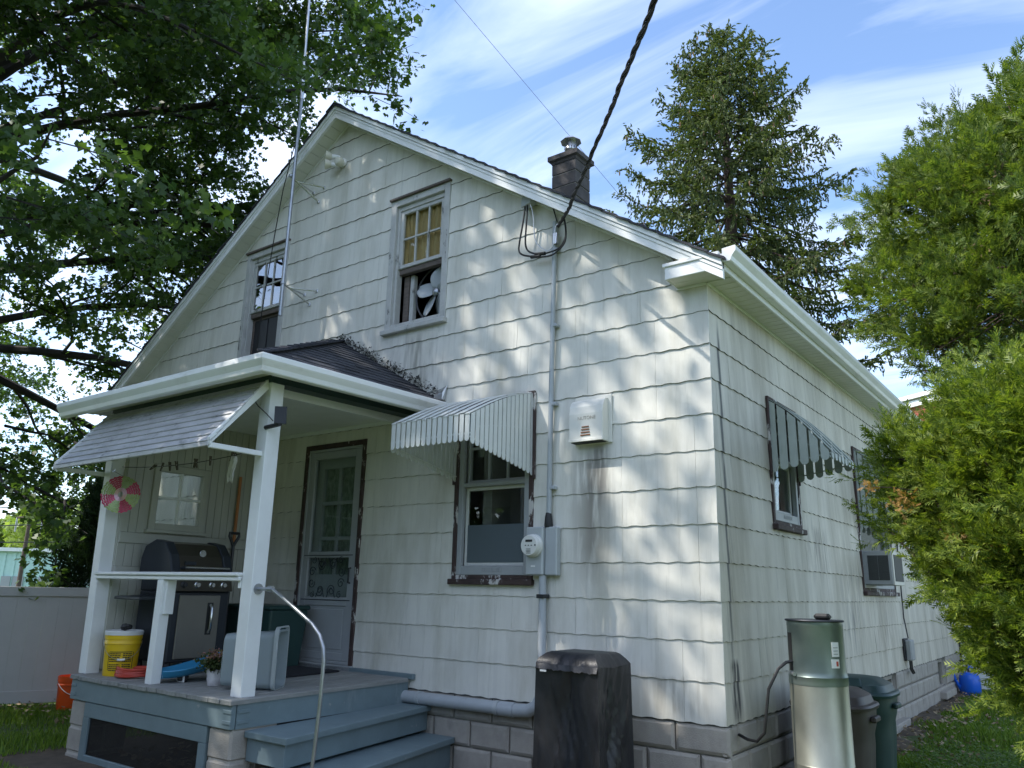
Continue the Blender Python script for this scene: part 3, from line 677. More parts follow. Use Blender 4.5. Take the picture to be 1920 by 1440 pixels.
for sx in (-1, 1):
    for sz in (-1, 1):
        sc.tube(spiral(mid+sx*.085, zc_+sz*.125, .06, 1.4, math.pi/2*(1-sz)/1+.5, sx*sz), .0045, 5)
        sc.tube(spiral(mid+sx*.215, zc_+sz*.055, .05, 1.4, .3, -sx*sz), .0045, 5)
        sc.tube(spiral(mid+sx*.20, zc_+sz*.165, .035, 1.3, 1.2, sx), .004, 5)
        sc.tube([Wf(mid+sx*(.02+.12*t/10), zc_+sz*(.19-.09*math.sin(math.pi*t/10)), .006) for t in range(11)], .0045, 5)
for z in (zc_-.215, zc_+.215): sc.tube([Wf(a+.02, z, .006), Wf(b-.02, z, .006)], .0045, 5)
sc.build('scroll_guard', 'grill_dark', dr, smooth=True)
m = MB(); m.tube([Wf(b-.035, c+.72, .004), Wf(b-.035, c+.72, .03), Wf(b-.035, c+.86, .03), Wf(b-.035, c+.86, .004)], .008, 8); m.build('handle', 'black_plastic', dr, smooth=True)
# ================================================================== THE PORCH
DZ = lambda y: .088+.015*y          # deck surface, falling slightly to the front
DXR, DXL, DYF = -2.86, -5.20, -1.82
porch = thing('porch', (-4.0, -.9, GZ), 'small raised entry porch with white posts, hipped roof and grey-blue painted deck', 'porch')
dk = MB().hexa([(DXL+.03, DYF+.05, -.10), (DXR-.03, DYF+.05, -.10), (DXR-.03, -.02, -.08), (DXL+.03, -.02, -.08), (DXL+.03, DYF+.05, DZ(DYF)-.034), (DXR-.03, DYF+.05, DZ(DYF)-.034), (DXR-.03, -.02, DZ(0)-.034), (DXL+.03, -.02, DZ(0)-.034)]).build('deck', 'deck_paint', porch)
nP = 17
for i in range(nP):
    x0 = DXL+(DXR-DXL)*i/nP+.004; x1 = DXL+(DXR-DXL)*(i+1)/nP-.004; yf = DYF+random.uniform(-.006, .006); dz = random.uniform(-.002, .002)
    z0, z1 = DZ(DYF)+dz, DZ(0)+dz; b = .005
    MB().add([(x0, yf, z0-.032), (x1, yf, z0-.032), (x1, yf, z0-b), (x0, yf, z0-b), (x0+b, yf+b, z0), (x1-b, yf+b, z0), (x0, -.03, z1-.032), (x1, -.03, z1-.032), (x1, -.03, z1-b), (x0, -.03, z1-b), (x0+b, -.03, z1), (x1-b, -.03, z1)],
             [(0, 1, 2, 3), (3, 2, 5, 4), (4, 5, 11, 10), (2, 8, 11, 5), (3, 4, 10, 9), (1, 7, 8, 2), (0, 3, 9, 6), (0, 6, 7, 1), (6, 9, 10, 11, 8, 7)]).build('plank', 'deck_plank', dk, fix=True)
MB().cbox(DXL, DXR+.05, -.05, -.009, DZ(0)-.012, DZ(0)+.032, .004).build('ledger', 'deck_paint', dk)
# fascia boards of the deck frame, brackets, skirt frame and screen, block piers
FZ0, FZ1 = -.155, DZ(DYF)-.034
fbm = MB().cbox(DXL+.01, DXR-.015, DYF+.02, DYF+.06, FZ0+.02, FZ1, .004).build('rim_board', 'deck_paint', porch)
MB().hexa([(DXR-.055, DYF+.065, FZ0+.02), (DXR-.015, DYF+.065, FZ0+.02), (DXR-.015, -.03, FZ0+.03), (DXR-.055, -.03, FZ0+.03), (DXR-.055, DYF+.065, FZ1), (DXR-.015, DYF+.065, FZ1), (DXR-.015, -.03, DZ(0)-.034), (DXR-.055, -.03, DZ(0)-.034)]).build('rim_board', 'deck_paint', porch)
for z in (-.02, -.09):
    MB().cbox(DXR-.11, DXR-.012, DYF+.014, DYF+.022, z-.012, z+.012, .002).build('corner_bracket', 'deck_paint', fbm)
    MB().cbox(DXL+.02, DXL+.10, DYF+.014, DYF+.022, z-.012, z+.012, .002).build('corner_bracket', 'deck_paint', fbm)
    MB().cbox(DXR-.017, DXR-.009, DYF+.07, DYF+.17, z-.012, z+.012, .002).build('corner_bracket', 'deck_paint', fbm)
sk = MB(); xs0, xs1 = DXL+.27, DXR-.30; ysk = DYF+.03
sk.cbox(xs0, xs1, ysk, ysk+.035, -.255, -.140, .004); sk.cbox(xs0, xs0+.09, ysk, ysk+.035, GZ, -.256, .004); sk.cbox(xs1-.09, xs1, ysk, ysk+.035, GZ, -.256, .004); sk.cbox(xs0+.09, xs1-.09, ysk, ysk+.035, GZ-.02, -.54, .004)
sko = sk.build('skirt_frame', 'deck_paint', porch)
scr = MB(); nH = 46
for i in range(nH):
    z = -.55+.30*i/nH; scr.box(xs0+.08, xs1-.08, ysk+.018, ysk+.0195, z, z+.0022)
for i in range(150):
    x = xs0+.08+(xs1-xs0-.16)*i/150; scr.box(x, x+.0022, ysk+.0196, ysk+.021, -.55, -.25)
tag(scr.build('screen', 'mesh_screen', sko, fix=False), kind='stuff')
MB().box(DXL+.05, DXR-.05, -.12, -.10, GZ, -.11).build('back_board', 'backing', sko)
for (xa, xb) in ((DXL+.02, DXL+.26), (DXR-.29, DXR-.02)):
    pr = MB().box(xa+.012, xb-.012, DYF+.052, DYF+.43, GZ-.1, FZ0+.019).build('pier', 'mortar', porch)
    for j, (z0, z1) in enumerate(((-.345, FZ0+.018), (-.545, -.352), (-.75, -.552))):
        if j % 2 == 0: MB().cbox(xa, xb, DYF+.04, DYF+.44, z0, z1, .016).build('block', 'block', pr)
        else:
            MB().cbox(xa, xb, DYF+.04, DYF+.235, z0, z1, .016).build('block', 'block', pr); MB().cbox(xa, xb, DYF+.245, DYF+.44, z0, z1, .016).build('block', 'block', pr)
# steps down to the right
def step(zw, xw, zf, xf, yf, xbk, hgt, th=.045):
    yw = -.012
    MB().hexa([(xbk, yf, zf-th), (xf, yf, zf-th), (xw, yw, zw-th), (xbk, yw, zw-th), (xbk, yf, zf), (xf, yf, zf), (xw, yw, zw), (xbk, yw, zw)]).build('tread', 'deck_paint', porch, bevel=.006)
    i = .045
    MB().hexa([(xbk, yf+.03, zf-hgt), (xf-i, yf+.03, zf-hgt), (xw-i, yw, zw-hgt), (xbk, yw, zw-hgt), (xbk, yf+.03, zf-th-.001), (xf-i, yf+.03, zf-th-.001), (xw-i, yw, zw-th-.001), (xbk, yw, zw-th-.001)]).build('riser', 'deck_paint', porch, bevel=.004)
step(-.112, -2.605, -.150, -2.41, -1.68, DXR-.013, .20)
step(-.335, -2.335, -.375, -2.06, -1.72, -2.70, .30)
# posts, rail
def post(x0, x1, y0, y1, zb, zt_, lean=(0, 0), nm='post'):
    MB().hexa([(x0, y0, zb), (x1, y0, zb), (x1, y1, zb), (x0, y1, zb), (x0+lean[0], y0+lean[1], zt_), (x1+lean[0], y0+lean[1], zt_), (x1+lean[0], y1+lean[1], zt_), (x0+lean[0], y1+lean[1], zt_)]).build(nm, 'porch_white', porch, bevel=.006)
PXR, PY = -2.93, -1.70
post(PXR-.125, PXR, PY, PY+.125, DZ(PY)-.002, 2.40)
post(-5.27, -5.15, PY-.02, PY+.105, DZ(PY)-.002, 2.40, (-.09, 0))
post(-4.16, -4.075, PY-.03, PY+.06, DZ(PY)-.002, .872, nm='rail_post')
MB().cbox(-4.075, -4.045, PY-.005, PY+.075, .60, .872, .003).build('rail_block', 'porch_white', porch)
rl = MB().cbox(-5.2, PXR-.126, PY-.045, PY+.085, .905, .935, .008).build('rail', 'porch_white', porch)
MB().cbox(-5.19, PXR-.126, PY-.03, PY+.06, .872, .904, .006).build('sub_rail', 'porch_white', rl)
MB().cbox(PXR-.16, PXR-.126, PY-.006, PY+.06, .82, .90, .003).build('rail_cleat', 'porch_white', rl)
# left side panel wall: boards, rails, four-light window
PWX = -5.155
pw = MB().box(PWX-.06, PWX-.012, PY+.1, -.012, DZ(-1), 1.34)
pw.box(PWX-.06, PWX-.012, PY+.1, -1.33, 1.34, 2.44); pw.box(PWX-.06, PWX-.012, -.74, -.012, 1.34, 2.44); pw.box(PWX-.06, PWX-.012, -1.33, -.74, 1.97, 2.44)
pwo = pw.build('side_wall', 'porch_panel', porch)
y = PY+.105
while y < -.03:
    y1 = min(y+.0805, -.014)
    segs = [(DZ(-1)+.02, .93), (.99, 1.20), (1.30, 2.43)]
    for z0, z1 in segs:
        iv = [(z0, z1)]
        if y1 > -1.335 and y < -.735: iv = subtract(iv, 1.335, 1.975)
        for a, b in iv: MB().cbox(PWX-.0125, PWX, y+.002, y1-.002, a, b, .003).build('board', 'porch_panel', pwo)
    y = y1
for z0, z1 in ((.93, .99), (1.20, 1.30)): MB().cbox(PWX-.012, PWX+.012, PY+.11, -.014, z0+.002, z1-.002, .003).build('rail', 'porch_panel', pwo)
wn = MB()
def yb(y0, y1, z0, z1, x0=PWX-.05, x1=PWX+.02): wn.cbox(x0, x1, y0, y1, z0, z1, .004)
yb(-1.33, -1.265, 1.34, 1.97); yb(-.805, -.74, 1.34, 1.97); yb(-1.265, -.805, 1.34, 1.405); yb(-1.265, -.805, 1.905, 1.97)
wno = wn.build('window', 'porch_panel', porch)
MB().cbox(PWX-.03, PWX+.008, -1.047, -1.023, 1.405, 1.905, .003).build('muntin', 'porch_white', wno); MB().cbox(PWX-.028, PWX+.006, -1.265, -.805, 1.64, 1.664, .003).build('muntin', 'porch_white', wno)
for ya, yb_ in ((-1.265, -1.047), (-1.023, -.805)):
    for za, zb in ((1.405, 1.64), (1.664, 1.905)): MB().box(PWX-.016, PWX-.012, ya, yb_, za, zb).build('pane', 'glass_mirror', wno)
MB().cbox(PWX-.01, PWX+.045, -1.36, -.71, 1.31, 1.339, .004).build('sill', 'porch_panel', wno)
# roof frame: beam, ceiling, soffit, gutters, hip shingles
GXR, GXL, GYF = -2.61, -5.78, -2.03
rz = lambda y: .015*y
def slab(name, x0, x1, y0, y1, z0, z1, mat, parent=porch, bevel=0):
    return MB().hexa([(x0, y0, z0+rz(y0)), (x1, y0, z0+rz(y0)), (x1, y1, z0+rz(y1)), (x0, y1, z0+rz(y1)), (x0, y0, z1+rz(y0)), (x1, y0, z1+rz(y0)), (x1, y1, z1+rz(y1)), (x0, y1, z1+rz(y1))]).build(name, mat, parent, bevel=bevel)
slab('beam', -5.38, PXR+.005, PY-.008, PY+.13, 2.425, 2.488, 'dark_green'); slab('beam', PXR-.128, PXR+.006, PY+.131, -.012, 2.425, 2.489, 'dark_green')
slab('inner_trim', PXR-.150, PXR-.129, PY+.132, -.012, 2.36, 2.436, 'porch_white')
slab('ceiling', -5.36, PXR-.02, PY+.02, -.012, 2.437, 2.447, 'porch_white')
slab('cornice_bead', -5.2, PXR-.15, -.03, -.012, 2.40, 2.436, 'porch_white')
sfo = slab('soffit', GXL+.01, GXR-.08, GYF+.08, -.012, 2.489, 2.496, 'storm_grey')
nb = 24
for i in range(nb):
    x0 = GXL+.02+(GXR-.1-GXL-.02)*i/nb; x1 = GXL+.02+(GXR-.1-GXL-.02)*(i+1)/nb
    slab('soffit_board', x0+.003, x1-.003, GYF+.085, PY-.012, 2.480, 2.488, 'soffit', sfo)
for i in range(11):
    y0 = PY+(-.02-PY)*i/11; y1 = PY+(-.02-PY)*(i+1)/11
    slab('soffit_board', PXR+.02, GXR-.085, y0+.003, y1-.003, 2.480, 2.488, 'soffit', sfo)
# gutter: front run and right run, mitred
KQ = [(p*1.0, q*1.15) for p, q in KP]
pts = [(GXL, GYF, 0, -1), (GXR, GYF, 1, -1), (GXR, -.005, 1, 0)]
def gpath(i, p, q):
    x, y, a, b = pts[i]; o = p-.08
    return (x+a*o, y+b*o, 2.405+q+rz(y)+.0)
gq = gutter_run(KQ, gpath, 3, '', '', None); gq.add([gpath(0, p, q) for p, q in KQ[:9]], [tuple(range(9))])
go = gq.build('gutter', 'gutter', porch, fix=False)
slab('gutter_back', GXL+.0, GXR-.082, GYF+.081, GYF+.086, 2.41, 2.53, 'gutter', go); slab('gutter_back', GXR-.088, GXR-.082, GYF+.087, -.01, 2.41, 2.53, 'gutter', go)
apex = np.array([-4.15, -.004, 3.40]); EZ = 2.54
corners = [np.array([GXL+.03, GYF+.03, EZ+rz(GYF)]), np.array([GXR-.03, GYF+.03, EZ+rz(GYF)]), np.array([GXR-.03, -.004, EZ]), np.array([GXL+.03, -.004, EZ])]
rf = MB().add([tuple(c) for c in corners]+[tuple(apex)], [(0, 1, 4), (1, 2, 4), (3, 0, 4)]).build('roof', 'asphalt_shingle', porch)
nC = 14
def lerp(a, b, t): return a+(b-a)*t
for (A, B) in ((corners[0], corners[1]), (corners[1], corners[2]), (corners[3], corners[0])):
    nrm = np.cross(B-A, apex-A); nrm /= np.linalg.norm(nrm); nrm = nrm if nrm[2] > 0 else -nrm
    for i in range(nC):
        t0, t1 = i/nC, min(1, (i+1.15)/nC)
        a0, b0, a1, b1 = lerp(A, apex, t0), lerp(B, apex, t0), lerp(A, apex, t1), lerp(B, apex, t1)
        L_ = np.linalg.norm(b0-a0); nT = max(1, int(L_/.16)); m = MB()
        for j in range(nT):
            s0, s1 = j/nT, (j+1)/nT; th = .010+random.choice((0, 0, .005)); dr_ = random.uniform(0, .010)
            p = [lerp(a0, b0, s0), lerp(a0, b0, s1), lerp(a1, b1, s1), lerp(a1, b1, s0)]
            dn = (p[0]-p[3])/np.linalg.norm(p[0]-p[3]+1e-9)*dr_; g = (p[1]-p[0])*.006
            lo = [p[0]+dn+g, p[1]+dn-g, p[2], p[3]]
            m.hexa([tuple(x) for x in lo]+[tuple(lo[0]+nrm*th), tuple(lo[1]+nrm*th), tuple(lo[2]+nrm*.003), tuple(lo[3]+nrm*.003)])
        m.build('shingle_course', 'asphalt_shingle', rf)
m = MB()
for j in range(13):   # hip caps
    t0, t1 = j/13, min(1, (j+1.2)/13); a0, a1 = lerp(corners[1], apex, t0), lerp(corners[1], apex, t1); u = np.array([0, 0, 1.])
    for sd_ in (np.array([-.10, 0, 0.034]), np.array([0, .10, .034])):
        m.hexa([tuple(a0+u*.012), tuple(a0+sd_+u*.008), tuple(a1+sd_+u*.004), tuple(a1+u*.006), tuple(a0+u*.026), tuple(a0+sd_+u*.020), tuple(a1+sd_+u*.010), tuple(a1+u*.014)])
m.build('hip_cap', 'asphalt_shingle', rf)
fl = MB(); p0, p1 = F(818, 752), F(842, 722); fl.hexa([(-2.70, -.06, 2.565), (-2.60, -.06, 2.55), (-2.60, -.012, 2.56), (-2.70, -.012, 2.575), (-2.70, -.06, 2.60), (-2.60, -.055, 2.63), (-2.58, -.012, 2.70), (-2.70, -.012, 2.66)]); fl.build('kickout_flashing', 'zinc', rf)
vs = []; n_ = 1100; dq = np.zeros((n_*3, 3)); tt = rng.random(n_)**.8   # moss and leaf dirt in the valley against the wall
base = corners[2][None, :]*(1-tt[:, None])+apex[None, :]*tt[:, None]; off = rng.normal(0, 1, (n_, 3))*np.array([.03, .015, .02]); off[:, 1] = -np.abs(off[:, 1])-.008
cpt = base+off+np.array([0, 0, .03]); hh = rng.random(n_)[:, None]**2.6*np.array([[.0, 0, .06]]); cpt += hh
sz = rng.uniform(.004, .012, n_)[:, None]
for k in range(3): dq[k::3] = cpt+rng.normal(0, 1, (n_, 3))*sz
tag(np_mesh('moss_debris', dq, np.arange(n_*3).reshape(-1, 3), 'gutter_debris', rf), kind='stuff')

# ================================================================== AWNINGS
def curve_prof(depth, zw, zt_, bulge, n):   # top edge from the wall (0,zw) to the tip (depth,zt_), convex
    P = []
    for i in range(n+1):
        t = i/n; P.append((depth*t, zw+(zt_-zw)*t+bulge*math.sin(math.pi*t)*(1-.25*t)))
    return P
def slat_poly(w_, h, r=.5): # rounded lower end
    pts = [(-w_/2, 0), (w_/2, 0)]; pts = [(-w_/2, h)]
    for i in range(7):
        a = math.pi+math.pi*i/6; pts.append((w_/2*math.cos(a), w_*r*(1+math.sin(a))))
    pts.append((w_/2, h)); return pts
def slat_awning(W, s0, s1, zw, depth, ztip, bulge, valance, side_at_wall, side_at_tip, mat, label, group, nside, nfront, trim='peeling'):
    base = W((s0+s1)/2, zw, .0); aw = thing('window_awning', base, label, 'awning', group)
    m = MB(); wbox(m, W, s0-.02, s1+.02, zw-.005, zw+.02, .0, .03, .004); wbox(m, W, s0-.03, s0-.004, side_at_wall-.02, zw, .012, .03, .003); wbox(m, W, s1+.004, s1+.03, side_at_wall-.02, zw, .012, .03, .003)
    m.build('wall_batten', trim, aw)
    prof = curve_prof(depth, zw, ztip, bulge, 10)
    n = nfront
    for i in range(n):        # roof slats running down from the wall
        a, b = s0+(s1-s0)*(i+.06)/n, s0+(s1-s0)*(i+.94)/n; lift = .012 if i % 2 else 0
        vs = []
        for j, (d, z) in enumerate(prof): vs += [W(a, z+lift, d+.012), W(b, z+lift, d+.012), W(b, z+lift+.006, d+.012), W(a, z+lift+.006, d+.012)]
        fs = [(0, 1, 2, 3), tuple(4*(len(prof)-1)+k for k in (3, 2, 1, 0))]
        for j in range(len(prof)-1):
            for k in range(4): fs.append((4*j+k, 4*j+(k+1) % 4, 4*j+4+(k+1) % 4, 4*j+4+k))
        MB().add(vs, fs).build('roof_slat', mat, aw)
    for i in range(n):        # front valance
        c = s0+(s1-s0)*(i+.5)/n; w_ = (s1-s0)/n*.74
        MB().prism(slat_poly(w_, valance), lambda p, q, d: W(c+p, ztip-valance+q+.005, depth+d), .0, .007).build('valance_slat', mat, aw)
    m = MB(); wbox(m, W, s0, s1, ztip-valance*.72, ztip-valance*.72+.014, depth-.012, depth-.001, .002); m.build('valance_rail', mat, aw)
    zt_at = lambda d: np.interp(d, [p[0] for p in prof], [p[1] for p in prof]); zb_at = lambda d: side_at_wall+(side_at_tip-side_at_wall)*(d/depth)**.9
    for sx, so in ((s0, 0), (s1, 0)):
        for i in range(nside):
            d0 = depth*(i+.5)/nside; w_ = depth/nside*.80; h = zt_at(d0)-zb_at(d0)
            pl = slat_poly(w_, h); hl, hr = zt_at(max(0, d0-w_/2))-zb_at(d0), zt_at(min(depth, d0+w_/2))-zb_at(d0)
            pl[0] = (-w_/2, hl); pl[-1] = (w_/2, hr)
            MB().prism(pl, lambda p, q, d: W(sx+d, zb_at(d0)+q, d0+p), -.0035, .0035).build('side_slat', mat, aw)
        m = MB(); inn = .008 if sx == s0 else -.008
        pth = [(d_, zb_at(d_)+.05) for d_ in np.linspace(.0, depth, 6)]
        m.tube([W(sx+inn, z, d_) for d_, z in pth], .006, 6); pth = [(d_, (zt_at(d_)*.55+zb_at(d_)*.45)) for d_ in np.linspace(0, depth*.9, 5)]
        m.tube([W(sx+inn, z, d_) for d_, z in pth], .005, 6); m.build('side_brace', mat, aw)
    return aw
slat_awning(Wf, KIT[0]+.01, KIT[1]-.01, 2.49, .85, 2.15, .045, .215, 1.77, 1.925, 'awning_white', 'white slatted aluminium awning over the front window beside the porch', None, 15, 15)
slat_awning(Ws, SW1[0]+.02, SW1[1]-.02, 2.49, .50, 1.985, .05, .06, 1.84, 1.925, 'awning_green', 'small greenish slatted awning over the first side window', None, 6, 7)
slat_awning(Ws, SW2[0]+.03, SW2[1]-.03, 2.49, .52, 1.92, .05, .07, 1.53, 1.80, 'awning_green', 'long greenish slatted awning over the side window with the air conditioner', None, 9, 14)
# --- porch awning of lapped grey metal pans
ax0, ax1 = -5.40, PXR-.03; top_y, top_z, tip_y, tip_z = PY-.03, 2.40, -2.15, 1.855
pa = thing('porch_awning', ((ax0+ax1)/2, PY, 2.4), 'faded grey lapped metal awning hanging from the porch front', 'awning')
nr = 9; seam = -4.05
for i in range(nr):
    t0, t1 = i/nr, (i+1)/nr
    for xa, xb in ((ax0, seam-.003), (seam+.003, ax1)):
        sh = .022*math.sin(i*.9)
        y0, z0, y1, z1 = top_y+(tip_y-top_y)*t0, top_z+(tip_z-top_z)*t0, top_y+(tip_y-top_y)*t1, top_z+(tip_z-top_z)*t1
        n_y, n_z = -.78, .62; k = .016; k2 = .004
        xa2, xb2 = (xa, xb)
        if xa == ax0: xb2 = xb+sh-.01*i
        else: xa2 = xa+sh-.01*i
        MB().hexa([(xa2, y0, z0), (xb2, y0, z0), (xb2, y1, z1), (xa2, y1, z1), (xa2, y0+n_y*k2, z0+n_z*k2), (xb2, y0+n_y*k2, z0+n_z*k2), (xb2, y1+n_y*k, z1+n_z*k), (xa2, y1+n_y*k, z1+n_z*k)]).build('pan', 'awning_grey', pa)
MB().cbox(ax0, ax1-.02, tip_y-.012, tip_y+.010, tip_z-.032, tip_z+.002, .004).build('front_bar', 'awning_grey', pa)
for x in (ax0+.02, ax1-.035):
    MB().cbox(x, x+.035, tip_y, PY+.002, tip_z-.045, tip_z-.005, .004).build('arm', 'porch_white', pa)
    MB().hexa([(x, tip_y-.005, tip_z-.02), (x+.034, tip_y-.005, tip_z-.02), (x+.034, PY, 2.345), (x, PY, 2.345), (x, tip_y-.012, tip_z+.03), (x+.034, tip_y-.012, tip_z+.03), (x+.034, PY-.01, 2.42), (x, PY-.01, 2.42)]).build('side_trim', 'porch_white', pa)
MB().tube([(-4.55, -2.05, 1.83), (-4.55, -2.05, 1.78), (-4.54, -2.04, 1.755), (-4.53, -2.03, 1.765), (-4.53, -2.03, 1.78)], .004, 6).build('hook', 'zinc', pa, smooth=True)
# ================================================================== THINGS ON THE FRONT WALL
V = lambda *a: np.array(a, float)
# electric meter, riser conduit, weatherhead, grey PVC to the left
em = thing('electric_meter', (-1.44, 0, .96), 'grey electric meter box with riser conduit and weatherhead on front wall', 'electric meter')
mbx = MB().cbox(-1.585, -1.42, -.105, -.009, .965, 1.345, .01); mbx.build('meter_box', 'meter_grey', em)
MB().cbox(-1.418, -1.305, -.075, -.009, .965, 1.345, .008).build('breaker_box', 'meter_grey', em)
MB().lathe([(.092, .105), (.092, .125), (.083, .13), (.083, .165), (.076, .175), (.0, .176)], (-1.505, 0, 1.195), 28, axis=1).build('meter_dial', 'meter_face', em, smooth=True)
dm = MB(); dm.box(-1.535, -1.47, -.1785, -.1765, 1.222, 1.24)
for i in range(3): dm.box(-1.54+i*.028, -1.528+i*.028, -.1785, -.1765, 1.192, 1.199)
for i in range(4): dm.box(-1.53, -1.485, -.1780, -.1765, 1.166-i*.011, 1.169-i*.011)
dm.box(-1.448, -1.437, -.1785, -.1765, 1.19, 1.203); dm.build('meter_print', 'ink', em)
MB().box(-1.53, -1.49, -.1065, -.1052, 1.03, 1.042).build('seal_label', 'label_white', em)
c0, c1 = F(1032, 1000, -.045), F(1047, 405, -.045)
rise = MB().tube([(-1.405, -.045, 1.34), (-1.40, -.045, 1.45), (-1.385, -.045, 2.6), (-1.36, -.045, 4.02)], .021, 12).build('riser_conduit', 'pvc', em, smooth=True)
for z in (1.66, 2.36, 3.05, 3.75): MB().cbox(-1.415+.011*(z-1.4), -1.345+.011*(z-1.4), -.062, -.009, z-.014, z+.014, .004).build('strap', 'pvc', em)
MB().lathe([(.033, 0), (.036, .02), (.030, .09), (.022, .12)], (-1.403, -.045, 1.34), 16).build('hub', 'rubber', em, smooth=True)
pv = MB().tube([(-1.445, -.06, .965), (-1.445, -.06, .80), (-1.445, -.06, .15), (-1.455, -.062, .06), (-1.49, -.065, -.01), (-1.56, -.065, -.05), (-1.66, -.065, -.058), (-2.92, -.065, -.062)], [.030, .030, .034, .040, .045, .05, .05, .05], 14).build('pvc_pipe', 'pvc', em, smooth=True)
for x in (-2.70, -1.86): MB().lathe([(.056, -.02), (.056, .02)], (x, -.065, -.06), 16, axis=0).build('pipe_collar', 'meter_grey', em, smooth=True)
MB().lathe([(.055, -.07), (.055, .07)], (-1.76, -.065, -.059), 16, axis=0).build('pipe_collar', 'pvc', em, smooth=True)
MB().cbox(-1.48, -1.41, -.10, -.009, .79, .82, .004).build('pipe_clamp', 'black_plastic', em)
# weatherhead and drip loops
wh = F(990, 378, -.07)
MB().hexa([tuple(wh+V(-.05, -.05, -.07)), tuple(wh+V(.07, -.06, -.05)), tuple(wh+V(.06, .05, -.03)), tuple(wh+V(-.05, .055, -.05)), tuple(wh+V(-.055, -.03, .05)), tuple(wh+V(.06, -.03, .07)), tuple(wh+V(.06, .055, .09)), tuple(wh+V(-.06, .055, .07))]).build('weatherhead', 'meter_grey', em, bevel=.012)
def loop(pix, r, mat, ys=None, nm='wire'):
    P = [F(u, v, ys[i] if ys else -.10) for i, (u, v) in enumerate(pix)]
    # smooth with Catmull-Rom
    R_ = []
    for i in range(len(P)-1):
        a, b, c, d = P[max(i-1, 0)], P[i], P[i+1], P[min(i+2, len(P)-1)]
        for k in range(5):
            t = k/5; R_.append(.5*((2*b)+(-a+c)*t+(2*a-5*b+4*c-d)*t*t+(-a+3*b-3*c+d)*t**3))
    R_.append(P[-1]); return MB().tube(R_, r, 7).build(nm, mat, em, smooth=True)
loop([(985, 385), (981, 415), (974, 455), (973, 470), (980, 478), (998, 481), (1012, 482)], .0085, 'rubber')
loop([(989, 385), (987, 420), (985, 455), (990, 470), (1003, 476), (1012, 477)], .0085, 'rubber')
loop([(1012, 477), (1030, 473), (1048, 465), (1058, 450), (1061, 435), (1058, 412)], .0075, 'rubber')
loop([(1012, 482), (1035, 478), (1052, 464), (1060, 450), (1061, 430), (1058, 410)], .0075, 'rubber')
loop([(995, 384), (1000, 405), (1002, 440), (1006, 455), (1016, 465), (1026, 470), (1034, 465), (1039, 452), (1042, 425), (1048, 420)], .005, 'aluminium_wire')
loop([(998, 370), (1020, 377), (1034, 385), (1040, 400), (1045, 418)], .006, 'rubber', ys=[-.03]*5)
MB().tube([F(996, 482, -.10), F(1013, 480.5, -.10)], .017, 8).build('splice', 'rubber', em, smooth=True); MB().tube([F(1004, 477, -.10), F(1022, 475, -.10)], .017, 8).build('splice', 'rubber', em, smooth=True)
MB().hexa([tuple(F(1043, 448, -.06)+V(x, y, z)) for z in (-.05, .05) for x, y in ((-.02, -.02), (.02, -.02), (.02, .02), (-.02, .02))]).build('cable_clamp', 'steel', em)
# service cable, two twisted strands and a messenger coming from the street pole
pix = [(1046, 424), (1058, 406), (1068, 388), (1078, 360), (1092, 332), (1108, 292), (1128, 246), (1146, 205), (1160, 166), (1180, 118), (1202, 66), (1228, 0), (1270, -110), (1330, -280)]
P = [F(u, v, -.10-2.5*(i/11.)**1.15) for i, (u, v) in enumerate(pix)]
sv = thing('service_cable', tuple(P[0]), 'thick black twisted power cable slanting from the gable up into the sky', 'cable')
dense = []
for i in range(len(P)-1):
    for k in range(8): dense.append(P[i]+(P[i+1]-P[i])*k/8)
for ph, r, mt in ((0, .0085, 'rubber'), (2.1, .0085, 'rubber'), (4.2, .006, 'rubber')):
    q = []
    for i, p in enumerate(dense):
        t = dense[min(i+1, len(dense)-1)]-dense[max(i-1, 0)]; t /= np.linalg.norm(t); u = np.cross(t, V(0, 0, 1)); u /= np.linalg.norm(u); w_ = np.cross(t, u); a = i*.55+ph
        q.append(p+.009*(u*math.cos(a)+w_*math.sin(a)))
    MB().tube(q, r, 6).build('strand', mt, sv, smooth=True)
# vent hood with louvre and stamped letters
vh = thing('vent_hood', (-1.005, 0, 2.0), 'cream metal kitchen vent hood with rusty louvre on the front wall', 'vent hood')
x0, x1, z0, z1 = -1.165, -.855, 2.00, 2.355
MB().cbox(x0-.0, x1+.03, -.022, -.009, z0-.01, z1+.03, .004).build('back_plate', 'vent_white', vh)
pr = [(0.022, z1), (.055, z1-.005), (.085, z1-.03), (.105, z1-.07), (.115, z1-.13), (.118, z0+.05), (.118, z0)]
poly = [(.022, z0)]+pr
MB().prism(poly, lambda a, b, d: (d, -a, b), x0, x1).build('hood', 'vent_white', vh, bevel=.004)
MB().cbox(x0-.002, x1+.002, -.122, -.1185, z0, z0+.022, .002).build('lip', 'vent_white', vh)
MB().box(x0+.015, x1-.015, -.105, -.03, z0-.006, z0-.001).build('opening', 'ink', vh)
for i in range(4): MB().cbox(-1.055+.004*i, -.965-.004*i, -.124, -.1185, z0+.045+i*.022, z0+.055+i*.022, .002).build('louvre', 'rust', vh)
def text_obj(txt, size, loc, rot, mat, parent, name, extr=.0015):
    cu = bpy.data.curves.new(name, 'FONT'); cu.body = txt; cu.size = size; cu.extrude = extr; cu.align_x = 'CENTER'
    o = bpy.data.objects.new(name, cu); COL.objects.link(o); dg = bpy.context.evaluated_depsgraph_get(); me = bpy.data.meshes.new_from_object(o.evaluated_get(dg))
    bpy.data.objects.remove(o); n = bpy.data.objects.new(name, me); COL.objects.link(n); n.parent = parent; me.materials.clear(); me.materials.append(MAT[mat])
    n.location = tuple(np.array(loc)-np.array(parent['_o'])); n.rotation_euler = rot; return n
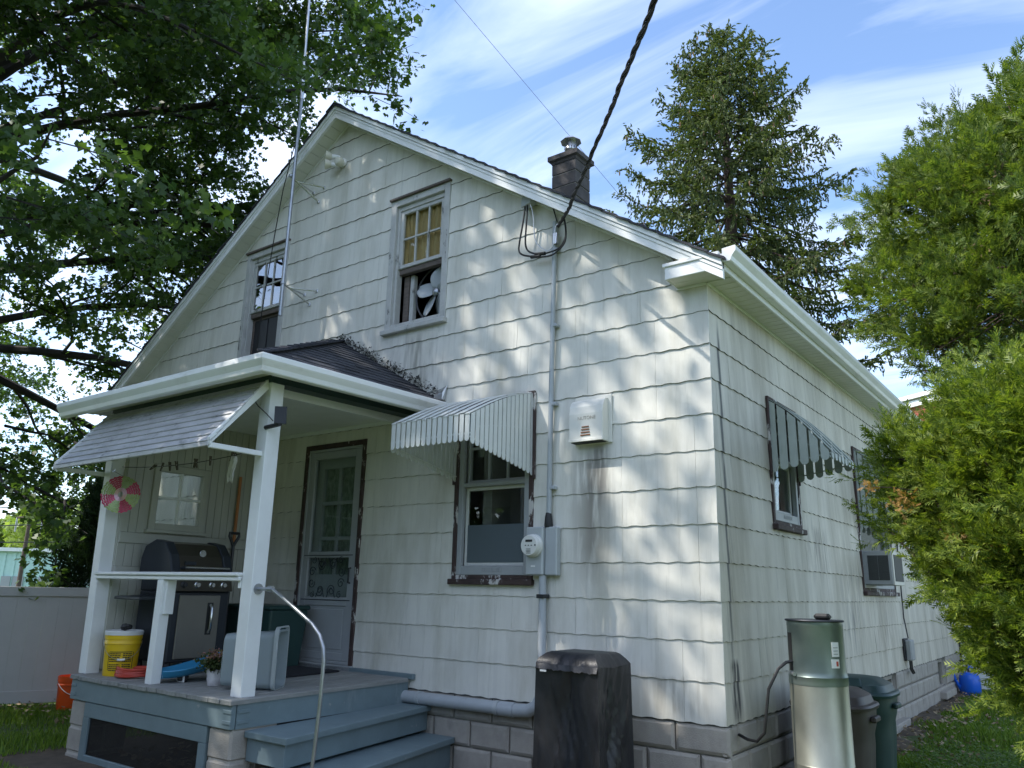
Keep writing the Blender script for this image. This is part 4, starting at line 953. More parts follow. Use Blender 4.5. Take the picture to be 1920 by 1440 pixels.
text_obj('NUTONE', .040, (-1.0, -.1165, 2.175), (math.radians(90), 0, 0), 'vent_letter', vh, 'stamped_letters')
# soot below the vent, as a thin uneven stain on the siding is part of the wall's wear
# flood light
flt = thing('flood_light', (-4.35, 0, 5.55), 'triple flood light with sensor under the gable peak', 'flood light')
MB().lathe([(.055, .008), (.055, .03), (.03, .04), (0, .041)], (-4.33, 0, 5.60), 16, axis=1).build('base', 'trim', flt, smooth=True)
for (tx, ty, tz) in ((-4.455, -.17, 5.66), (-4.455, -.17, 5.555)):
    a = V(-4.35, -.05, tz); b = V(tx, ty, tz); d = (b-a)/np.linalg.norm(b-a)
    MB().tube([a, a+d*.05, a+d*.10], [.022, .026, .03], 12).build('socket', 'trim', flt, smooth=True)
    MB().tube([a+d*.09, a+d*.12, a+d*.16, a+d*.165], [.028, .05, .06, .045], 14).build('bulb', 'lamp_glass', flt, smooth=True)
MB().tube([(-4.31, -.03, 5.56), (-4.27, -.10, 5.53)], .018, 10).build('sensor_arm', 'trim', flt, smooth=True); MB().lathe([(.0, -.05), (.03, -.045), (.05, -.02), (.055, .02), (.04, .05), (0, .055)], (-4.25, -.13, 5.53), 14, axis=1).build('sensor', 'lamp_glass', flt, smooth=True)
# antenna mast with stand-off brackets and coax
mx, my = -4.80, -.36
am = thing('antenna_mast', (mx, my, 3.7), 'tall grey antenna mast on two stand-off brackets beside the attic window', 'antenna')
m0, m1, m2 = F(525, 592, my), F(566, 178, my), F(603, -295, my)
MB().tube([m0, m1], .019, 12).build('pole', 'steel_pipe', am, smooth=True); MB().tube([m1-(m1-m0)*.02, m1+(m2-m1)*.14], .023, 12).build('sleeve', 'aluminium_wire', am, smooth=True); MB().tube([m1, m2, m2+(m2-m1)*.3], .0145, 10).build('upper_pole', 'aluminium_wire', am, smooth=True)
for (hu, hv, feet) in ((546, 330, ((608, 352), (597, 379), (588, 362))), (531, 531, ((594, 546), (580, 571), (571, 553)))):
    h_ = F(hu, hv, my); kn = h_+(F(*feet[1])-h_)*.22
    MB().lathe([(.028, -.012), (.028, .012)], tuple(h_), 12).build('clamp', 'steel_pipe', am)
    MB().tube([h_, kn], .011, 8).build('arm', 'steel', am, smooth=True)
    for (u, v) in feet:
        ft = F(u, v, -.012); MB().tube([kn, ft], .009, 8).build('strut', 'steel', am, smooth=True); MB().cbox(ft[0]-.018, ft[0]+.018, -.018, -.008, ft[2]-.02, ft[2]+.02, .003).build('foot', 'steel', am)
cx = [(553, 270, my-.03), (545, 300, my-.03), (531, 355, -.30), (515, 440, -.2), (500, 530, -.12), (487, 610, -.06), (480, 662, -.03)]
MB().tube([F(*p) for p in cx], .0065, 6).build('coax', 'rubber', am, smooth=True)
for (a, b, nm) in ((m2, V(-1.9, 6.2, 4.62), 'thin guy wire running from the mast top down behind the chimney'), (F(568, 112, my), V(-4.3, .35, zt(-4.3)+.03), 'thin guy wire from the mast to the roof ridge')):
    q = MB().tube([a, (a+b)/2, b], .0035, 5).build('guy_wire', 'steel_pipe'); tag(q, nm, 'wire')
# fan in the attic window
fcn = F(818, 548, .13)
fan = thing('window_fan', tuple(fcn-V(0, 0, .3)), 'grey metal bladed fan standing in the open attic window', 'fan')
MB().lathe([(.028, -.05), (.04, -.03), (.04, .02), (.02, .035), (0, .036)], tuple(fcn), 16, axis=1).build('hub', 'steel_pipe', fan, smooth=True)
bl = MB(); nu, nv = 6, 8; vs = []
for j in range(nv+1):
    t = j/nv; r_ = .035+.235*t; wd = .015+.115*math.sin(math.pi*min(1, .12+t*.84))**.8
    if j == nv: wd = .04
    for i in range(nu+1):
        s = (i/nu-.5); tw = .55-.15*t; x = s*wd*1.6; vs.append((x*math.cos(tw), x*math.sin(tw)+.012*(1-4*s*s), r_))
bl.add(vs, [(j*(nu+1)+i, j*(nu+1)+i+1, (j+1)*(nu+1)+i+1, (j+1)*(nu+1)+i) for j in range(nv) for i in range(nu)])
bl.v = [tuple(np.array(p)+np.array(fan['_o'])) for p in bl.v]
b0 = bl.build('blade', 'zinc', fan, smooth=True, fix=False); b0.data.materials.clear(); pm('fan_blade', (.40, .43, .44), .75, 0, var=.05, spec=.2); b0.data.materials.append(MAT['fan_blade'])
sol = b0.modifiers.new('thick', 'SOLIDIFY'); sol.thickness = .003
for i, ang in enumerate((20, 85, 160, 215, 290)):
    o = b0 if i == 0 else copy_part(b0, (0, 0, 0)); o.location = (0, 0, .3); o.rotation_euler = (0, math.radians(ang), 0)
MB().tube([fcn+.295*V(math.cos(a), 0, math.sin(a))+V(0, .03, 0) for a in np.linspace(0, 2*math.pi, 40)], .012, 6).build('ring', 'black_plastic', fan, smooth=True)
# (stand so that the fan rests on the sill)
MB().cbox(fcn[0]-.2, fcn[0]+.2, fcn[1], fcn[1]+.06, ATR[2]+.0, ATR[2]+.05, .01).build('stand', 'black_plastic', fan)

# ================================================================== THINGS ON THE SIDE WALL
ac = thing('air_conditioner', (.15, 4.38, .96), 'grey window air conditioner jutting from the side window', 'air conditioner')
a0, a1, b0_, b1_, c0_, c1_ = .0, .30, 4.10, 4.64, .98, 1.345
MB().cbox(-.12, a1, b0_, b1_, c0_, c1_, .008).build('case', 'ac_grey', ac)
for x0, x1 in ((.06, .155), (.165, .265)):
    g = MB()
    for i in range(13): g.box(x0, x1, b0_-.0045, b0_-.001, c0_+.06+i*.0195, c0_+.0695+i*.0195)
    g.box(x0-.004, x1+.004, b0_-.0015, b0_-.0005, c0_+.05, c0_+.315); tag(g.build('side_louvre', 'ac_fin', ac), kind='stuff')
MB().cbox(a1-.001, a1+.012, b0_+.01, b1_-.01, c0_+.0, c1_, .004).build('rear_frame', 'ac_cream', ac)
g = MB()
for i in range(24): g.box(a1+.012, a1+.016, b0_+.06, b1_-.06, c0_+.05+i*.0115, c0_+.056+i*.0115)
g.box(a1+.011, a1+.0125, b0_+.05, b1_-.05, c0_+.04, c1_-.04); tag(g.build('rear_grille', 'ac_fin', ac), kind='stuff')
# white filler boards under the unit are part of the window
for ya, yb2 in ((4.10, 4.45), (4.55, 4.98), (5.05, 5.5)): MB().cbox(-.03, .0, ya, yb2, .93, 1.0, .003).build('filler_board', 'sash_white', w2)
# telephone box with cable
tb = thing('telephone_box', (.05, 5.83, .1), 'small grey utility box with cable running up the side wall', 'utility box')
MB().cbox(.009, .03, 5.72, 5.98, .10, .36, .004).build('back_plate', 'black_plastic', tb); MB().cbox(.03, .10, 5.74, 5.96, .10, .345, .014).build('cover', 'ac_grey', tb)
MB().tube([(.05, 5.88, .36), (.02, 5.9, .6), (.016, 5.95, 1.4), (.016, 6.05, 2.4), (.02, 6.1, 3.14)], .008, 6).build('cable', 'black_plastic', tb, smooth=True)
for dy in (0, .09): MB().tube([(.06, 5.80+dy, .11), (.06, 5.80+dy, .0), (.07, 5.86+dy, -.05), (.05, 5.90+dy, -.03)], .012, 6).build('tail', 'rubber', tb, smooth=True)
# downspout cable/hose bib at the far corner
hb = thing('corner_pipe', (.03, 10.1, -.6), 'thin black pipe down the far house corner with a tap', 'pipe')
MB().tube([(.02, 10.12, 1.9), (.02, 10.12, .25), (.025, 10.1, -.15), (.03, 10.08, -.6)], .018, 8).build('pipe', 'rubber', hb, smooth=True)
MB().tube([(-.02, 9.95, -.13), (.16, 9.98, -.13)], .014, 8).build('tap', 'rubber', hb, smooth=True); MB().lathe([(.035, -.01), (.035, .01)], (.16, 9.98, -.13), 10, axis=0).build('tap_wheel', 'rubber', hb)
MB().tube([(.06, 9.95, -.13), (.13, 9.8, -.18), (.18, 9.62, -.30), (.19, 9.55, -.36)], .018, 8).build('hose', 'rubber', hb, smooth=True)
MB().lathe([(.021, -.012), (.021, .012)], (.02, 10.12, .17), 8).build('joint', 'label_white', hb)

# ================================================================== THINGS BY THE WALL
# barbecue under a black cover
bc = thing('grill_cover', (-.8, -.5, GZ), 'black fabric cover over a grill standing against the front wall', 'grill cover')
X0, X1, Y0, Y1, ZT = -1.045, -.555, -.72, -.28, .452
nx_, nz_ = 28, 64
def cover_ring(z, t):
    P_ = []; per = []
    for i in range(nx_): per.append((X0+(X1-X0)*i/nx_, Y0))
    for i in range(nx_): per.append((X1, Y0+(Y1-Y0)*i/nx_))
    for i in range(nx_): per.append((X1-(X1-X0)*i/nx_, Y1))
    for i in range(nx_): per.append((X0, Y1-(Y1-Y0)*i/nx_))
    cxm, cym = (X0+X1)/2, (Y0+Y1)/2; N4 = len(per); lo = 1-t
    for i, (x, y) in enumerate(per):
        a = i*2*math.pi/N4
        ed = abs(((i % nx_)/nx_)-.0); ed = min(ed, 1-ed)*2     # 0 at the corners, 1 mid-face
        sag = -.030*ed*math.sin(math.pi*min(1, lo*1.6))        # fabric pulls in between the corners
        fold = (.016*math.sin(a*5+2.2*lo)+.012*math.sin(a*11+1.7-3.1*lo)+.008*math.sin(a*19+6*lo))*(.15+.85*lo)*ed**.6
        crease = .010*math.sin(a*8+14*lo+2.0*math.sin(5*lo+a))*ed*(.4+.6*math.sin(math.pi*lo))
        cr2 = (.010*abs(math.sin(a*9+7*lo))+.009*abs(math.sin(a*14-9*lo+1.3*math.sin(6*lo)))+.006*abs(math.sin(a*21+17*lo)))*ed**.5*(.25+.75*math.sin(math.pi*min(1, lo*1.2)))
        k = 1-cr2/.24*1.3+(2.0*fold+sag+1.6*crease)/.24*.55+.035*lo*(1-ed)+.02*lo
        P_.append((cxm+(x-cxm)*k, cym+(y-cym)*k, z-.015*ed*(t > .99)))
    return P_
g = MB(); nper = 4*nx_
for j in range(nz_+1):
    t = j/nz_; g.v += cover_ring(GZ+.05+(.375-GZ-.05)*t, t)
for sx_, sy_, hz_t in ((.93, .92, .405), (.80, .76, .437), (.70, .66, ZT-.004)):
    for i, p in enumerate(cover_ring(.375, 1)):
        g.v.append(((p[0]-(X0+X1)/2)*sx_+(X0+X1)/2-.01, (p[1]-(Y0+Y1)/2)*sy_+(Y0+Y1)/2+.02*(1-sy_)/.34, hz_t))
g.v.append(((X0+X1)/2, (Y0+Y1)/2+.02, ZT-.012)); cI = len(g.v)-1
for j in range(nz_+3):
    for k in range(nper): g.f.append((j*nper+k, j*nper+(k+1) % nper, (j+1)*nper+(k+1) % nper, (j+1)*nper+k))
for k in range(nper): g.f.append(((nz_+3)*nper+k, (nz_+3)*nper+(k+1) % nper, cI))
g.build('cover', 'cover_fabric', bc, smooth=True)
fl_ = MB(); nfl = 26
for i in range(nfl+1):        # top flap overlapping the gathered skirt
    t = i/nfl; x = X0+.004+(X1-X0-.008)*t; zb = .338-.006*t+.0035*math.sin(i*1.3)+.003*math.sin(i*2.9); yo = .014+.004*math.sin(i*.8)
    fl_.v += [(x, Y0-.001, .372), (x, Y0-yo, zb), (x, Y0-yo+.004, zb), (x, Y0+.004, .368)]
for i in range(nfl):
    for k in range(4): fl_.f.append((4*i+k, 4*i+(k+1) % 4, 4*i+4+(k+1) % 4, 4*i+4+k))
fl_.f += [(0, 1, 2, 3), tuple(4*nfl+k for k in (3, 2, 1, 0))]
fl_.build('flap', 'cover_fabric', bc, smooth=True)
MB().box(X0+.05, X0+.10, Y0-.024, Y0-.021, .322, .334).build('sewn_label', 'label_white', bc)
MB().tube([(X1+.002, Y0-.002, .36), (X1+.006, Y0-.006, 0), (X1+.012, Y0-.01, -.5)], .0045, 5).build('seam', 'black_plastic', bc)
# gas cylinder with hood
gc = (.535, .30)
gy = thing('gas_cylinder', (*gc, GZ), 'tall galvanised gas cylinder with hooded top beside the house corner', 'gas cylinder')
MB().lathe([(.15, GZ), (.183, GZ+.03), (.185, GZ+.4), (.186, GZ+.401), (.184, GZ+.404), (.184, .30), (.180, .33)], (*gc, 0), 40).build('body', 'galvanised', gy, smooth=True)
pm('hood_metal', (.20, .245, .225), .4, .65, var=.1, vscale=5)
MB().lathe([(.186, .285), (.188, .30), (.186, .335), (.188, .338), (.184, .345), (.180, .37), (.178, .655), (.180, .66), (.178, .685)], (*gc, 0), 40).build('hood', 'hood_metal', gy, smooth=True)
MB().lathe([(.186, .684), (.190, .690), (.186, .697), (0, .700)], (*gc, 0), 40).build('lid', 'grill_dark', gy, smooth=True)
MB().cbox(gc[0]+.03, gc[0]+.13, gc[1]-.12, gc[1]-.04, .699, .738, .015).build('lid_knob', 'rubber', gy)
def on_cyl(a, r, z): return (gc[0]+r*math.cos(a), gc[1]+r*math.sin(a), z)
def cyl_patch(a0, a1, z0, z1, r, mat, nm):
    n = 8; vs = []
    for i in range(n+1):
        a = a0+(a1-a0)*i/n
        for rr in (r, r+.002): vs += [on_cyl(a, rr, z0), on_cyl(a, rr, z1)]
    fs = []
    for i in range(n):
        b = 4*i; fs += [(b+2, b+6, b+7, b+3), (b, b+1, b+5, b+4), (b+1, b+3, b+7, b+5), (b, b+4, b+6, b+2)]
    fs += [(0, 2, 3, 1), (4*n, 4*n+1, 4*n+3, 4*n+2)]
    return MB().add(vs, fs).build(nm, mat, gy)
cyl_patch(math.radians(-149), math.radians(-131), .37, .61, .179, 'ink', 'hood_slot')
cyl_patch(math.radians(-42), math.radians(-24), .47, .56, .179, 'label_white', 'label'); cyl_patch(math.radians(-45), math.radians(-26), .40, .455, .180, 'label_white', 'label')
cyl_patch(math.radians(-34), math.radians(-29), .412, .442, .1825, 'label_red', 'hazard_mark')
for i in range(3): cyl_patch(math.radians(-39), math.radians(-28), .485+.02*i, .489+.02*i, .1815, 'ac_grey', 'label_print')
MB().tube([on_cyl(math.radians(-133), .17, .43), on_cyl(math.radians(-135), .22, .42), (.34, .10, .38), (.28, .06, .25), (.26, .05, .10), (.24, .05, -.02), (.18, .07, -.08), (.10, .12, -.085), (.01, .20, -.075)], .0105, 8).build('gas_hose', 'rubber', gy, smooth=True)
MB().tube([on_cyl(math.radians(-145), .18, .355), on_cyl(math.radians(-120), .20, .35)], .012, 8).build('hood_clip', 'steel_pipe', gy)
# trash cans
def trash_can(c, r, zt_, mat, label, window):
    o = thing('trash_can', (*c, GZ), label, 'trash can')
    def ribbed(r0, r1, z0, z1, n=56, m=10):
        g_ = MB()
        for j in range(m+1):
            t = j/m; z = z0+(z1-z0)*t; rr = r0+(r1-r0)*t
            band = .012 if t > .74 else 0
            for i in range(n):
                a = 2*math.pi*i/n; rib = .006*(1 if (i//4) % 2 else 0) if t < .7 else 0
                sq = 1.0/((abs(math.cos(a))**4+abs(math.sin(a))**4)**.25)*.93
                g_.v.append((c[0]+(rr+rib+band)*sq*math.cos(a), c[1]+(rr+rib+band)*sq*math.sin(a), z))
        for j in range(m):
            for i in range(n): g_.f.append((j*n+i, j*n+(i+1) % n, (j+1)*n+(i+1) % n, (j+1)*n+i))
        g_.f.append(tuple(range(n-1, -1, -1))); return g_
    body_top = zt_-.13
    ribbed(r*.78, r*.97, GZ, body_top).build('body', mat, o, smooth=True)
    g_ = MB(); n = 56
    for rr, z in ((r*.98, body_top-.02), (r*1.07, body_top-.015), (r*1.09, body_top+.005), (r*1.06, body_top+.02), (r*.96, body_top+.025), (r*.90, body_top+.075), (r*.62, zt_-.012), (r*.3, zt_), (.02, zt_+.003)):
        for i in range(n):
            a = 2*math.pi*i/n; sq = 1.0/((abs(math.cos(a))**4+abs(math.sin(a))**4)**.25)*.93
            g_.v.append((c[0]+rr*sq*math.cos(a), c[1]+rr*sq*math.sin(a), z))
    for j in range(8):
        for i in range(n): g_.f.append((j*n+i, j*n+(i+1) % n, (j+1)*n+(i+1) % n, (j+1)*n+i))
    g_.f.append(tuple(8*n+i for i in range(n))); g_.build('lid', mat, o, smooth=True)
    for sg in (-1, 1): MB().cbox(c[0]+sg*r*.99-.02, c[0]+sg*r*.99+.02, c[1]-.08, c[1]+.08, body_top-.10, body_top-.06, .01).build('handle', mat, o)
    if window:
        h0 = r*.88; MB().hexa([(c[0]-.12, c[1]-h0+.02, body_top+.055), (c[0]+.12, c[1]-h0+.02, body_top+.055), (c[0]+.09, c[1]-r*.60, zt_-.02), (c[0]-.09, c[1]-r*.60, zt_-.02), (c[0]-.12, c[1]-h0-.005, body_top+.065), (c[0]+.12, c[1]-h0-.005, body_top+.065), (c[0]+.09, c[1]-r*.60-.01, zt_-.004), (c[0]-.09, c[1]-r*.60-.01, zt_-.004)]).build('lid_panel', mat, o, bevel=.008)
    return o
trash_can((.40, 1.12), .285, .205, 'bin_brown', 'brown plastic trash can with domed lid, next to the gas cylinder', False)
trash_can((.37, 1.88), .31, .225, 'bin_green', 'dark green plastic trash can with domed lid, behind the brown can', True)
# blue watering can by the far corner
wc = (.20, 9.42)
bcn = thing('watering_can', (*wc, GZ), 'bright blue plastic watering can on the grass at the far corner', 'watering can')
MB().lathe([(.13, GZ), (.15, GZ+.03), (.15, GZ+.24), (.135, GZ+.30), (.10, GZ+.335), (.05, GZ+.34)], (*wc, 0), 24).build('body', 'can_blue', bcn, smooth=True)
MB().tube([(wc[0]+.06, wc[1], GZ+.32), (wc[0]+.07, wc[1]-.03, GZ+.40), (wc[0]+.03, wc[1]-.08, GZ+.43), (wc[0]-.02, wc[1]-.1, GZ+.40), (wc[0]-.06, wc[1]-.1, GZ+.30)], .018, 8).build('handle', 'can_blue', bcn, smooth=True)
MB().tube([(wc[0]-.12, wc[1]-.05, GZ+.08), (wc[0]-.18, wc[1]-.12, GZ+.22), (wc[0]-.2, wc[1]-.14, GZ+.33)], [.03, .022, .02], 8).build('spout', 'can_blue', bcn, smooth=True)

# ================================================================== THINGS ON THE PORCH
def deckz(y): return DZ(y)
# gas grill with its back to the side wall (front faces +x)
gr = thing('gas_grill', (-4.78, -1.16, deckz(-1.1)), 'bronze and charcoal gas grill with closed lid behind the porch rail', 'grill')
gx0, gx1, gy0, gy1 = -5.06, -4.50, -1.37, -.80; dz0 = deckz(-1.1)
MB().cbox(gx0, gx1, gy0, gy1, dz0+.10, .775, .012).build('cabinet', 'grill_dark', gr)
for y0, y1 in ((-1.31, -.90),): 
    MB().cbox(gx1, gx1+.018, y0, y1, dz0+.13, .745, .006).build('door', 'grill_door', gr)
    MB().tube([(gx1+.02, y1-.10, .42), (gx1+.05, y1-.10, .45), (gx1+.05, y1-.10, .63), (gx1+.02, y1-.10, .66)], .014, 8).build('door_handle', 'steel', gr, smooth=True)
    MB().cbox(gx1+.0185, gx1+.022, y1-.13, y1-.07, .40, .68, .008).build('handle_plate', 'ink', gr)
MB().hexa([(gx1-.02, gy0, .78), (gx1+.045, gy0, .78), (gx1+.045, gy1, .78), (gx1-.02, gy1, .78), (gx1-.04, gy0, .895), (gx1+.01, gy0, .895), (gx1+.01, gy1, .895), (gx1-.04, gy1, .895)]).build('control_panel', 'grill_bronze', gr, bevel=.006)
for y in (-1.30, -1.17, -1.02, -.90): MB().lathe([(.028, 0), (.028, .012), (.02, .016), (.018, .04), (0, .041)], (gx1+.028, y, .835), 14, axis=0).build('knob', 'steel' if y > -1.3 else 'black_plastic', gr, smooth=True)
MB().cbox(gx0, gx1-.02, gy0, gy1, .776, .93, .01).build('firebox', 'grill_dark', gr)
lp = [(0, .93), (.005, 1.06), (.06, 1.17), (.20, 1.225), (.36, 1.20), (.47, 1.09), (.53, .93)]
MB().prism(lp, lambda a, b, d: (gx0+.0+a, d, b), gy0+.06, gy1-.06).build('lid', 'grill_bronze', gr, bevel=.01)
for ya, yb3 in ((gy0-.03, gy0+.062), (gy1-.062, gy1+.03)):
    lq = [(a-.01 if a < .2 else a+.012, b+(.012 if b > .95 else 0)) for a, b in lp]
    MB().prism(lq, lambda a, b, d: (gx0+a, d, b), ya, yb3).build('lid_end', 'grill_dark', gr, bevel=.012)
MB().tube([(gx1+.045, gy0+.06, .985), (gx1+.045, gy1-.06, .985)], .011, 10).build('lid_handle', 'steel', gr, smooth=True)
for y in (gy0+.07, gy1-.07): MB().tube([(gx1-.03, y, .98), (gx1+.045, y, .985)], .012, 8).build('handle_post', 'grill_dark', gr)
MB().lathe([(.034, 0), (.034, .008), (.03, .012), (0, .013)], (gx0+.47, -1.07, 1.115), 18, axis=0).build('thermometer', 'steel', gr, smooth=True)
MB().box(gx0+.50, gx0+.512, -1.26, -1.15, 1.01, 1.04).build('badge', 'grill_dark', gr)
MB().hexa([(gx0+.05, gy0-.26, .70), (gx1-.08, gy0-.26, .70), (gx1-.08, gy0-.002, .70), (gx0+.05, gy0-.002, .70), (gx0+.05, gy0-.26, .725), (gx1-.08, gy0-.26, .725), (gx1-.08, gy0-.002, .74), (gx0+.05, gy0-.002, .74)]).build('side_shelf', 'grill_dark', gr, bevel=.006)
for y in (gy0+.05, gy1-.05):
    for x in (gx0+.05, gx1-.05): MB().lathe([(.03, dz0-.002), (.035, dz0+.05), (.03, dz0+.101)], (x, y, 0), 10).build('caster', 'black_plastic', gr)
# shovel leaning in the corner
sh = thing('shovel', (-4.86, -.62, deckz(-.6)), 'black D-handled shovel standing upright beside the grill', 'shovel')
P0 = S(440, 1000, -4.86)
hx, hy, hz = P0; 
MB().tube([(hx, hy, deckz(hy)+.25), (hx, hy, hz-.12)], .016, 8).build('shaft', 'black_plastic', sh, smooth=True)
MB().tube([(hx, hy, hz-.13), (hx, hy-.02, hz-.09), (hx, hy-.055, hz-.03), (hx, hy-.055, hz), (hx, hy+.055, hz), (hx, hy+.055, hz-.03), (hx, hy+.02, hz-.09), (hx, hy, hz-.13)], .015, 8).build('grip', 'black_plastic', sh, smooth=True)
MB().hexa([(hx-.012, hy-.11, deckz(hy)+.005), (hx+.012, hy-.11, deckz(hy)+.005), (hx+.012, hy+.11, deckz(hy)+.005), (hx-.012, hy+.11, deckz(hy)+.005), (hx-.012, hy-.09, deckz(hy)+.28), (hx+.012, hy-.09, deckz(hy)+.28), (hx+.012, hy+.09, deckz(hy)+.28), (hx-.012, hy+.09, deckz(hy)+.28)]).build('blade', 'grill_dark', sh)
# long orange wooden handle
wp = MB().tube([(-5.08, -.42, deckz(-.4)), (-5.1, -.40, 1.95)], .016, 8).build('broom_handle', 'wood_orange', None, smooth=True); tag(wp, 'orange wooden pole leaning in the porch corner', 'pole')
# dark green storage bin by the door
gb = thing('storage_bin', (-4.75, -.32, deckz(-.3)), 'dark green plastic bin standing left of the storm door', 'bin')
p0 = F(541, 1140, -.35)
bx0, bx1, by0, by1 = -5.05, p0[0], -.55, -.10
MB().hexa([(bx0+.04, by0+.03, deckz(-.3)), (bx1-.05, by0+.03, deckz(-.3)), (bx1-.05, by1-.03, deckz(-.3)), (bx0+.04, by1-.03, deckz(-.3)), (bx0, by0, .62), (bx1, by0, .62), (bx1, by1, .62), (bx0, by1, .62)]).build('body', 'bin_green', gb, bevel=.02)
MB().cbox(bx0-.015, bx1+.015, by0-.015, by1+.015, .615, .66, .014).build('lid', 'bin_green', gb)
# doormat
dmz = deckz(-.55)+.004
mt = MB().hexa([(-4.5, -.86, deckz(-.86)+.004), (-3.62, -.86, deckz(-.86)+.004), (-3.62, -.16, deckz(-.16)+.004), (-4.5, -.16, deckz(-.16)+.004), (-4.5, -.86, deckz(-.86)+.018), (-3.62, -.86, deckz(-.86)+.018), (-3.62, -.16, deckz(-.16)+.018), (-4.5, -.16, deckz(-.16)+.018)]).build('doormat', 'mat_black', bevel=.004); tag(mt, 'black rubber doormat on the deck before the door', 'doormat')
# yellow bucket
yb_ = PX(197, 1268, 2, deckz(-1.6)); byc = (yb_[0]-.02, yb_[1]+.13)
bz = deckz(byc[1])
bk = thing('bucket', (*byc, bz), 'yellow plastic bucket with white lid on the deck by the corner post', 'bucket')
MB().lathe([(.128, bz), (.132, bz+.01), (.143, bz+.26), (.150, bz+.262), (.150, bz+.275), (.146, bz+.28), (.146, bz+.30), (.151, bz+.302), (.151, bz+.335), (.146, bz+.34)], (*byc, 0), 40).build('body', 'bucket_yellow', bk, smooth=True)
MB().lathe([(.154, bz+.335), (.156, bz+.365), (.150, bz+.372), (.140, bz+.366), (0, bz+.362)], (*byc, 0), 40).build('lid', 'lid_white', bk, smooth=True)
tocam = math.atan2(CL[1]-byc[1], CL[0]-byc[0])
def bpatch(a0, a1, z0, z1, mat, nm, rr=None):
    n = 6; vs = []
    for i in range(n+1):
        a = tocam+a0+(a1-a0)*i/n
        for z in (z0, z1):
            r = .1315+(.143-.1315)*((z-.01)/.25)
            for d in (.0005, .002): vs.append((byc[0]+(r+d)*math.cos(a), byc[1]+(r+d)*math.sin(a), bz+z))
    fs = []
    for i in range(n):
        b = 4*i; fs += [(b+1, b+5, b+7, b+3), (b, b+2, b+6, b+4), (b+2, b+3, b+7, b+6), (b, b+4, b+5, b+1)]
    fs += [(0, 1, 3, 2), (4*n, 4*n+2, 4*n+3, 4*n+1)]
    return MB().add(vs, fs), nm, mat
pr_ = MB()
for (a0, a1, zt0, nl) in ((-.72, -.05, .185, 5), (.08, .62, .185, 5), (-.72, -.05, .095, 4), (.08, .62, .095, 3)):
    for i in range(nl):
        z = zt0-i*.0155
        aa = a0
        while aa < a1-.03:
            wln = random.uniform(.05, .16); q, _, _ = bpatch(aa, min(aa+wln, a1), z-.0042, z+.0042, '', ''); pr_.add(q.v, q.f); aa += wln+.025
for aa in (-.80, .70): q, _, _ = bpatch(aa, aa+.03, .05, .20, '', ''); pr_.add(q.v, q.f)
q, _, _ = bpatch(-.70, .62, .196, .202, '', ''); pr_.add(q.v, q.f)
q, _, _ = bpatch(.10, .45, .045, .062, '', ''); pr_.add(q.v, q.f)
tag(pr_.build('small_print', 'ink', bk), kind='stuff')
ca, sa = math.cos(tocam), math.sin(tocam); side = V(-sa, ca, 0); fw = V(ca, sa, 0); cc = V(*byc, bz)
hp = [cc+side*.152*math.cos(t)+fw*(.155*math.sin(t))+V(0, 0, .29-.155*math.sin(t)) for t in np.linspace(0, math.pi, 17)]
MB().tube(hp, .0025, 5).build('bail', 'zinc', bk, smooth=True); MB().tube(hp[7:10], .010, 8).build('grip', 'label_white', bk, smooth=True)
# trowel / tool on the lid
tl = thing('garden_glove', (*byc, bz+.366), 'crumpled dark glove lying on the yellow bucket lid', 'glove')
g = MB(); n = 10
for (ox, oy, oz, r) in ((0, 0, .028, .040), (.04, .01, .03, .032), (-.035, .015, .022, .03), (.065, -.01, .04, .022)):
    g.lathe([(0.001, -r*.8), (r*.8, -r*.6), (r, 0), (r*.75, r*.55), (.001, r*.75)], (byc[0]+ox, byc[1]+oy, bz+.372+oz), n)
g.build('glove', 'rubber', tl, smooth=True)
# red hose coil
hc = PX(236, 1272, 2, deckz(-1.65)); hcx, hcy = hc[0]-.03, hc[1]+.10
hz_ = deckz(hcy)
pth = []
for i in range(150):
    a = i*.30; k = i//21; r = .155-.014*((i/21) % 3)+.008*math.sin(a*.7); pth.append((hcx+r*1.25*math.cos(a), hcy+r*math.sin(a), hz_+.014+.020*(i/21*.42)+.004*math.sin(a*2.3)))
tag(MB().tube(pth, .0125, 7).build('hose_coil', 'hose_red', smooth=True), 'coiled red hose lying on the deck beside the yellow bucket', 'hose')
# blue sled leaning low behind the middle rail post
bl_ = thing('plastic_sled', (-4.0, -1.35, deckz(-1.4)), 'blue plastic sled lying tilted on the deck below the grill', 'sled')
A = PX(291, 1277, 2, deckz(-1.6)); zA = deckz(A[1])
L0 = V(-4.12, -1.62, deckz(-1.6)+.005); L1 = V(-3.98, -.98, deckz(-1.0)+.16)
nn_ = 12; g = MB(); sec = [(-.17, .055), (-.15, .02), (-.12, .0), (0, -.006), (.12, .0), (.15, .02), (.17, .055), (.165, .062), (.14, .03), (.11, .012), (0, .006), (-.11, .012), (-.14, .03), (-.165, .062)]
ax = (L1-L0)/np.linalg.norm(L1-L0); lat = np.cross(V(0, 0, 1), ax); lat /= np.linalg.norm(lat); upv = np.cross(ax, lat)
for j in range(nn_+1):
    t = j/nn_; sc_ = 1-.35*abs(2*t-1)**3; c_ = L0+(L1-L0)*t+upv*(.03*abs(2*t-1)**3)
    for s_, h_ in sec: g.v.append(tuple(c_+lat*s_*sc_+upv*(h_+.005)))
m_ = len(sec)
for j in range(nn_):
    for k in range(m_): g.f.append((j*m_+k, j*m_+(k+1) % m_, (j+1)*m_+(k+1) % m_, (j+1)*m_+k))
g.f += [tuple(range(m_)), tuple(nn_*m_+k for k in range(m_-1, -1, -1))]
g.build('shell', 'sled_blue', bl_, smooth=True)
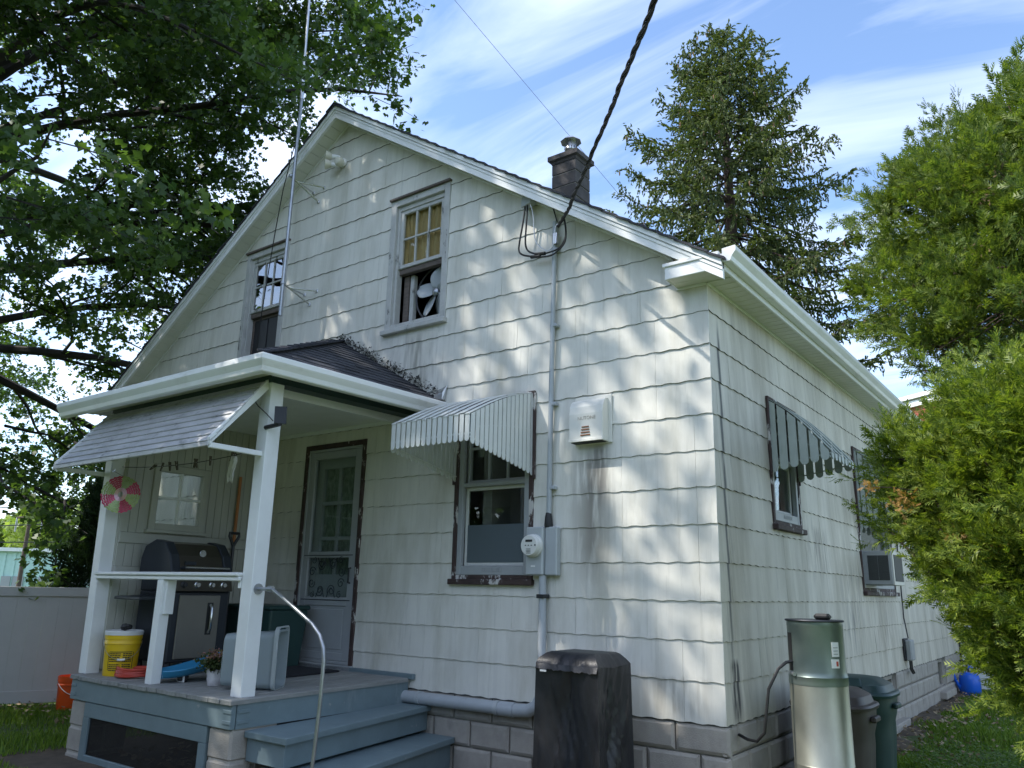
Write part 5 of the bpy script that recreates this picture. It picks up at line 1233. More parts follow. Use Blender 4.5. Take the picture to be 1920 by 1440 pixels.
# small dark oval lantern lying on the deck
sp_ = PX(335, 1280, 2, deckz(-1.6)); spk = thing('lantern', (sp_[0], sp_[1]+.03, deckz(sp_[1])), 'small black lantern with white rim lying on the deck', 'lantern')
zc2 = deckz(sp_[1])+.035
MB().cbox(sp_[0]-.05, sp_[0]+.045, sp_[1]-.0, sp_[1]+.07, deckz(sp_[1])-.001, zc2+.035, .022).build('body', 'black_plastic', spk)
MB().cbox(sp_[0]-.054, sp_[0]+.049, sp_[1]+.01, sp_[1]+.022, deckz(sp_[1]), zc2+.040, .024).build('rim', 'label_white', spk)
# flower pot with mums
fp = PX(388, 1287, 2, deckz(-1.5)); fx, fy = fp[0], fp[1]+.07; fz = deckz(fy)
po = thing('flower_pot', (fx, fy, fz), 'white paper-wrapped pot of pink and yellow mums on the deck', 'flower pot')
g = MB(); n = 20
for r, z in ((.055, 0), (.060, .005), (.066, .06), (.072, .115), (.078, .13)):
    for i in range(n):
        a = 2*math.pi*i/n; rr = r*(1+.06*math.sin(5*a)*(z/.13)); g.v.append((fx+rr*math.cos(a), fy+rr*math.sin(a), fz+z+(.022*math.sin(3*a+1)+.015*math.sin(7*a) if z > .12 else 0)))
for j in range(4):
    for i in range(n): g.f.append((j*n+i, j*n+(i+1) % n, (j+1)*n+(i+1) % n, (j+1)*n+i))
g.f.append(tuple(range(n-1, -1, -1))); g.build('wrapper', 'pot_white', po, smooth=True)
MB().lathe([(.066, fz+.10), (.0, fz+.105)], (fx, fy, 0), 16).build('soil', 'soil', po)
def petals(cn, cnt, spread, size, mat, nm, up=.0):
    c_ = np.array(cn)+rng.normal(0, 1, (cnt, 3))*np.array(spread); d1 = rng.normal(0, 1, (cnt, 3)); d1 /= np.linalg.norm(d1, axis=1)[:, None]; d2 = np.cross(d1, rng.normal(0, 1, (cnt, 3))); d2 /= np.linalg.norm(d2, axis=1)[:, None]
    s_ = rng.uniform(.6, 1.2, cnt)[:, None]*size; v_ = np.empty((cnt*4, 3)); v_[0::4] = c_-d1*s_; v_[1::4] = c_+d2*s_*.6; v_[2::4] = c_+d1*s_; v_[3::4] = c_-d2*s_*.6
    return tag(np_mesh(nm, v_, np.arange(cnt*4).reshape(-1, 4), mat, po), kind='stuff')
petals((fx-.01, fy, fz+.17), 600, (.055, .055, .03), .02, 'mum_leaf', 'leaves'); petals((fx+.0, fy, fz+.225), 420, (.06, .06, .022), .011, 'mum_flower', 'blossom')
# translucent storage tub standing on its side behind the post
TL, TR = PX(406, 1295, 2, deckz(-1.5)), PX(513, 1297, 2, deckz(-1.45))
tb_ = thing('storage_tub', (-3.1, -1.45, deckz(-1.45)), 'translucent plastic storage tub standing on its side behind the porch post', 'storage tub')
bq = [V(TL[0], TL[1], deckz(TL[1])), V(TR[0], TR[1], deckz(TR[1]))]
du = (bq[1]-bq[0]); du /= np.linalg.norm(du); dn_ = np.cross(du, V(0, 0, 1)); dn_ = dn_ if dn_@(CL-bq[0]) > 0 else -dn_
W_, H_, D_ = np.linalg.norm(bq[1]-bq[0]), .44, .30
# the opening faces along du (to the right), the bottom is on the left
def tp(a, b, h): return tuple(bq[0]+du*a-dn_*b+V(0, 0, h))
def rr_rect(a, inset, n=5, r=.05):
    pts_ = []
    for (cb, ch_, a0) in ((D_-inset-r, H_-inset-r, 0), (inset+r, H_-inset-r, 90), (inset+r, inset+r, 180), (D_-inset-r, inset+r, 270)):
        for i in range(n+1):
            t = math.radians(a0+90*i/n); pts_.append(tp(a, cb+r*math.cos(t), ch_+r*math.sin(t)))
    return pts_
g = MB(); sec_ = [(0.0, .045), (.01, .03), (W_*.93, .008), (W_*.93, .0), (W_, 0.0), (W_, .012), (W_*.92, .014), (.02, .036)]
for a, i_ in sec_: g.v += rr_rect(a, i_)
m_ = 24
for j in range(len(sec_)-1):
    for k in range(m_): g.f.append((j*m_+k, j*m_+(k+1) % m_, (j+1)*m_+(k+1) % m_, (j+1)*m_+k))
g.f.append(tuple(range(m_))); g.build('shell', 'tub_clear', tb_, smooth=True)
g = MB()
for a, i_ in ((W_*.935, -.012), (W_*1.0, -.014), (W_*1.005, -.004), (W_*.94, -.002)): g.v += rr_rect(a, i_)
for j in range(4):
    for k in range(m_): g.f.append((j*m_+k, j*m_+(k+1) % m_, ((j+1) % 4)*m_+(k+1) % m_, ((j+1) % 4)*m_+k))
g.v = [(x, y, z+.014) for x, y, z in g.v]
g.build('rim', 'tub_rim', tb_, smooth=True)
# handrail
hr = MB().tube([(PXR-.01, -1.64, .818), (-2.76, -1.65, .819), (-2.72, -1.655, .812), (-2.45, -1.68, .70), (-2.22, -1.70, .60), (-2.13, -1.70, .53), (-2.085, -1.70, .45), (-2.072, -1.70, .36), (-2.078, -1.70, .1), (-2.095, -1.70, -.15), (-2.115, -1.70, -.37), (-2.125, -1.70, GZ)], .0130, 10)
ho = thing('handrail', (-2.4, -1.68, GZ), 'bent steel pipe handrail running from the post down the steps', 'handrail'); hr.build('rail_pipe', 'steel_pipe', ho, smooth=True)
MB().lathe([(.024, -.02), (.024, .02)], (-2.765, -1.65, .819), 12, axis=0).build('fitting', 'steel_pipe', ho); MB().lathe([(.04, -.008), (.04, .0)], (PXR+.008, -1.64, .818), 12, axis=0).build('flange', 'steel_pipe', ho)
# solar panel on the post
so = thing('solar_panel', (-2.90, -1.72, 2.1), 'small black solar panel clamped to the right porch post', 'solar panel')
sp0 = F(527, 778, PY-.02)
q = [F(516, 762, PY-.03), F(539, 763, PY+.03), F(537, 796, PY+.03), F(514, 794, PY-.03)]; nrm = np.cross(q[1]-q[0], q[3]-q[0]); nrm /= np.linalg.norm(nrm); nrm = nrm if nrm@(CL-q[0]) > 0 else -nrm
MB().hexa([tuple(p) for p in q]+[tuple(p+nrm*.012) for p in q]).build('panel', 'black_plastic', so, bevel=.003)
bpt = (q[2]+q[3])/2; MB().tube([bpt, (PXR-.02, PY-.002, bpt[2]-.01)], .018, 8).build('mount', 'black_plastic', so, smooth=True)
MB().tube([F(512, 789, PY-.01), F(500, 776, PY-.015), F(485, 762, PY-.02), F(473, 746, PY-.03)], .004, 5).build('lead', 'rubber', so, smooth=True)
# wind spinner on the left post
sc0 = S(226, 927, -4.93)
ws = thing('wind_spinner', tuple(sc0-V(0, 0, .12)), 'round pink and green wavy metal wind spinner hanging from the porch awning', 'wind spinner')
R_s = .165; tilt = V(.75, -.66, 0); tu = V(-tilt[1], tilt[0], 0); tu /= np.linalg.norm(tu); tn = tilt/np.linalg.norm(tilt)
def ringpt(r, a): return sc0+tu*r*math.cos(a)+V(0, 0, 1)*r*math.sin(a)
for k in range(8):
    r0 = R_s*(1-k*.107); r1 = r0-R_s*.092
    for j, (mat) in enumerate(('spinner_pink', 'spinner_green')*4):
        g = MB(); a0 = j*math.pi/4+.05*(k % 2); n = 9
        for i in range(n+1):
            a = a0+math.pi/4*i/n; wv = .006*math.sin(a*26); tw = tn*(.03*math.sin(k*.35)*math.cos(a*1.0))
            g.v += [tuple(ringpt(r0+wv, a)+tw-tn*.001), tuple(ringpt(r1+wv*.6, a)+tw-tn*.001), tuple(ringpt(r1+wv*.6, a)+tw+tn*.001), tuple(ringpt(r0+wv, a)+tw+tn*.001)]
        for i in range(n):
            for q_ in range(4): g.f.append((4*i+q_, 4*i+(q_+1) % 4, 4*i+4+(q_+1) % 4, 4*i+4+q_))
        g.build('ring_segment', mat if k < 6 else 'spinner_pale', ws)
MB().tube([sc0+V(0, 0, R_s), (-4.75, -1.9, 1.78), (-4.55, -2.04, 1.765)], .002, 4).build('cord', 'rubber', ws)
# clothes line, pegs, rag
ln = [S(213, 874, -4.6), S(296, 877, -4.35), S(360, 874, -4.1), S(425, 861, -3.7), S(462, 848, -3.2)]
cl0, cl1 = F(206, 874, -1.62), F(470, 846, -1.60)
def on_line(u):
    t = (u-206)/(470-206); p = cl0+(cl1-cl0)*t; return p-V(0, 0, .055*4*t*(1-t))
cl = MB().tube([on_line(u) for u in np.linspace(200, 475, 14)], .003, 5).build('clothes_line', 'rubber'); tag(cl, 'dark clothes line strung across under the porch roof', 'rope')
peg = None
for i, (u, tl_) in enumerate(((300, 60), (317, 15), (332, -5), (345, -12), (379, 20), (380, -15), (405, 0), (440, 10), (446, -20))):
    p = on_line(u)
    if peg is None:
        peg = thing('clothespin', tuple(p), '', 'clothespin', 'clothespins on the porch line'); peg['label'] = 'dark weathered clothespin clipped on the porch clothes line'
        for sg in (-1, 1):
            MB().hexa([tuple(p+V(*c_)) for c_ in ((-.005, sg*.004-.004, -.045), (.005, sg*.004-.004, -.045), (.005, sg*.004+.003, -.045), (-.005, sg*.004+.003, -.045), (-.005, sg*.012-.004, .035), (.005, sg*.012-.004, .035), (.005, sg*.012+.003, .035), (-.005, sg*.012+.003, .035))]).build('prong', 'peg_wood', peg)
        MB().tube([p+V(-.008, -.008, 0), p+V(.008, -.008, 0)], .004, 5).build('spring', 'zinc', peg)
        o = peg
    else:
        o = peg.copy(); COL.objects.link(o); o.location = tuple(p)
        for ch_ in list(peg.children):
            c2 = ch_.copy(); COL.objects.link(c2); c2.parent = o
    o.rotation_euler = (math.radians(5), math.radians(tl_), math.radians(25+random.uniform(-20, 20)))
p = on_line(443)
g = MB(); nu, nv = 10, 12
for j in range(nv+1):
    for i in range(nu+1):
        t = j/nv; s_ = i/nu-.5; wd = .085*(1-.35*abs(t-.3)); g.v.append((p[0]+s_*wd+.006*math.sin(t*7), p[1]+.012*math.sin(s_*14+t*5), p[2]-.01-.20*t-.02*math.sin(s_*9)*t))
g.f = [(j*(nu+1)+i, j*(nu+1)+i+1, (j+1)*(nu+1)+i+1, (j+1)*(nu+1)+i) for j in range(nv) for i in range(nu)]
rg = g.build('work_gloves', 'cloth_white', None, smooth=True); sm = rg.modifiers.new('thick', 'SOLIDIFY'); sm.thickness = .006
tag(rg, 'limp white cloth glove pegged at the right end of the line', 'glove')
# ================================================================== GROUND
gnd = MB(); ng = 60
xs = np.concatenate([[-600, -150, -40], np.linspace(-16, 12, 57), [40, 150, 600]]); ysg = np.concatenate([[-600, -100, -30], np.linspace(-14, 22, 61), [60, 200, 900]])
def gh(x, y):
    return GZ+.018*math.sin(x*1.7+y*.9)+.014*math.sin(x*.8-y*2.1)+(.012*math.sin(5*x)*math.sin(4.3*y)) if -16 < x < 12 and -14 < y < 22 else GZ
for y in ysg:
    for x in xs:
        z = gh(x, y)
        if -9.2 < x < .5 and -2.2 < y < 10.8: z = GZ-.01
        gnd.v.append((x, y, z))
nxg = len(xs)
gnd.f = [(j*nxg+i, j*nxg+i+1, (j+1)*nxg+i+1, (j+1)*nxg+i) for j in range(len(ysg)-1) for i in range(nxg-1)]
go_ = gnd.build('lawn', 'lawn', None, smooth=True, fix=False); go_['kind'] = 'structure'
# bare soil strip along the side wall and in front of the steps
sl = MB(); nS = 60
for j in range(nS+1):
    y = .2+j*(BY-.2)/nS; wv = .30+.12*math.sin(j*.9)+.08*math.sin(j*2.3+1)
    for i in range(6): x = -.02+wv*i/5; sl.v.append((x, y, GZ+.034-.05*(i/5)**2+.006*math.sin(7*x+9*y)))
sl.f = [(j*6+i, j*6+i+1, (j+1)*6+i+1, (j+1)*6+i) for j in range(nS) for i in range(5)]
so_ = sl.build('soil', 'soil', None, smooth=True, fix=False); so_['kind'] = 'structure'
so2 = MB()
for j in range(13):
    for i in range(13):
        x = -5.6+i*.5; y = -2.6+j*.23; so2.v.append((x, y, GZ+.012+.006*math.sin(4*x+6*y)))
so2.f = [(j*13+i, j*13+i+1, (j+1)*13+i+1, (j+1)*13+i) for j in range(12) for i in range(12)]
q = so2.build('soil', 'soil', None, smooth=True, fix=False); q['kind'] = 'structure'
def blades(n, x0, x1, y0, y1, h, mask, mat, name, label, wid=.006):
    x = rng.uniform(x0, x1, n); y = rng.uniform(y0, y1, n); k = mask(x, y); x, y = x[k], y[k]; n = len(x)
    clump = .55+.9*(.5+.5*np.sin(x*3.1+1.3*np.sin(y*2.3)))*(.5+.5*np.sin(y*2.7+np.sin(x*1.9)))
    hh = h*rng.uniform(.5, 1.3, n)*clump; a = rng.uniform(0, 2*np.pi, n); le = rng.uniform(0, .7, n)*hh; b = rng.uniform(0, 2*np.pi, n)
    z = np.full(n, GZ-.005)+.018*np.sin(x*1.7+y*.9)+.014*np.sin(x*.8-y*2.1)
    w_ = wid*rng.uniform(.6, 1.4, n); v = np.empty((n*5, 3))
    dx, dy = np.cos(a)*w_, np.sin(a)*w_; lx, ly = np.cos(b)*le, np.sin(b)*le
    v[0::5] = np.c_[x-dx, y-dy, z]; v[1::5] = np.c_[x+dx, y+dy, z]; v[2::5] = np.c_[x+dx*.7+lx*.4, y+dy*.7+ly*.4, z+hh*.6]; v[3::5] = np.c_[x+lx, y+ly, z+hh]; v[4::5] = np.c_[x-dx*.7+lx*.4, y-dy*.7+ly*.4, z+hh*.6]
    o = np_mesh(name, v, np.arange(n*5).reshape(-1, 5), mat); return tag(o, label, 'grass', kind='stuff')
soilw = lambda x, y: x > .16+.18*np.sin(y*3.1)*np.sin(y*1.3+1)+.08
blades(80000, .1, 5.5, 1.6, 12.5, .062, lambda x, y: soilw(x, y), 'grass_blade', 'grass', 'short green lawn along the side of the house')
blades(30000, -10.5, -4.6, -4.6, .2, .065, lambda x, y: (y < -2.25) | (x < -5.45), 'grass_blade', 'grass', 'short lawn grass in front of the vinyl fence')
# weeds near the trash cans and dry leaves
def leafquads(cn, size, mat, name, label, cat='weeds'):
    n = len(cn); d1 = rng.normal(0, 1, (n, 3))*np.array([1, 1, .35]); d1 /= np.linalg.norm(d1, axis=1)[:, None]; d2 = np.cross(d1, np.array([0, 0, 1.])+rng.normal(0, .35, (n, 3))); d2 /= np.linalg.norm(d2, axis=1)[:, None]
    s = rng.uniform(.6, 1.3, n)[:, None]*size; v = np.empty((n*4, 3)); v[0::4] = cn-d1*s; v[1::4] = cn+d2*s*.7; v[2::4] = cn+d1*s; v[3::4] = cn-d2*s*.7
    return tag(np_mesh(name, v, np.arange(n*4).reshape(-1, 4), mat), label, cat, kind='stuff')
c = np.c_[rng.uniform(.55, 1.7, 2600), rng.uniform(2.3, 4.0, 2600), GZ+.03+.09*rng.random(2600)**1.3]; leafquads(c, .017, 'weed_leaf', 'weeds', 'leafy green weeds growing beside the trash cans')
c = np.c_[np.abs(rng.normal(.35, .45, 700))+.05, rng.uniform(2.6, 9.6, 700), GZ+.045+.02*rng.random(700)]; leafquads(c, .026, 'litter', 'leaf_litter', 'dry leaves scattered along the foundation', 'leaves')
c = np.c_[rng.uniform(-8.3, -5.4, 320), rng.uniform(-1.2, .0, 320), GZ+.05+.02*rng.random(320)]; leafquads(c, .026, 'litter', 'leaf_litter', 'dry leaves and clippings at the foot of the vinyl fence', 'leaves')
c = np.c_[rng.uniform(-4.8, -3.2, 160), rng.uniform(-1.6, -.9, 160), GZ+.03+.05*rng.random(160)]; leafquads(c, .04, 'litter', 'leaf_litter', 'dead leaves lying behind the porch skirt screen', 'leaves')

# ================================================================== FENCES, NEIGHBOURS
fA, fB = V(-8.16, -.03), V(-9.9, -3.9)
vf = thing('vinyl_fence', (-8.9, -1.7, GZ), 'grey-white vinyl privacy fence running out from the house corner', 'fence')
fd = (fB-fA)/np.linalg.norm(fB-fA); fn = V(fd[1], -fd[0]); fn = fn if fn[0] > 0 else -fn; FL_ = np.linalg.norm(fB-fA)
def fbox(s0, s1, n0, n1, z0, z1, name, mat, par, b=.004):
    p = [fA+fd*s+fn*n for s, n in ((s0, n0), (s1, n0), (s1, n1), (s0, n1))]
    return MB().hexa([(*a, z0) for a in p]+[(*a, z1) for a in p]).build(name, mat, par, bevel=b)
FT = .765
s = 0.0
for i in range(3):
    fbox(s, s+.11, -.06, .06, GZ-.05, FT+.02, 'post', 'vinyl_fence', vf); a, b = s+.11, min(s+1.95, FL_)
    fbox(a, b, -.035, .035, FT-.11, FT, 'rail', 'vinyl_fence', vf); fbox(a, b, -.035, .035, GZ+.02, GZ+.16, 'rail', 'vinyl_fence', vf)
    t = a
    while t < b-.05:
        fbox(t+.0004, min(t+.15, b)-.0004, -.012, .012, GZ+.15, FT-.105, 'board', 'vinyl_fence', vf, .0012); t += .15
    s = b
ff = thing('fence', (1.6, 10.5, GZ), 'tall white fence closing the yard beyond the far house corner', 'fence')
x = -.3
while x < 5.2:
    MB().cbox(x+.002, x+.148, 10.55, 10.58, GZ, 1.25, .004).build('board', 'fence_white', ff); x += .15
for z in (GZ+.08, .55, 1.12): MB().cbox(-.3, 5.2, 10.53, 10.548, z, z+.09, .004).build('rail', 'fence_white', ff)
# orange bucket by the fence
ob = PX(107, 1331, 2, GZ); obk = thing('bucket', (ob[0], ob[1]+.1, GZ), 'orange plastic bucket standing in the grass by the vinyl fence', 'bucket')
oc = (ob[0], ob[1]+.12)
MB().lathe([(.125, GZ), (.128, GZ+.01), (.140, GZ+.26), (.150, GZ+.262), (.150, GZ+.28), (.144, GZ+.285), (.146, GZ+.31), (.151, GZ+.312), (.152, GZ+.365), (.146, GZ+.368), (.142, GZ+.35), (.13, GZ+.05), (0, GZ+.04)], (*oc, 0), 32).build('body', 'bucket_orange', obk, smooth=True)
MB().tube([(oc[0]+.15*math.cos(t)*.6+.0, oc[1]-.15*math.cos(t), GZ+.29-.14*math.sin(t)) if False else (oc[0]+.155*math.sin(t), oc[1]+.15*math.cos(t), GZ+.29-.13*math.sin(t)) for t in np.linspace(0, math.pi, 15)], .004, 5).build('bail', 'label_white', obk, smooth=True)
# mint metal warehouse beyond the fence
def at_dir(u, v, d):
    r = ray(u, v); h = math.hypot(r[0], r[1]); return CL+r/h*d
wa, wb = at_dir(-700, 1060, 55), at_dir(215, 1060, 47)
mw = thing('warehouse', (wa[0], wa[1], GZ), 'pale mint metal-sided warehouse beyond the vinyl fence', 'warehouse')
wd_ = V(wb[0]-wa[0], wb[1]-wa[1]); wl = np.linalg.norm(wd_); wd_ /= wl; wn_ = V(wd_[1], -wd_[0]); wn_ = wn_ if wn_@(CL[:2]-wa[:2]) > 0 else -wn_
ztop = at_dir(150, 1037, 47)[2]
def wq(s, n): p = wa[:2]+wd_*s+wn_*n; return p
def wbx(s0, s1, n0, n1, z0, z1, nm, mat): 
    P_ = [wq(a, b) for a, b in ((s0, n0), (s1, n0), (s1, n1), (s0, n1))]; return MB().hexa([(*p, z0) for p in P_]+[(*p, z1) for p in P_]).build(nm, mat, mw)
wbx(0, wl, -14, 0, -1, ztop, 'wall', 'mint'); wbx(-.2, wl+.2, -14.2, .25, ztop, ztop+.18, 'roof', 'trim')
rb_ = MB(); s = 0
while s < wl: P_ = [wq(a, b) for a, b in ((s, 0), (s+.12, 0), (s+.12, .05), (s, .05))]; rb_.hexa([(*p, -1) for p in P_]+[(*p, ztop-.05) for p in P_]); s += .45
tag(rb_.build('siding_rib', 'mint', mw), kind='stuff')
for u in (20, 95, 140):
    hw = at_dir(u, 1095, 48); s_ = (hw[:2]-wa[:2])@wd_; wbx(s_-.5, s_-.08, .05, .11, .2, 1.0, 'window', 'storm_grey'); wbx(s_+.02, s_+.5, .05, .11, .2, 1.0, 'window', 'storm_grey')
# utility pole with crossarm, far wires
def upole(u, vtop, d, w_, label, arms):
    t = at_dir(u, vtop, d); o = thing('utility_pole', (t[0], t[1], -1), label, 'utility pole')
    MB().tube([(t[0], t[1], -1), (t[0], t[1], t[2])], [.11, .07], 10).build('pole', 'wood_pole', o, smooth=True)
    dv = V(CR[0], CR[1], 0); dv /= np.linalg.norm(dv)
    for dz, hl in arms:
        a, b = V(*t)-dv*hl+V(0, 0, dz), V(*t)+dv*hl+V(0, 0, dz); MB().tube([a, b], .05, 6).build('crossarm', 'wood_pole', o); 
        MB().tube([a, a-V(0, 0, .6)], .035, 5).build('drop', 'steel_pipe', o); MB().tube([b, b-V(0, 0, .6)], .035, 5).build('drop', 'steel_pipe', o)
    return o
upole(58, 962, 40, 0, 'wooden utility pole with wide crossarm behind the warehouse yard', ((-.2, .55),))
for i, (va, vb, lb) in enumerate(((955, 918, 'upper utility wire sagging behind the big oak'), (985, 962, 'lower utility wire beyond the vinyl fence'), (1012, 1004, 'lowest utility line above the warehouse roof'))):
    a, b = at_dir(-150, va, 34), at_dir(420, vb, 30); m_ = (a+b)/2-V(0, 0, .15)
    tag(MB().tube([a, (a+m_)/2-V(0, 0, .05), m_, (b+m_)/2-V(0, 0, .05), b], .018, 5).build('utility_wire', 'rubber'), lb, 'wire')
# brick building behind, right
ba = at_dir(1688, 760, 34); bb = at_dir(1990, 735, 30)
bk2 = thing('brick_building', (ba[0], ba[1], GZ), 'red brick building with white parapet behind the house', 'building')
bd = bb[:2]-ba[:2]; bl2 = np.linalg.norm(bd); bd /= bl2; bn = V(bd[1], -bd[0]); bn = bn if bn@(CL[:2]-ba[:2]) > 0 else -bn
def bbx(s0, s1, n0, n1, z0, z1, nm, mat, par, bev=0):
    P_ = [ba[:2]+bd*a+bn*b for a, b in ((s0, n0), (s1, n0), (s1, n1), (s0, n1))]; return MB().hexa([(*p, z0) for p in P_]+[(*p, z1) for p in P_]).build(nm, mat, par, bevel=bev)
tz = at_dir(1705, 737, 33)[2]
bw_ = bbx(-3, bl2, -10, -.03, GZ-.4, tz-.45, 'wall', 'mortar', bk2); bbx(-3.2, bl2+.2, -10.2, .12, tz-.45, tz-.22, 'cornice', 'trim', bk2); bbx(-3.2, bl2+.2, -10.2, .22, tz-.16, tz, 'parapet', 'trim', bk2); bbx(-3.1, bl2+.1, -10.1, .08, tz-.22, tz-.16, 'parapet', 'storm_grey', bk2)
br = MB(); 
for r in range(14):
    s = -.6+(.11 if r % 2 else 0)
    while s < 2.6:
        P_ = [ba[:2]+bd*a+bn*b for a, b in ((s+.006, -.04), (s+.21, -.04), (s+.21, 0), (s+.006, 0))]; z0 = tz-.45-.075*(r+1)+.006
        br.hexa([(*p, z0) for p in P_]+[(*p, z0+.065) for p in P_]); s += .22
tag(br.build('brick', 'brickwork', bw_), kind='stuff')

# ================================================================== TREES
def tube_set(paths, mat, name, parent):
    g = MB()
    for P_, R__ in paths: g.tube(P_, R__, 7 if R__[0] > .08 else (5 if R__[0] > .02 else 3), caps=False)
    return g.build(name, mat, parent, smooth=True, fix=False)
def unit(v): return v/(np.linalg.norm(v)+1e-9)
LEAF8 = np.array([(0, 0), (.40, .16), (.16, .40), (.50, .64), (.0, 1.0), (-.50, .64), (-.16, .40), (-.40, .16)])
LEAF4 = np.array([(0, 0), (.45, .45), (0, 1.0), (-.45, .45)])
LEAF = np.array([(0, 0), (.10, .22), (.42, .20), (.18, .42), (.50, .62), (.16, .68), (.0, 1.0), (-.16, .68), (-.50, .62), (-.18, .42), (-.42, .20), (-.10, .22)])
def scatter_leaves(pos, nrm, size, shape, name, mat, parent):
    n = len(pos); a = rng.normal(0, 1, (n, 3)); ax_ = np.cross(nrm, a); ax_ /= np.linalg.norm(ax_, axis=1)[:, None]+1e-9; bx_ = np.cross(nrm, ax_)
    k = len(shape); s = (size*rng.uniform(.65, 1.25, n))[:, None]; v = np.empty((n*k, 3), np.float32)
    for i, (u, w_) in enumerate(shape):
        v[i::k] = pos+ax_*s*u+bx_*s*(w_-.4)-np.array([0, 0, 1.])*s*.18*abs(u)
    return tag(np_mesh(name, v, np.arange(n*k).reshape(-1, k), mat, parent), kind='stuff')
# --- the big oak left of the house (its crown shades the front wall)
oT = V(-12.6, -2.0, GZ)
oak = thing('oak_tree', tuple(oT), 'huge spreading oak whose crown fills the sky left of the gable', 'tree')
paths = []; trunk = []; tw_pos = []; tw_dir = []
for i in range(9): trunk.append(oT+V(.12*math.sin(i*.9), .10*math.cos(i*1.3), 17.5*i/8-.1))
MB().tube(trunk, [.42, .38, .35, .31, .27, .22, .16, .10, .04], 14).build('trunk', 'bark', oak, smooth=True)
ro_ = random.Random(21)
HOUSE_OUTLINE = np.array([(215, 690), (632, 165), (1000, 300), (1380, 440), (2000, 800), (2000, 1500), (100, 1500), (165, 1100), (185, 900), (95, 890), (90, 745)], float)
def in_outline(u, v):
    u, v = np.atleast_1d(u), np.atleast_1d(v); c = np.zeros(len(u), bool); P_ = HOUSE_OUTLINE; j = len(P_)-1
    for i in range(len(P_)):
        xi, yi = P_[i]; xj, yj = P_[j]
        c ^= ((yi > v) != (yj > v)) & (u < (xj-xi)*(v-yi)/(yj-yi+1e-9)+xi); j = i
    return c
def visible_front(p):   # no branch may hang between the camera and the house front
    u, v, z = project(p); return bool((z[0] > 0) and p[1] < .45 and in_outline(u, v)[0])
def limb(start, az, el, length, r0, droop, nsub, seed):
    rr = random.Random(seed); n = 11; P_ = [start]; d = V(math.cos(az)*math.cos(el), math.sin(az)*math.cos(el), math.sin(el))
    for i in range(n):
        d = unit(d+V(rr.gauss(0, .10), rr.gauss(0, .10), rr.gauss(0, .06)-droop*.09)); P_.append(P_[-1]+d*length/n)
    R__ = [r0*(1-.93*(i/n)**.9) for i in range(n+1)]
    uu, vv, zz3 = project(np.array(P_)); keep_n = n+1
    for i in range(n+1):
        if zz3[i] > 0 and 780 < uu[i] < 2000 and -100 < vv[i] < 700: keep_n = i; break
    if keep_n > 2 and not any(visible_front(p) for p in P_): paths.append((P_[:keep_n], R__[:keep_n-1]+[.006]))
    for k in range(nsub):
        t = .22+.78*(k+rr.random())/nsub; i = min(n-1, int(t*n)); b = P_[i]+(P_[i+1]-P_[i])*(t*n-i); dd = unit(P_[i+1]-P_[i])
        sd_ = 1 if k % 2 else -1; perp = unit(np.cross(dd, V(0, 0, 1)))*sd_; d2 = unit(dd*.75+perp*rr.uniform(.5, 1.1)+V(0, 0, rr.uniform(-.35, .35)))
        L2 = length*rr.uniform(.22, .40)*(1.15-.6*t); m = 6; Q_ = [b]
        for j in range(m):
            d2 = unit(d2+V(rr.gauss(0, .14), rr.gauss(0, .14), rr.gauss(0, .08)-.05)); Q_.append(Q_[-1]+d2*L2/m)
        if any(visible_front(p) for p in Q_): continue
        uu, vv, zz3 = project(np.array(Q_))
        if ((zz3 > 0) & (uu > 800) & (uu < 2000) & (vv < 700) & (vv > -100)).any(): continue
        r2 = max(.008, R__[i]*.42); paths.append((Q_, [r2*(1-.85*j/m) for j in range(m+1)]))
        nt_ = max(4, int(L2/.26))
        for q_ in range(nt_):
            tt = .12+.88*(q_+rr.random())/nt_; j = min(m-1, int(tt*m)); b2 = Q_[j]+(Q_[j+1]-Q_[j])*(tt*m-j); dd2 = unit(Q_[j+1]-Q_[j])
            s3 = 1 if q_ % 2 else -1; d3 = unit(dd2*.7+unit(np.cross(dd2, V(0, 0, 1)))*s3*rr.uniform(.4, 1.1)+V(0, 0, rr.uniform(-.5, .35))); L3 = rr.uniform(.35, .85); T_ = [b2]
            for w_ in range(3): d3 = unit(d3+V(rr.gauss(0, .18), rr.gauss(0, .18), rr.gauss(0, .1)-.06)); T_.append(T_[-1]+d3*L3/3)
            if visible_front(T_[-1]) or visible_front(T_[1]): continue
            uu, vv, zz3 = project(T_[-1])
            if zz3[0] > 0 and uu[0] > 800 and vv[0] < 700: continue
            paths.append((T_, [.006, .005, .004, .002]))
            for w_ in range(3): tw_pos.append((T_[w_], T_[w_+1]))
# limbs: height on trunk, azimuth (deg, math), elevation, length
spec = []
for i in range(30):
    h_ = 3.6+12.2*(i/29)**.95; az = i*137.5+30; el = -8+62*(i/29)**1.2; Lg = 9.6-4.8*abs(i/29-.30)**1.25*1.7; spec.append((h_, az, el, Lg))
for i, (h_, az, el, Lg) in enumerate(spec):
    st = oT+V(0, 0, h_); limb(st, math.radians(az), math.radians(el), Lg, .03+.0075*Lg, .6 if el < 20 else .25, int(Lg*1.5), 100+i)
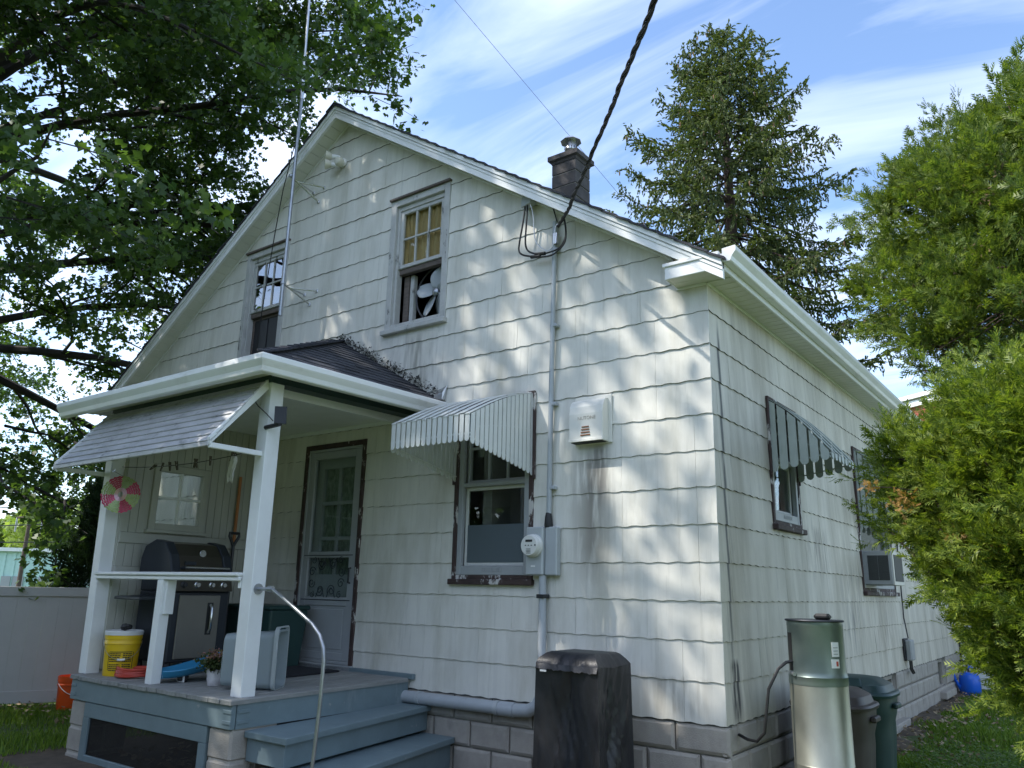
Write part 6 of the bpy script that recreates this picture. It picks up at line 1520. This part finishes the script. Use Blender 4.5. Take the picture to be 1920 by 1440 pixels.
# limbs that reach across the picture behind the gable
for i, (h_, az, el, Lg, dr_) in enumerate(((4.6, 38, 14, 9.5, .9), (5.6, 28, 24, 10.0, .7), (6.6, 46, 26, 9.8, .5), (7.6, 33, 30, 10.5, .5), (8.6, 22, 34, 10.2, .4), (9.4, 42, 38, 10.2, .3), (10.4, 30, 42, 9.8, .25), (4.0, 55, 6, 7.5, 1.0), (3.7, 66, 4, 6.4, .9), (5.0, 62, 18, 8.5, .6), (6.2, 56, 30, 9.0, .5), (8.0, 58, 36, 9.0, .4), (3.4, 48, 2, 6.8, .7), (10, 56, 44, 8.5, .3))):
    limb(oT+V(0, 0, h_), math.radians(az), math.radians(el), Lg, .028+.0068*Lg, dr_, int(Lg*1.9), 300+i)
for i in range(13):
    limb(oT+V(0, 0, 6.2+.62*i), math.radians(-58+(i*37) % 66), math.radians(18+3.0*i), 9.6-.22*i, .11, .35, 15, 500+i)
for i in range(16):
    limb(oT+V(0, 0, 7.5+.42*i), math.radians(-52+(i*29) % 44), math.radians(8+1.9*i), 11.2-.12*i, .12, .25, 17, 700+i)
tube_set(paths, 'bark', 'branches', oak)
A_ = np.array([a for a, b in tw_pos]); B_ = np.array([b for a, b in tw_pos]); per = 18; n = len(A_)*per
t_ = rng.random(n)[:, None]; A2, B2 = np.repeat(A_, per, 0), np.repeat(B_, per, 0); lp_ = A2+(B2-A2)*t_+rng.normal(0, .085, (n, 3))
u_, v_, z_ = project(lp_); bad = (z_ > 0) & (lp_[:, 1] < .3) & in_outline(u_, v_)
bad |= (lp_[:, 0] > -8.9) & (lp_[:, 1] > -.3) & (lp_[:, 1] < 10.5) & (lp_[:, 2] < zt(-4.3)+.6-SL*np.abs(lp_[:, 0]-RX))
xs_ = lp_[:, 0]+.526*(lp_[:, 2]-2); ys_ = lp_[:, 1]+.571*(lp_[:, 2]-2)   # the crown ends short of the right-hand yard
hide = (lp_[:, 1] < .3) & ~((z_ > 0) & (u_ > -60) & (u_ < 1950) & (v_ > -60) & (v_ < 1480))
inside = (z_ > 0) & (u_ > -60) & (u_ < 1950) & (v_ < 700)
bad |= inside & (u_ > 770+70*np.exp(-((v_-175)/60)**2)+18*np.sin(v_*.06)+rng.normal(0, 14, len(u_)))
wx = lp_[:, 0]-.92*lp_[:, 1]; wz = lp_[:, 2]+1.75*lp_[:, 1]      # where this leaf's shadow meets the front wall
bad |= inside & (rng.random(len(lp_)) < .30)
bad |= hide & (wx > .12+.2*np.sin(wz*2.1))
band = np.sin((wx*1.0+wz*.55)*3.1+.6*np.sin(wz*2.3))
bad |= hide & (wx > -1.5) & (wz < 2.7) & (band > -.25) & (rng.random(len(lp_)) < .9)
bad |= hide & (wz > soff(-4.29)+.5-SL*np.abs(wx-RX)) & (rng.random(len(lp_)) < .93)
bad |= hide & (rng.random(len(lp_)) < .55)      # out of sight: fewer, larger leaves
for _ in range(330):                                            # openings between boughs, cut along the sun to put light flecks on the wall
    gx, gz_ = rng.uniform(-8.4, -.1), rng.uniform(-.6, 6.0); k_ = rng.integers(1, 4)
    for _ in range(k_):
        rx_, rz_ = rng.uniform(.04, .15), rng.uniform(.08, .32); cx_, cz_ = gx+rng.normal(0, .2), gz_+rng.normal(0, .3)
        dx_, dz2 = wx-cx_-.45*(cz_-wz), wz-cz_; bad |= hide & (dx_**2/rx_**2+dz2**2/rz_**2 < 1)
hide = hide[~bad]; lp_ = lp_[~bad]; print('oak leaves', len(lp_), 'twigs', len(A_))
nr_ = rng.normal(0, 1, (len(lp_), 3))+np.array([0, 0, .9]); nr_ /= np.linalg.norm(nr_, axis=1)[:, None]
scatter_leaves(lp_[~hide], nr_[~hide], .098, LEAF8, 'crown', 'oak_leaf', oak); scatter_leaves(lp_[hide], nr_[hide], .165, LEAF4, 'crown', 'oak_leaf', oak)
# --- Norway spruce behind the house
sT = V(-4.7, 13.4, GZ); topz = 16.3
spr = thing('spruce_tree', tuple(sT), 'tall dark spruce with hanging cones rising behind the roof', 'tree')
MB().tube([sT, sT+V(.05, 0, 8), V(sT[0], sT[1], topz)], [.30, .20, .02], 10).build('trunk', 'bark_red', spr, smooth=True)
sp_b = []; sh_p = []; sh_d = []; cones = []; rs = random.Random(5)
zz_ = topz-.15; lev = 0
while zz_ > 3.0:
    dz_ = topz-zz_; Rm = min(3.6, 3.0*(dz_/4.6)**.62) if dz_ > 0 else 0
    nb_ = 9 if dz_ > 1.2 else 5
    for k in range(nb_):
        a = 2*math.pi*(k+.5*(lev % 2)+rs.uniform(-.2, .2))/nb_; Lb = Rm*rs.uniform(.72, 1.12); el0 = .85-.16*dz_ if dz_ < 6 else -.12
        if rs.random() < .05: Lb *= 1.22
        P_ = [V(sT[0], sT[1], zz_+rs.uniform(-.1, .1))]; d = V(math.cos(a), math.sin(a), max(-.15, el0)); m = 8
        for i in range(m):
            cv = -.13 if i < 4 else .24; d = unit(d+V(rs.gauss(0, .05), rs.gauss(0, .05), cv)); P_.append(P_[-1]+d*Lb/m)
        sp_b.append((P_, [max(.008, .035*Lb/3*(1-.85*i/m)) for i in range(m+1)]))
        nsd = max(6, int(Lb*15))
        for q_ in range(nsd):
            t = .24+.76*(q_+rs.random())/nsd; i = min(m-1, int(t*m)); b = P_[i]+(P_[i+1]-P_[i])*(t*m-i); dd = unit(P_[i+1]-P_[i]); s3 = 1 if q_ % 2 else -1
            pr_2 = unit(np.cross(dd, V(0, 0, 1)))*s3; L2 = (rs.uniform(.16, .40)*(1.25-.75*t)+.06)*min(1, .45+dz_*.25)
            d2 = unit(dd*.65+pr_2*.8+V(0, 0, rs.uniform(-.35, .15))); hang = rs.random() < .42
            if hang: d2 = unit(dd*.2+pr_2*.35+V(0, 0, -1.0))
            e_ = b+d2*L2; e2 = e_+unit(d2+V(0, 0, -.35 if not hang else -.2))*L2*.6
            for (s_, f_) in ((b, e_), (e_, e2)):
                nl = max(2, int(np.linalg.norm(f_-s_)/.036))
                for w_ in range(nl):
                    sh_p.append(s_+(f_-s_)*(w_+rs.random())/nl+V(rs.gauss(0, .02), rs.gauss(0, .02), rs.gauss(0, .02))); sh_d.append(unit(f_-s_+V(rs.gauss(0, .06), rs.gauss(0, .06), rs.gauss(0, .05))))
            if t > .55 and dz_ < 7 and rs.random() < .06: cones.append(e_)
        for i in range(m):
            for w_ in range(3): sh_p.append(P_[i]+(P_[i+1]-P_[i])*rs.random()); sh_d.append(unit(P_[i+1]-P_[i]+V(rs.gauss(0, .3), rs.gauss(0, .3), rs.gauss(0, .3))))
    zz_ -= .34+.035*min(dz_, 6); lev += 1
sp_b.append(([V(sT[0], sT[1], topz-.6), V(sT[0], sT[1], topz+.25)], [.02, .006]))
tube_set(sp_b, 'bark_red', 'branches', spr)
def shoots(pos, dr_, ln, wd, name, mat, parent):
    pos = np.array(pos); dr_ = np.array(dr_); n = len(pos); a = np.cross(dr_, rng.normal(0, 1, (n, 3))); a /= np.linalg.norm(a, axis=1)[:, None]+1e-9; b = np.cross(dr_, a)
    L_ = (ln*rng.uniform(.7, 1.3, n))[:, None]; w_ = (wd*rng.uniform(.7, 1.3, n))[:, None]; v = np.empty((n*8, 3), np.float32)
    for j, ax_ in enumerate((a, b)):
        v[4*j+0::8] = pos-dr_*L_*.5; v[4*j+1::8] = pos+ax_*w_-dr_*L_*.05; v[4*j+2::8] = pos+dr_*L_*.5; v[4*j+3::8] = pos-ax_*w_-dr_*L_*.05
    return tag(np_mesh(name, v, np.arange(n*8).reshape(-1, 4), mat, parent), kind='stuff')
print('spruce shoots', len(sh_p)); shoots(sh_p, sh_d, .13, .021, 'crown', 'spruce_needle', spr)
g = MB()
for p in cones: g.lathe([(.004, -.02), (.020, -.05), (.022, -.10), (.012, -.15), (.002, -.165)], tuple(p), 5)
tag(g.build('cones', 'cone_brown', spr, fix=False), kind='stuff')
# --- arborvitae: flat feathery sprays on irregular lobes
def frond_shape():
    P_ = []; F_ = []
    def strip(a, b, w_):
        d = (b-a)/np.linalg.norm(b-a); n_ = np.array([-d[1], d[0]]); i = len(P_); P_.extend([a-n_*w_*.62, a+n_*w_*.62, b]); F_.append((i, i+1, i+2))
    strip(np.array([0., 0.]), np.array([.05, 1.]), .07)
    for k, (t, ln, sg) in enumerate(((.10, .52, 1), (.22, .60, -1), (.38, .46, 1), (.52, .44, -1), (.68, .30, 1), (.76, .26, -1))):
        strip(np.array([.05*t, t]), np.array([sg*ln*.62, t+ln*.70]), .105)
    return np.array(P_), F_
FP, FF = frond_shape()
def fronds(pos, nrm, up, size, name, mat, parent):
    n = len(pos); ax_ = np.cross(up, nrm); ax_ /= np.linalg.norm(ax_, axis=1)[:, None]+1e-9; k = len(FP); v = np.empty((n, k, 3), np.float32); s = (size*rng.uniform(.6, 1.35, n))[:, None]
    for i, (u, w_) in enumerate(FP): v[:, i, :] = pos+ax_*s*u+up*s*w_+nrm*s*(-.25*u*u+.12*w_*w_)
    f = (np.arange(n)[:, None, None]*k+np.array(FF)[None]).reshape(-1, 3)
    return tag(np_mesh(name, v.reshape(-1, 3), f, mat, parent), kind='stuff')
def lobes_points(lobes, n, inner=.55):
    vol = np.array([l[1][0]*l[1][1]*l[1][2] for l in lobes])**.72; cnt = (n*vol/vol.sum()).astype(int); P_ = []; N_ = []
    for (c_, r_), m in zip(lobes, cnt):
        d = rng.normal(0, 1, (m, 3)); d /= np.linalg.norm(d, axis=1)[:, None]; rad = inner+(1.03-inner)*rng.random(m)**.45
        bump = 1+.10*np.sin(d[:, 0]*5+c_[0])*np.sin(d[:, 2]*6+c_[1])+.06*np.sin(d[:, 1]*11); P_.append(np.array(c_)+d*np.array(r_)*(rad*bump)[:, None]); N_.append(d/np.array(r_))
    P_ = np.concatenate(P_); N_ = np.concatenate(N_); N_ /= np.linalg.norm(N_, axis=1)[:, None]; return P_, N_
def cedar(name_label, base, lobes, n, size, mat, trunk_pts, r0, dry=0, lng=1.0, inner=.42):
    t = thing('arborvitae', tuple(base), name_label, 'tree')
    MB().tube(trunk_pts, list(np.linspace(r0, .03, len(trunk_pts))), 10).build('trunk', 'bark_red', t, smooth=True)
    br_ = []
    for c_, r_ in lobes:
        c_ = np.array(c_)
        for k in range(14):
            d = rng.normal(0, 1, 3); d /= np.linalg.norm(d); e_ = c_+d*np.array(r_)*.85; j = int(rng.integers(0, len(trunk_pts))); s_ = np.array(trunk_pts[j]); s_ = s_ if np.linalg.norm(s_-c_) < 3.5 else c_
            br_.append(([s_, (s_+e_)/2+V(0, 0, .12), e_], [.035, .02, .006]))
    tube_set(br_, 'bark_red', 'branches', t)
    per_b = 34; m = n//per_b; Pc, Nc = lobes_points(lobes, m, inner); m = len(Pc)
    bd_ = .9*Nc+np.array([0, 0, .45])+rng.normal(0, .30, Nc.shape); bd_ /= np.linalg.norm(bd_, axis=1)[:, None]; bl_n = size*rng.uniform(2.2, 5.2, m)*lng*np.where(rng.random(m) < .12, 1.5, 1.0)
    tt = rng.random((m, per_b))**.8; Bd = np.repeat(bd_[:, None, :], per_b, 1); sd2 = rng.normal(0, 1, (m, per_b, 3)); sd2 -= Bd*(sd2*Bd).sum(2)[:, :, None]
    P_ = (Pc[:, None, :]+Bd*((tt-.45)*bl_n[:, None])[:, :, None]+sd2*(size*.55*(1.15-tt))[:, :, None]).reshape(-1, 3)
    up = (Bd*1.0+sd2*.42).reshape(-1, 3)+rng.normal(0, .16, (m*per_b, 3)); up /= np.linalg.norm(up, axis=1)[:, None]
    pl_n = np.cross(bd_, rng.normal(0, 1, (m, 3))); pl_n /= np.linalg.norm(pl_n, axis=1)[:, None]
    nr2 = np.repeat(pl_n, per_b, 0)+rng.normal(0, .35, (m*per_b, 3)); nr2 -= up*(nr2*up).sum(1)[:, None]; nr2 /= np.linalg.norm(nr2, axis=1)[:, None]
    fronds(P_, nr2, up, size, 'crown', mat, t)
    if dry:
        cs = P_[rng.integers(0, len(P_), dry)]; N2 = []
        Pd = np.repeat(cs, 16, 0)+rng.normal(0, size*.55, (dry*16, 3)); Nd = rng.normal(0, 1, Pd.shape); Nd /= np.linalg.norm(Nd, axis=1)[:, None]; Ud = np.cross(Nd, rng.normal(0, 1, Pd.shape)); Ud /= np.linalg.norm(Ud, axis=1)[:, None]
        fronds(Pd, Nd, Ud, size*.38, 'cones', 'cone_brown', t)
    return t
# far, tall one: silhouette taken from the photograph, 17 m away
def dirp(u, v, d): return tuple(at_dir(u, v, d))
far_l = [(dirp(2030, 290, 17), (1.9, 2.0, 1.9)), (dirp(1915, 385, 16.5), (1.75, 1.9, 1.75)), (dirp(1770, 425, 17), (1.40, 1.5, 1.35)), (dirp(1715, 550, 16.8), (1.12, 1.2, .95)), (dirp(1850, 580, 16), (1.5, 1.5, 1.15)), (dirp(1820, 300, 17.5), (.95, 1.1, .95)), (dirp(1665, 410, 17.5), (.62, .7, .85)), (dirp(2080, 520, 16), (2.3, 2.2, 2.4)), (dirp(1765, 650, 15.6), (.72, .8, .50)), (dirp(1930, 210, 17.2), (.8, .9, .9)), (dirp(1730, 330, 17.4), (.5, .6, .6))]
fb_ = V(far_l[7][0][0], far_l[7][0][1], GZ)
cedar('tall broad arborvitae with brown cone clusters standing behind the far eave', fb_, far_l, 54000, .20, 'cedar_frond', [tuple(fb_), tuple(fb_+V(-.2, .2, 4)), tuple(fb_+V(-.3, .2, 7))], .35, 170)
K_ = 6.2/8.3
near_l = [((1845, 895, 6.3), (.68, .8, .54)), ((1945, 830, 6.15), (.82, .9, .68)), ((1745, 865, 6.45), (.42, .5, .32)), ((1855, 1010, 6.3), (.58, .7, .48)), ((1705, 985, 6.5), (.26, .35, .17)), ((1930, 1080, 6.0), (.60, .7, .62)), ((1895, 1190, 6.15), (.32, .45, .34)), ((2000, 900, 6.0), (.9, 1.0, 1.1)), ((1896, 1275, 6.1), (.10, .25, .17)), ((1995, 1230, 6.0), (.52, .7, .68)), ((1785, 1075, 6.2), (.22, .35, .17)), ((1830, 795, 6.2), (.27, .3, .24)), ((1675, 880, 6.4), (.20, .25, .16))]
near_l = [(dirp(*c_), tuple(K_*x for x in r_)) for c_, r_ in near_l]
nb2 = V(near_l[9][0][0]+.4, near_l[9][0][1], GZ)
nt2 = cedar('bright green sunlit arborvitae crowding the side wall windows', nb2, near_l, 70000, .070, 'cedar_frond_near', [tuple(nb2), tuple(nb2+V(-.1, .1, 1.2)), tuple(nb2+V(-.1, .2, 1.9))], .15, 0, 1.35, .30)
dp = []
for u, v, n, sp in ((1632, 915, 30, .022), (1692, 942, 70, .04), (1812, 935, 50, .04), (1855, 1030, 50, .035), (1790, 1000, 24, .03)):
    dp.append(np.array(dirp(u, v, 5.75))+rng.normal(0, 1, (n, 3))*sp)
dp = np.concatenate(dp); Nd = rng.normal(0, 1, dp.shape); Nd /= np.linalg.norm(Nd, axis=1)[:, None]; Ud = np.cross(Nd, rng.normal(0, 1, dp.shape)); Ud /= np.linalg.norm(Ud, axis=1)[:, None]
tag(fronds(dp, Nd, Ud, .04, 'dry_sprays', 'dry_frond', nt2), kind='stuff')
MB().tube([dirp(1636, 913, 5.75), dirp(1670, 914, 5.8), dirp(1720, 920, 6.0)], .0035, 5).build('twig', 'bark_red', nt2)
# --- dark conifer shrub behind the porch corner, pale far tree
ds_l = [((-9.6, .9, .7), (.75, .9, 1.3)), ((-9.3, 1.0, 1.9), (.6, .8, 1.0)), ((-9.2, 1.2, 2.7), (.45, .6, .8))]
d0 = at_dir(196, 1000, 12.6)
ds_l = [((d0[0], d0[1], .6), (.45, .5, 1.2)), ((d0[0]+.12, d0[1]+.2, 1.7), (.42, .5, .9)), ((d0[0]+.2, d0[1]+.35, 2.4), (.3, .4, .6))]
dsb = V(d0[0], d0[1], GZ)
dsh = thing('conifer_shrub', tuple(dsb), 'dark green conifer shrub between the fence and porch post', 'shrub')
MB().tube([dsb, dsb+V(.1, .2, 2.6)], [.08, .02], 8).build('trunk', 'bark_red', dsh, smooth=True)
P_, N_ = lobes_points(ds_l, 7000); up = .6*N_+np.array([0, 0, .8])+rng.normal(0, .3, N_.shape); up /= np.linalg.norm(up, axis=1)[:, None]; nr2 = rng.normal(0, 1, N_.shape); nr2 -= up*(nr2*up).sum(1)[:, None]; nr2 /= np.linalg.norm(nr2, axis=1)[:, None]
fronds(P_, nr2, up, .16, 'crown', 'dark_shrub', dsh)
def far_tree(u, v, d, r_, label, n):
    c_ = at_dir(u, v, d); b = V(c_[0], c_[1], -1); t = thing('far_tree', tuple(b), label, 'tree')
    MB().tube([b, V(c_[0], c_[1], c_[2])], [.3, .1], 8).build('trunk', 'bark', t, smooth=True)
    lob = [(tuple(c_+rng.normal(0, 1, 3)*np.array(r_)*.42), tuple(np.array(r_)*rng.uniform(.4, .65))) for _ in range(9)]
    P_, N_ = lobes_points(lob, n, .4); nr2 = N_+rng.normal(0, .7, N_.shape)+np.array([0, 0, .4]); nr2 /= np.linalg.norm(nr2, axis=1)[:, None]
    scatter_leaves(P_, nr2, .42, LEAF, 'crown', 'far_leaf', t)
far_tree(120, 1000, 62, (3.0, 3.0, 2.2), 'rounded yellow-green tree beyond the warehouse roof', 5000)
far_tree(15, 1010, 70, (3.0, 3.0, 2.0), 'low green tree beside the utility pole', 3500)

# --- unseen tree belt added behind the viewpoint: cuts low sky light, mirrors in panes
n = 11000; th = np.radians(rng.uniform(192, 335, n)); rd = rng.uniform(15, 19, n); hgt = 7+2*np.sin(th*9)+1.2*np.sin(th*23); zz2 = GZ+hgt*rng.random(n)**.8
P_ = np.c_[2.2+rd*np.cos(th), -5.4+rd*np.sin(th), zz2]; nr2 = rng.normal(0, 1, P_.shape); nr2 /= np.linalg.norm(nr2, axis=1)[:, None]
tag(scatter_leaves(P_, nr2, .85, LEAF4, 'added_tree_belt', 'oak_leaf', None), 'unseen belt of leafy trees added to dim the low sky light', 'added_tree_belt')
for o in bpy.data.objects:
    if '_o' in o: del o['_o']
print('TRIS', sum(sum(len(p.vertices)-2 for p in m.polygons) for m in bpy.data.meshes))
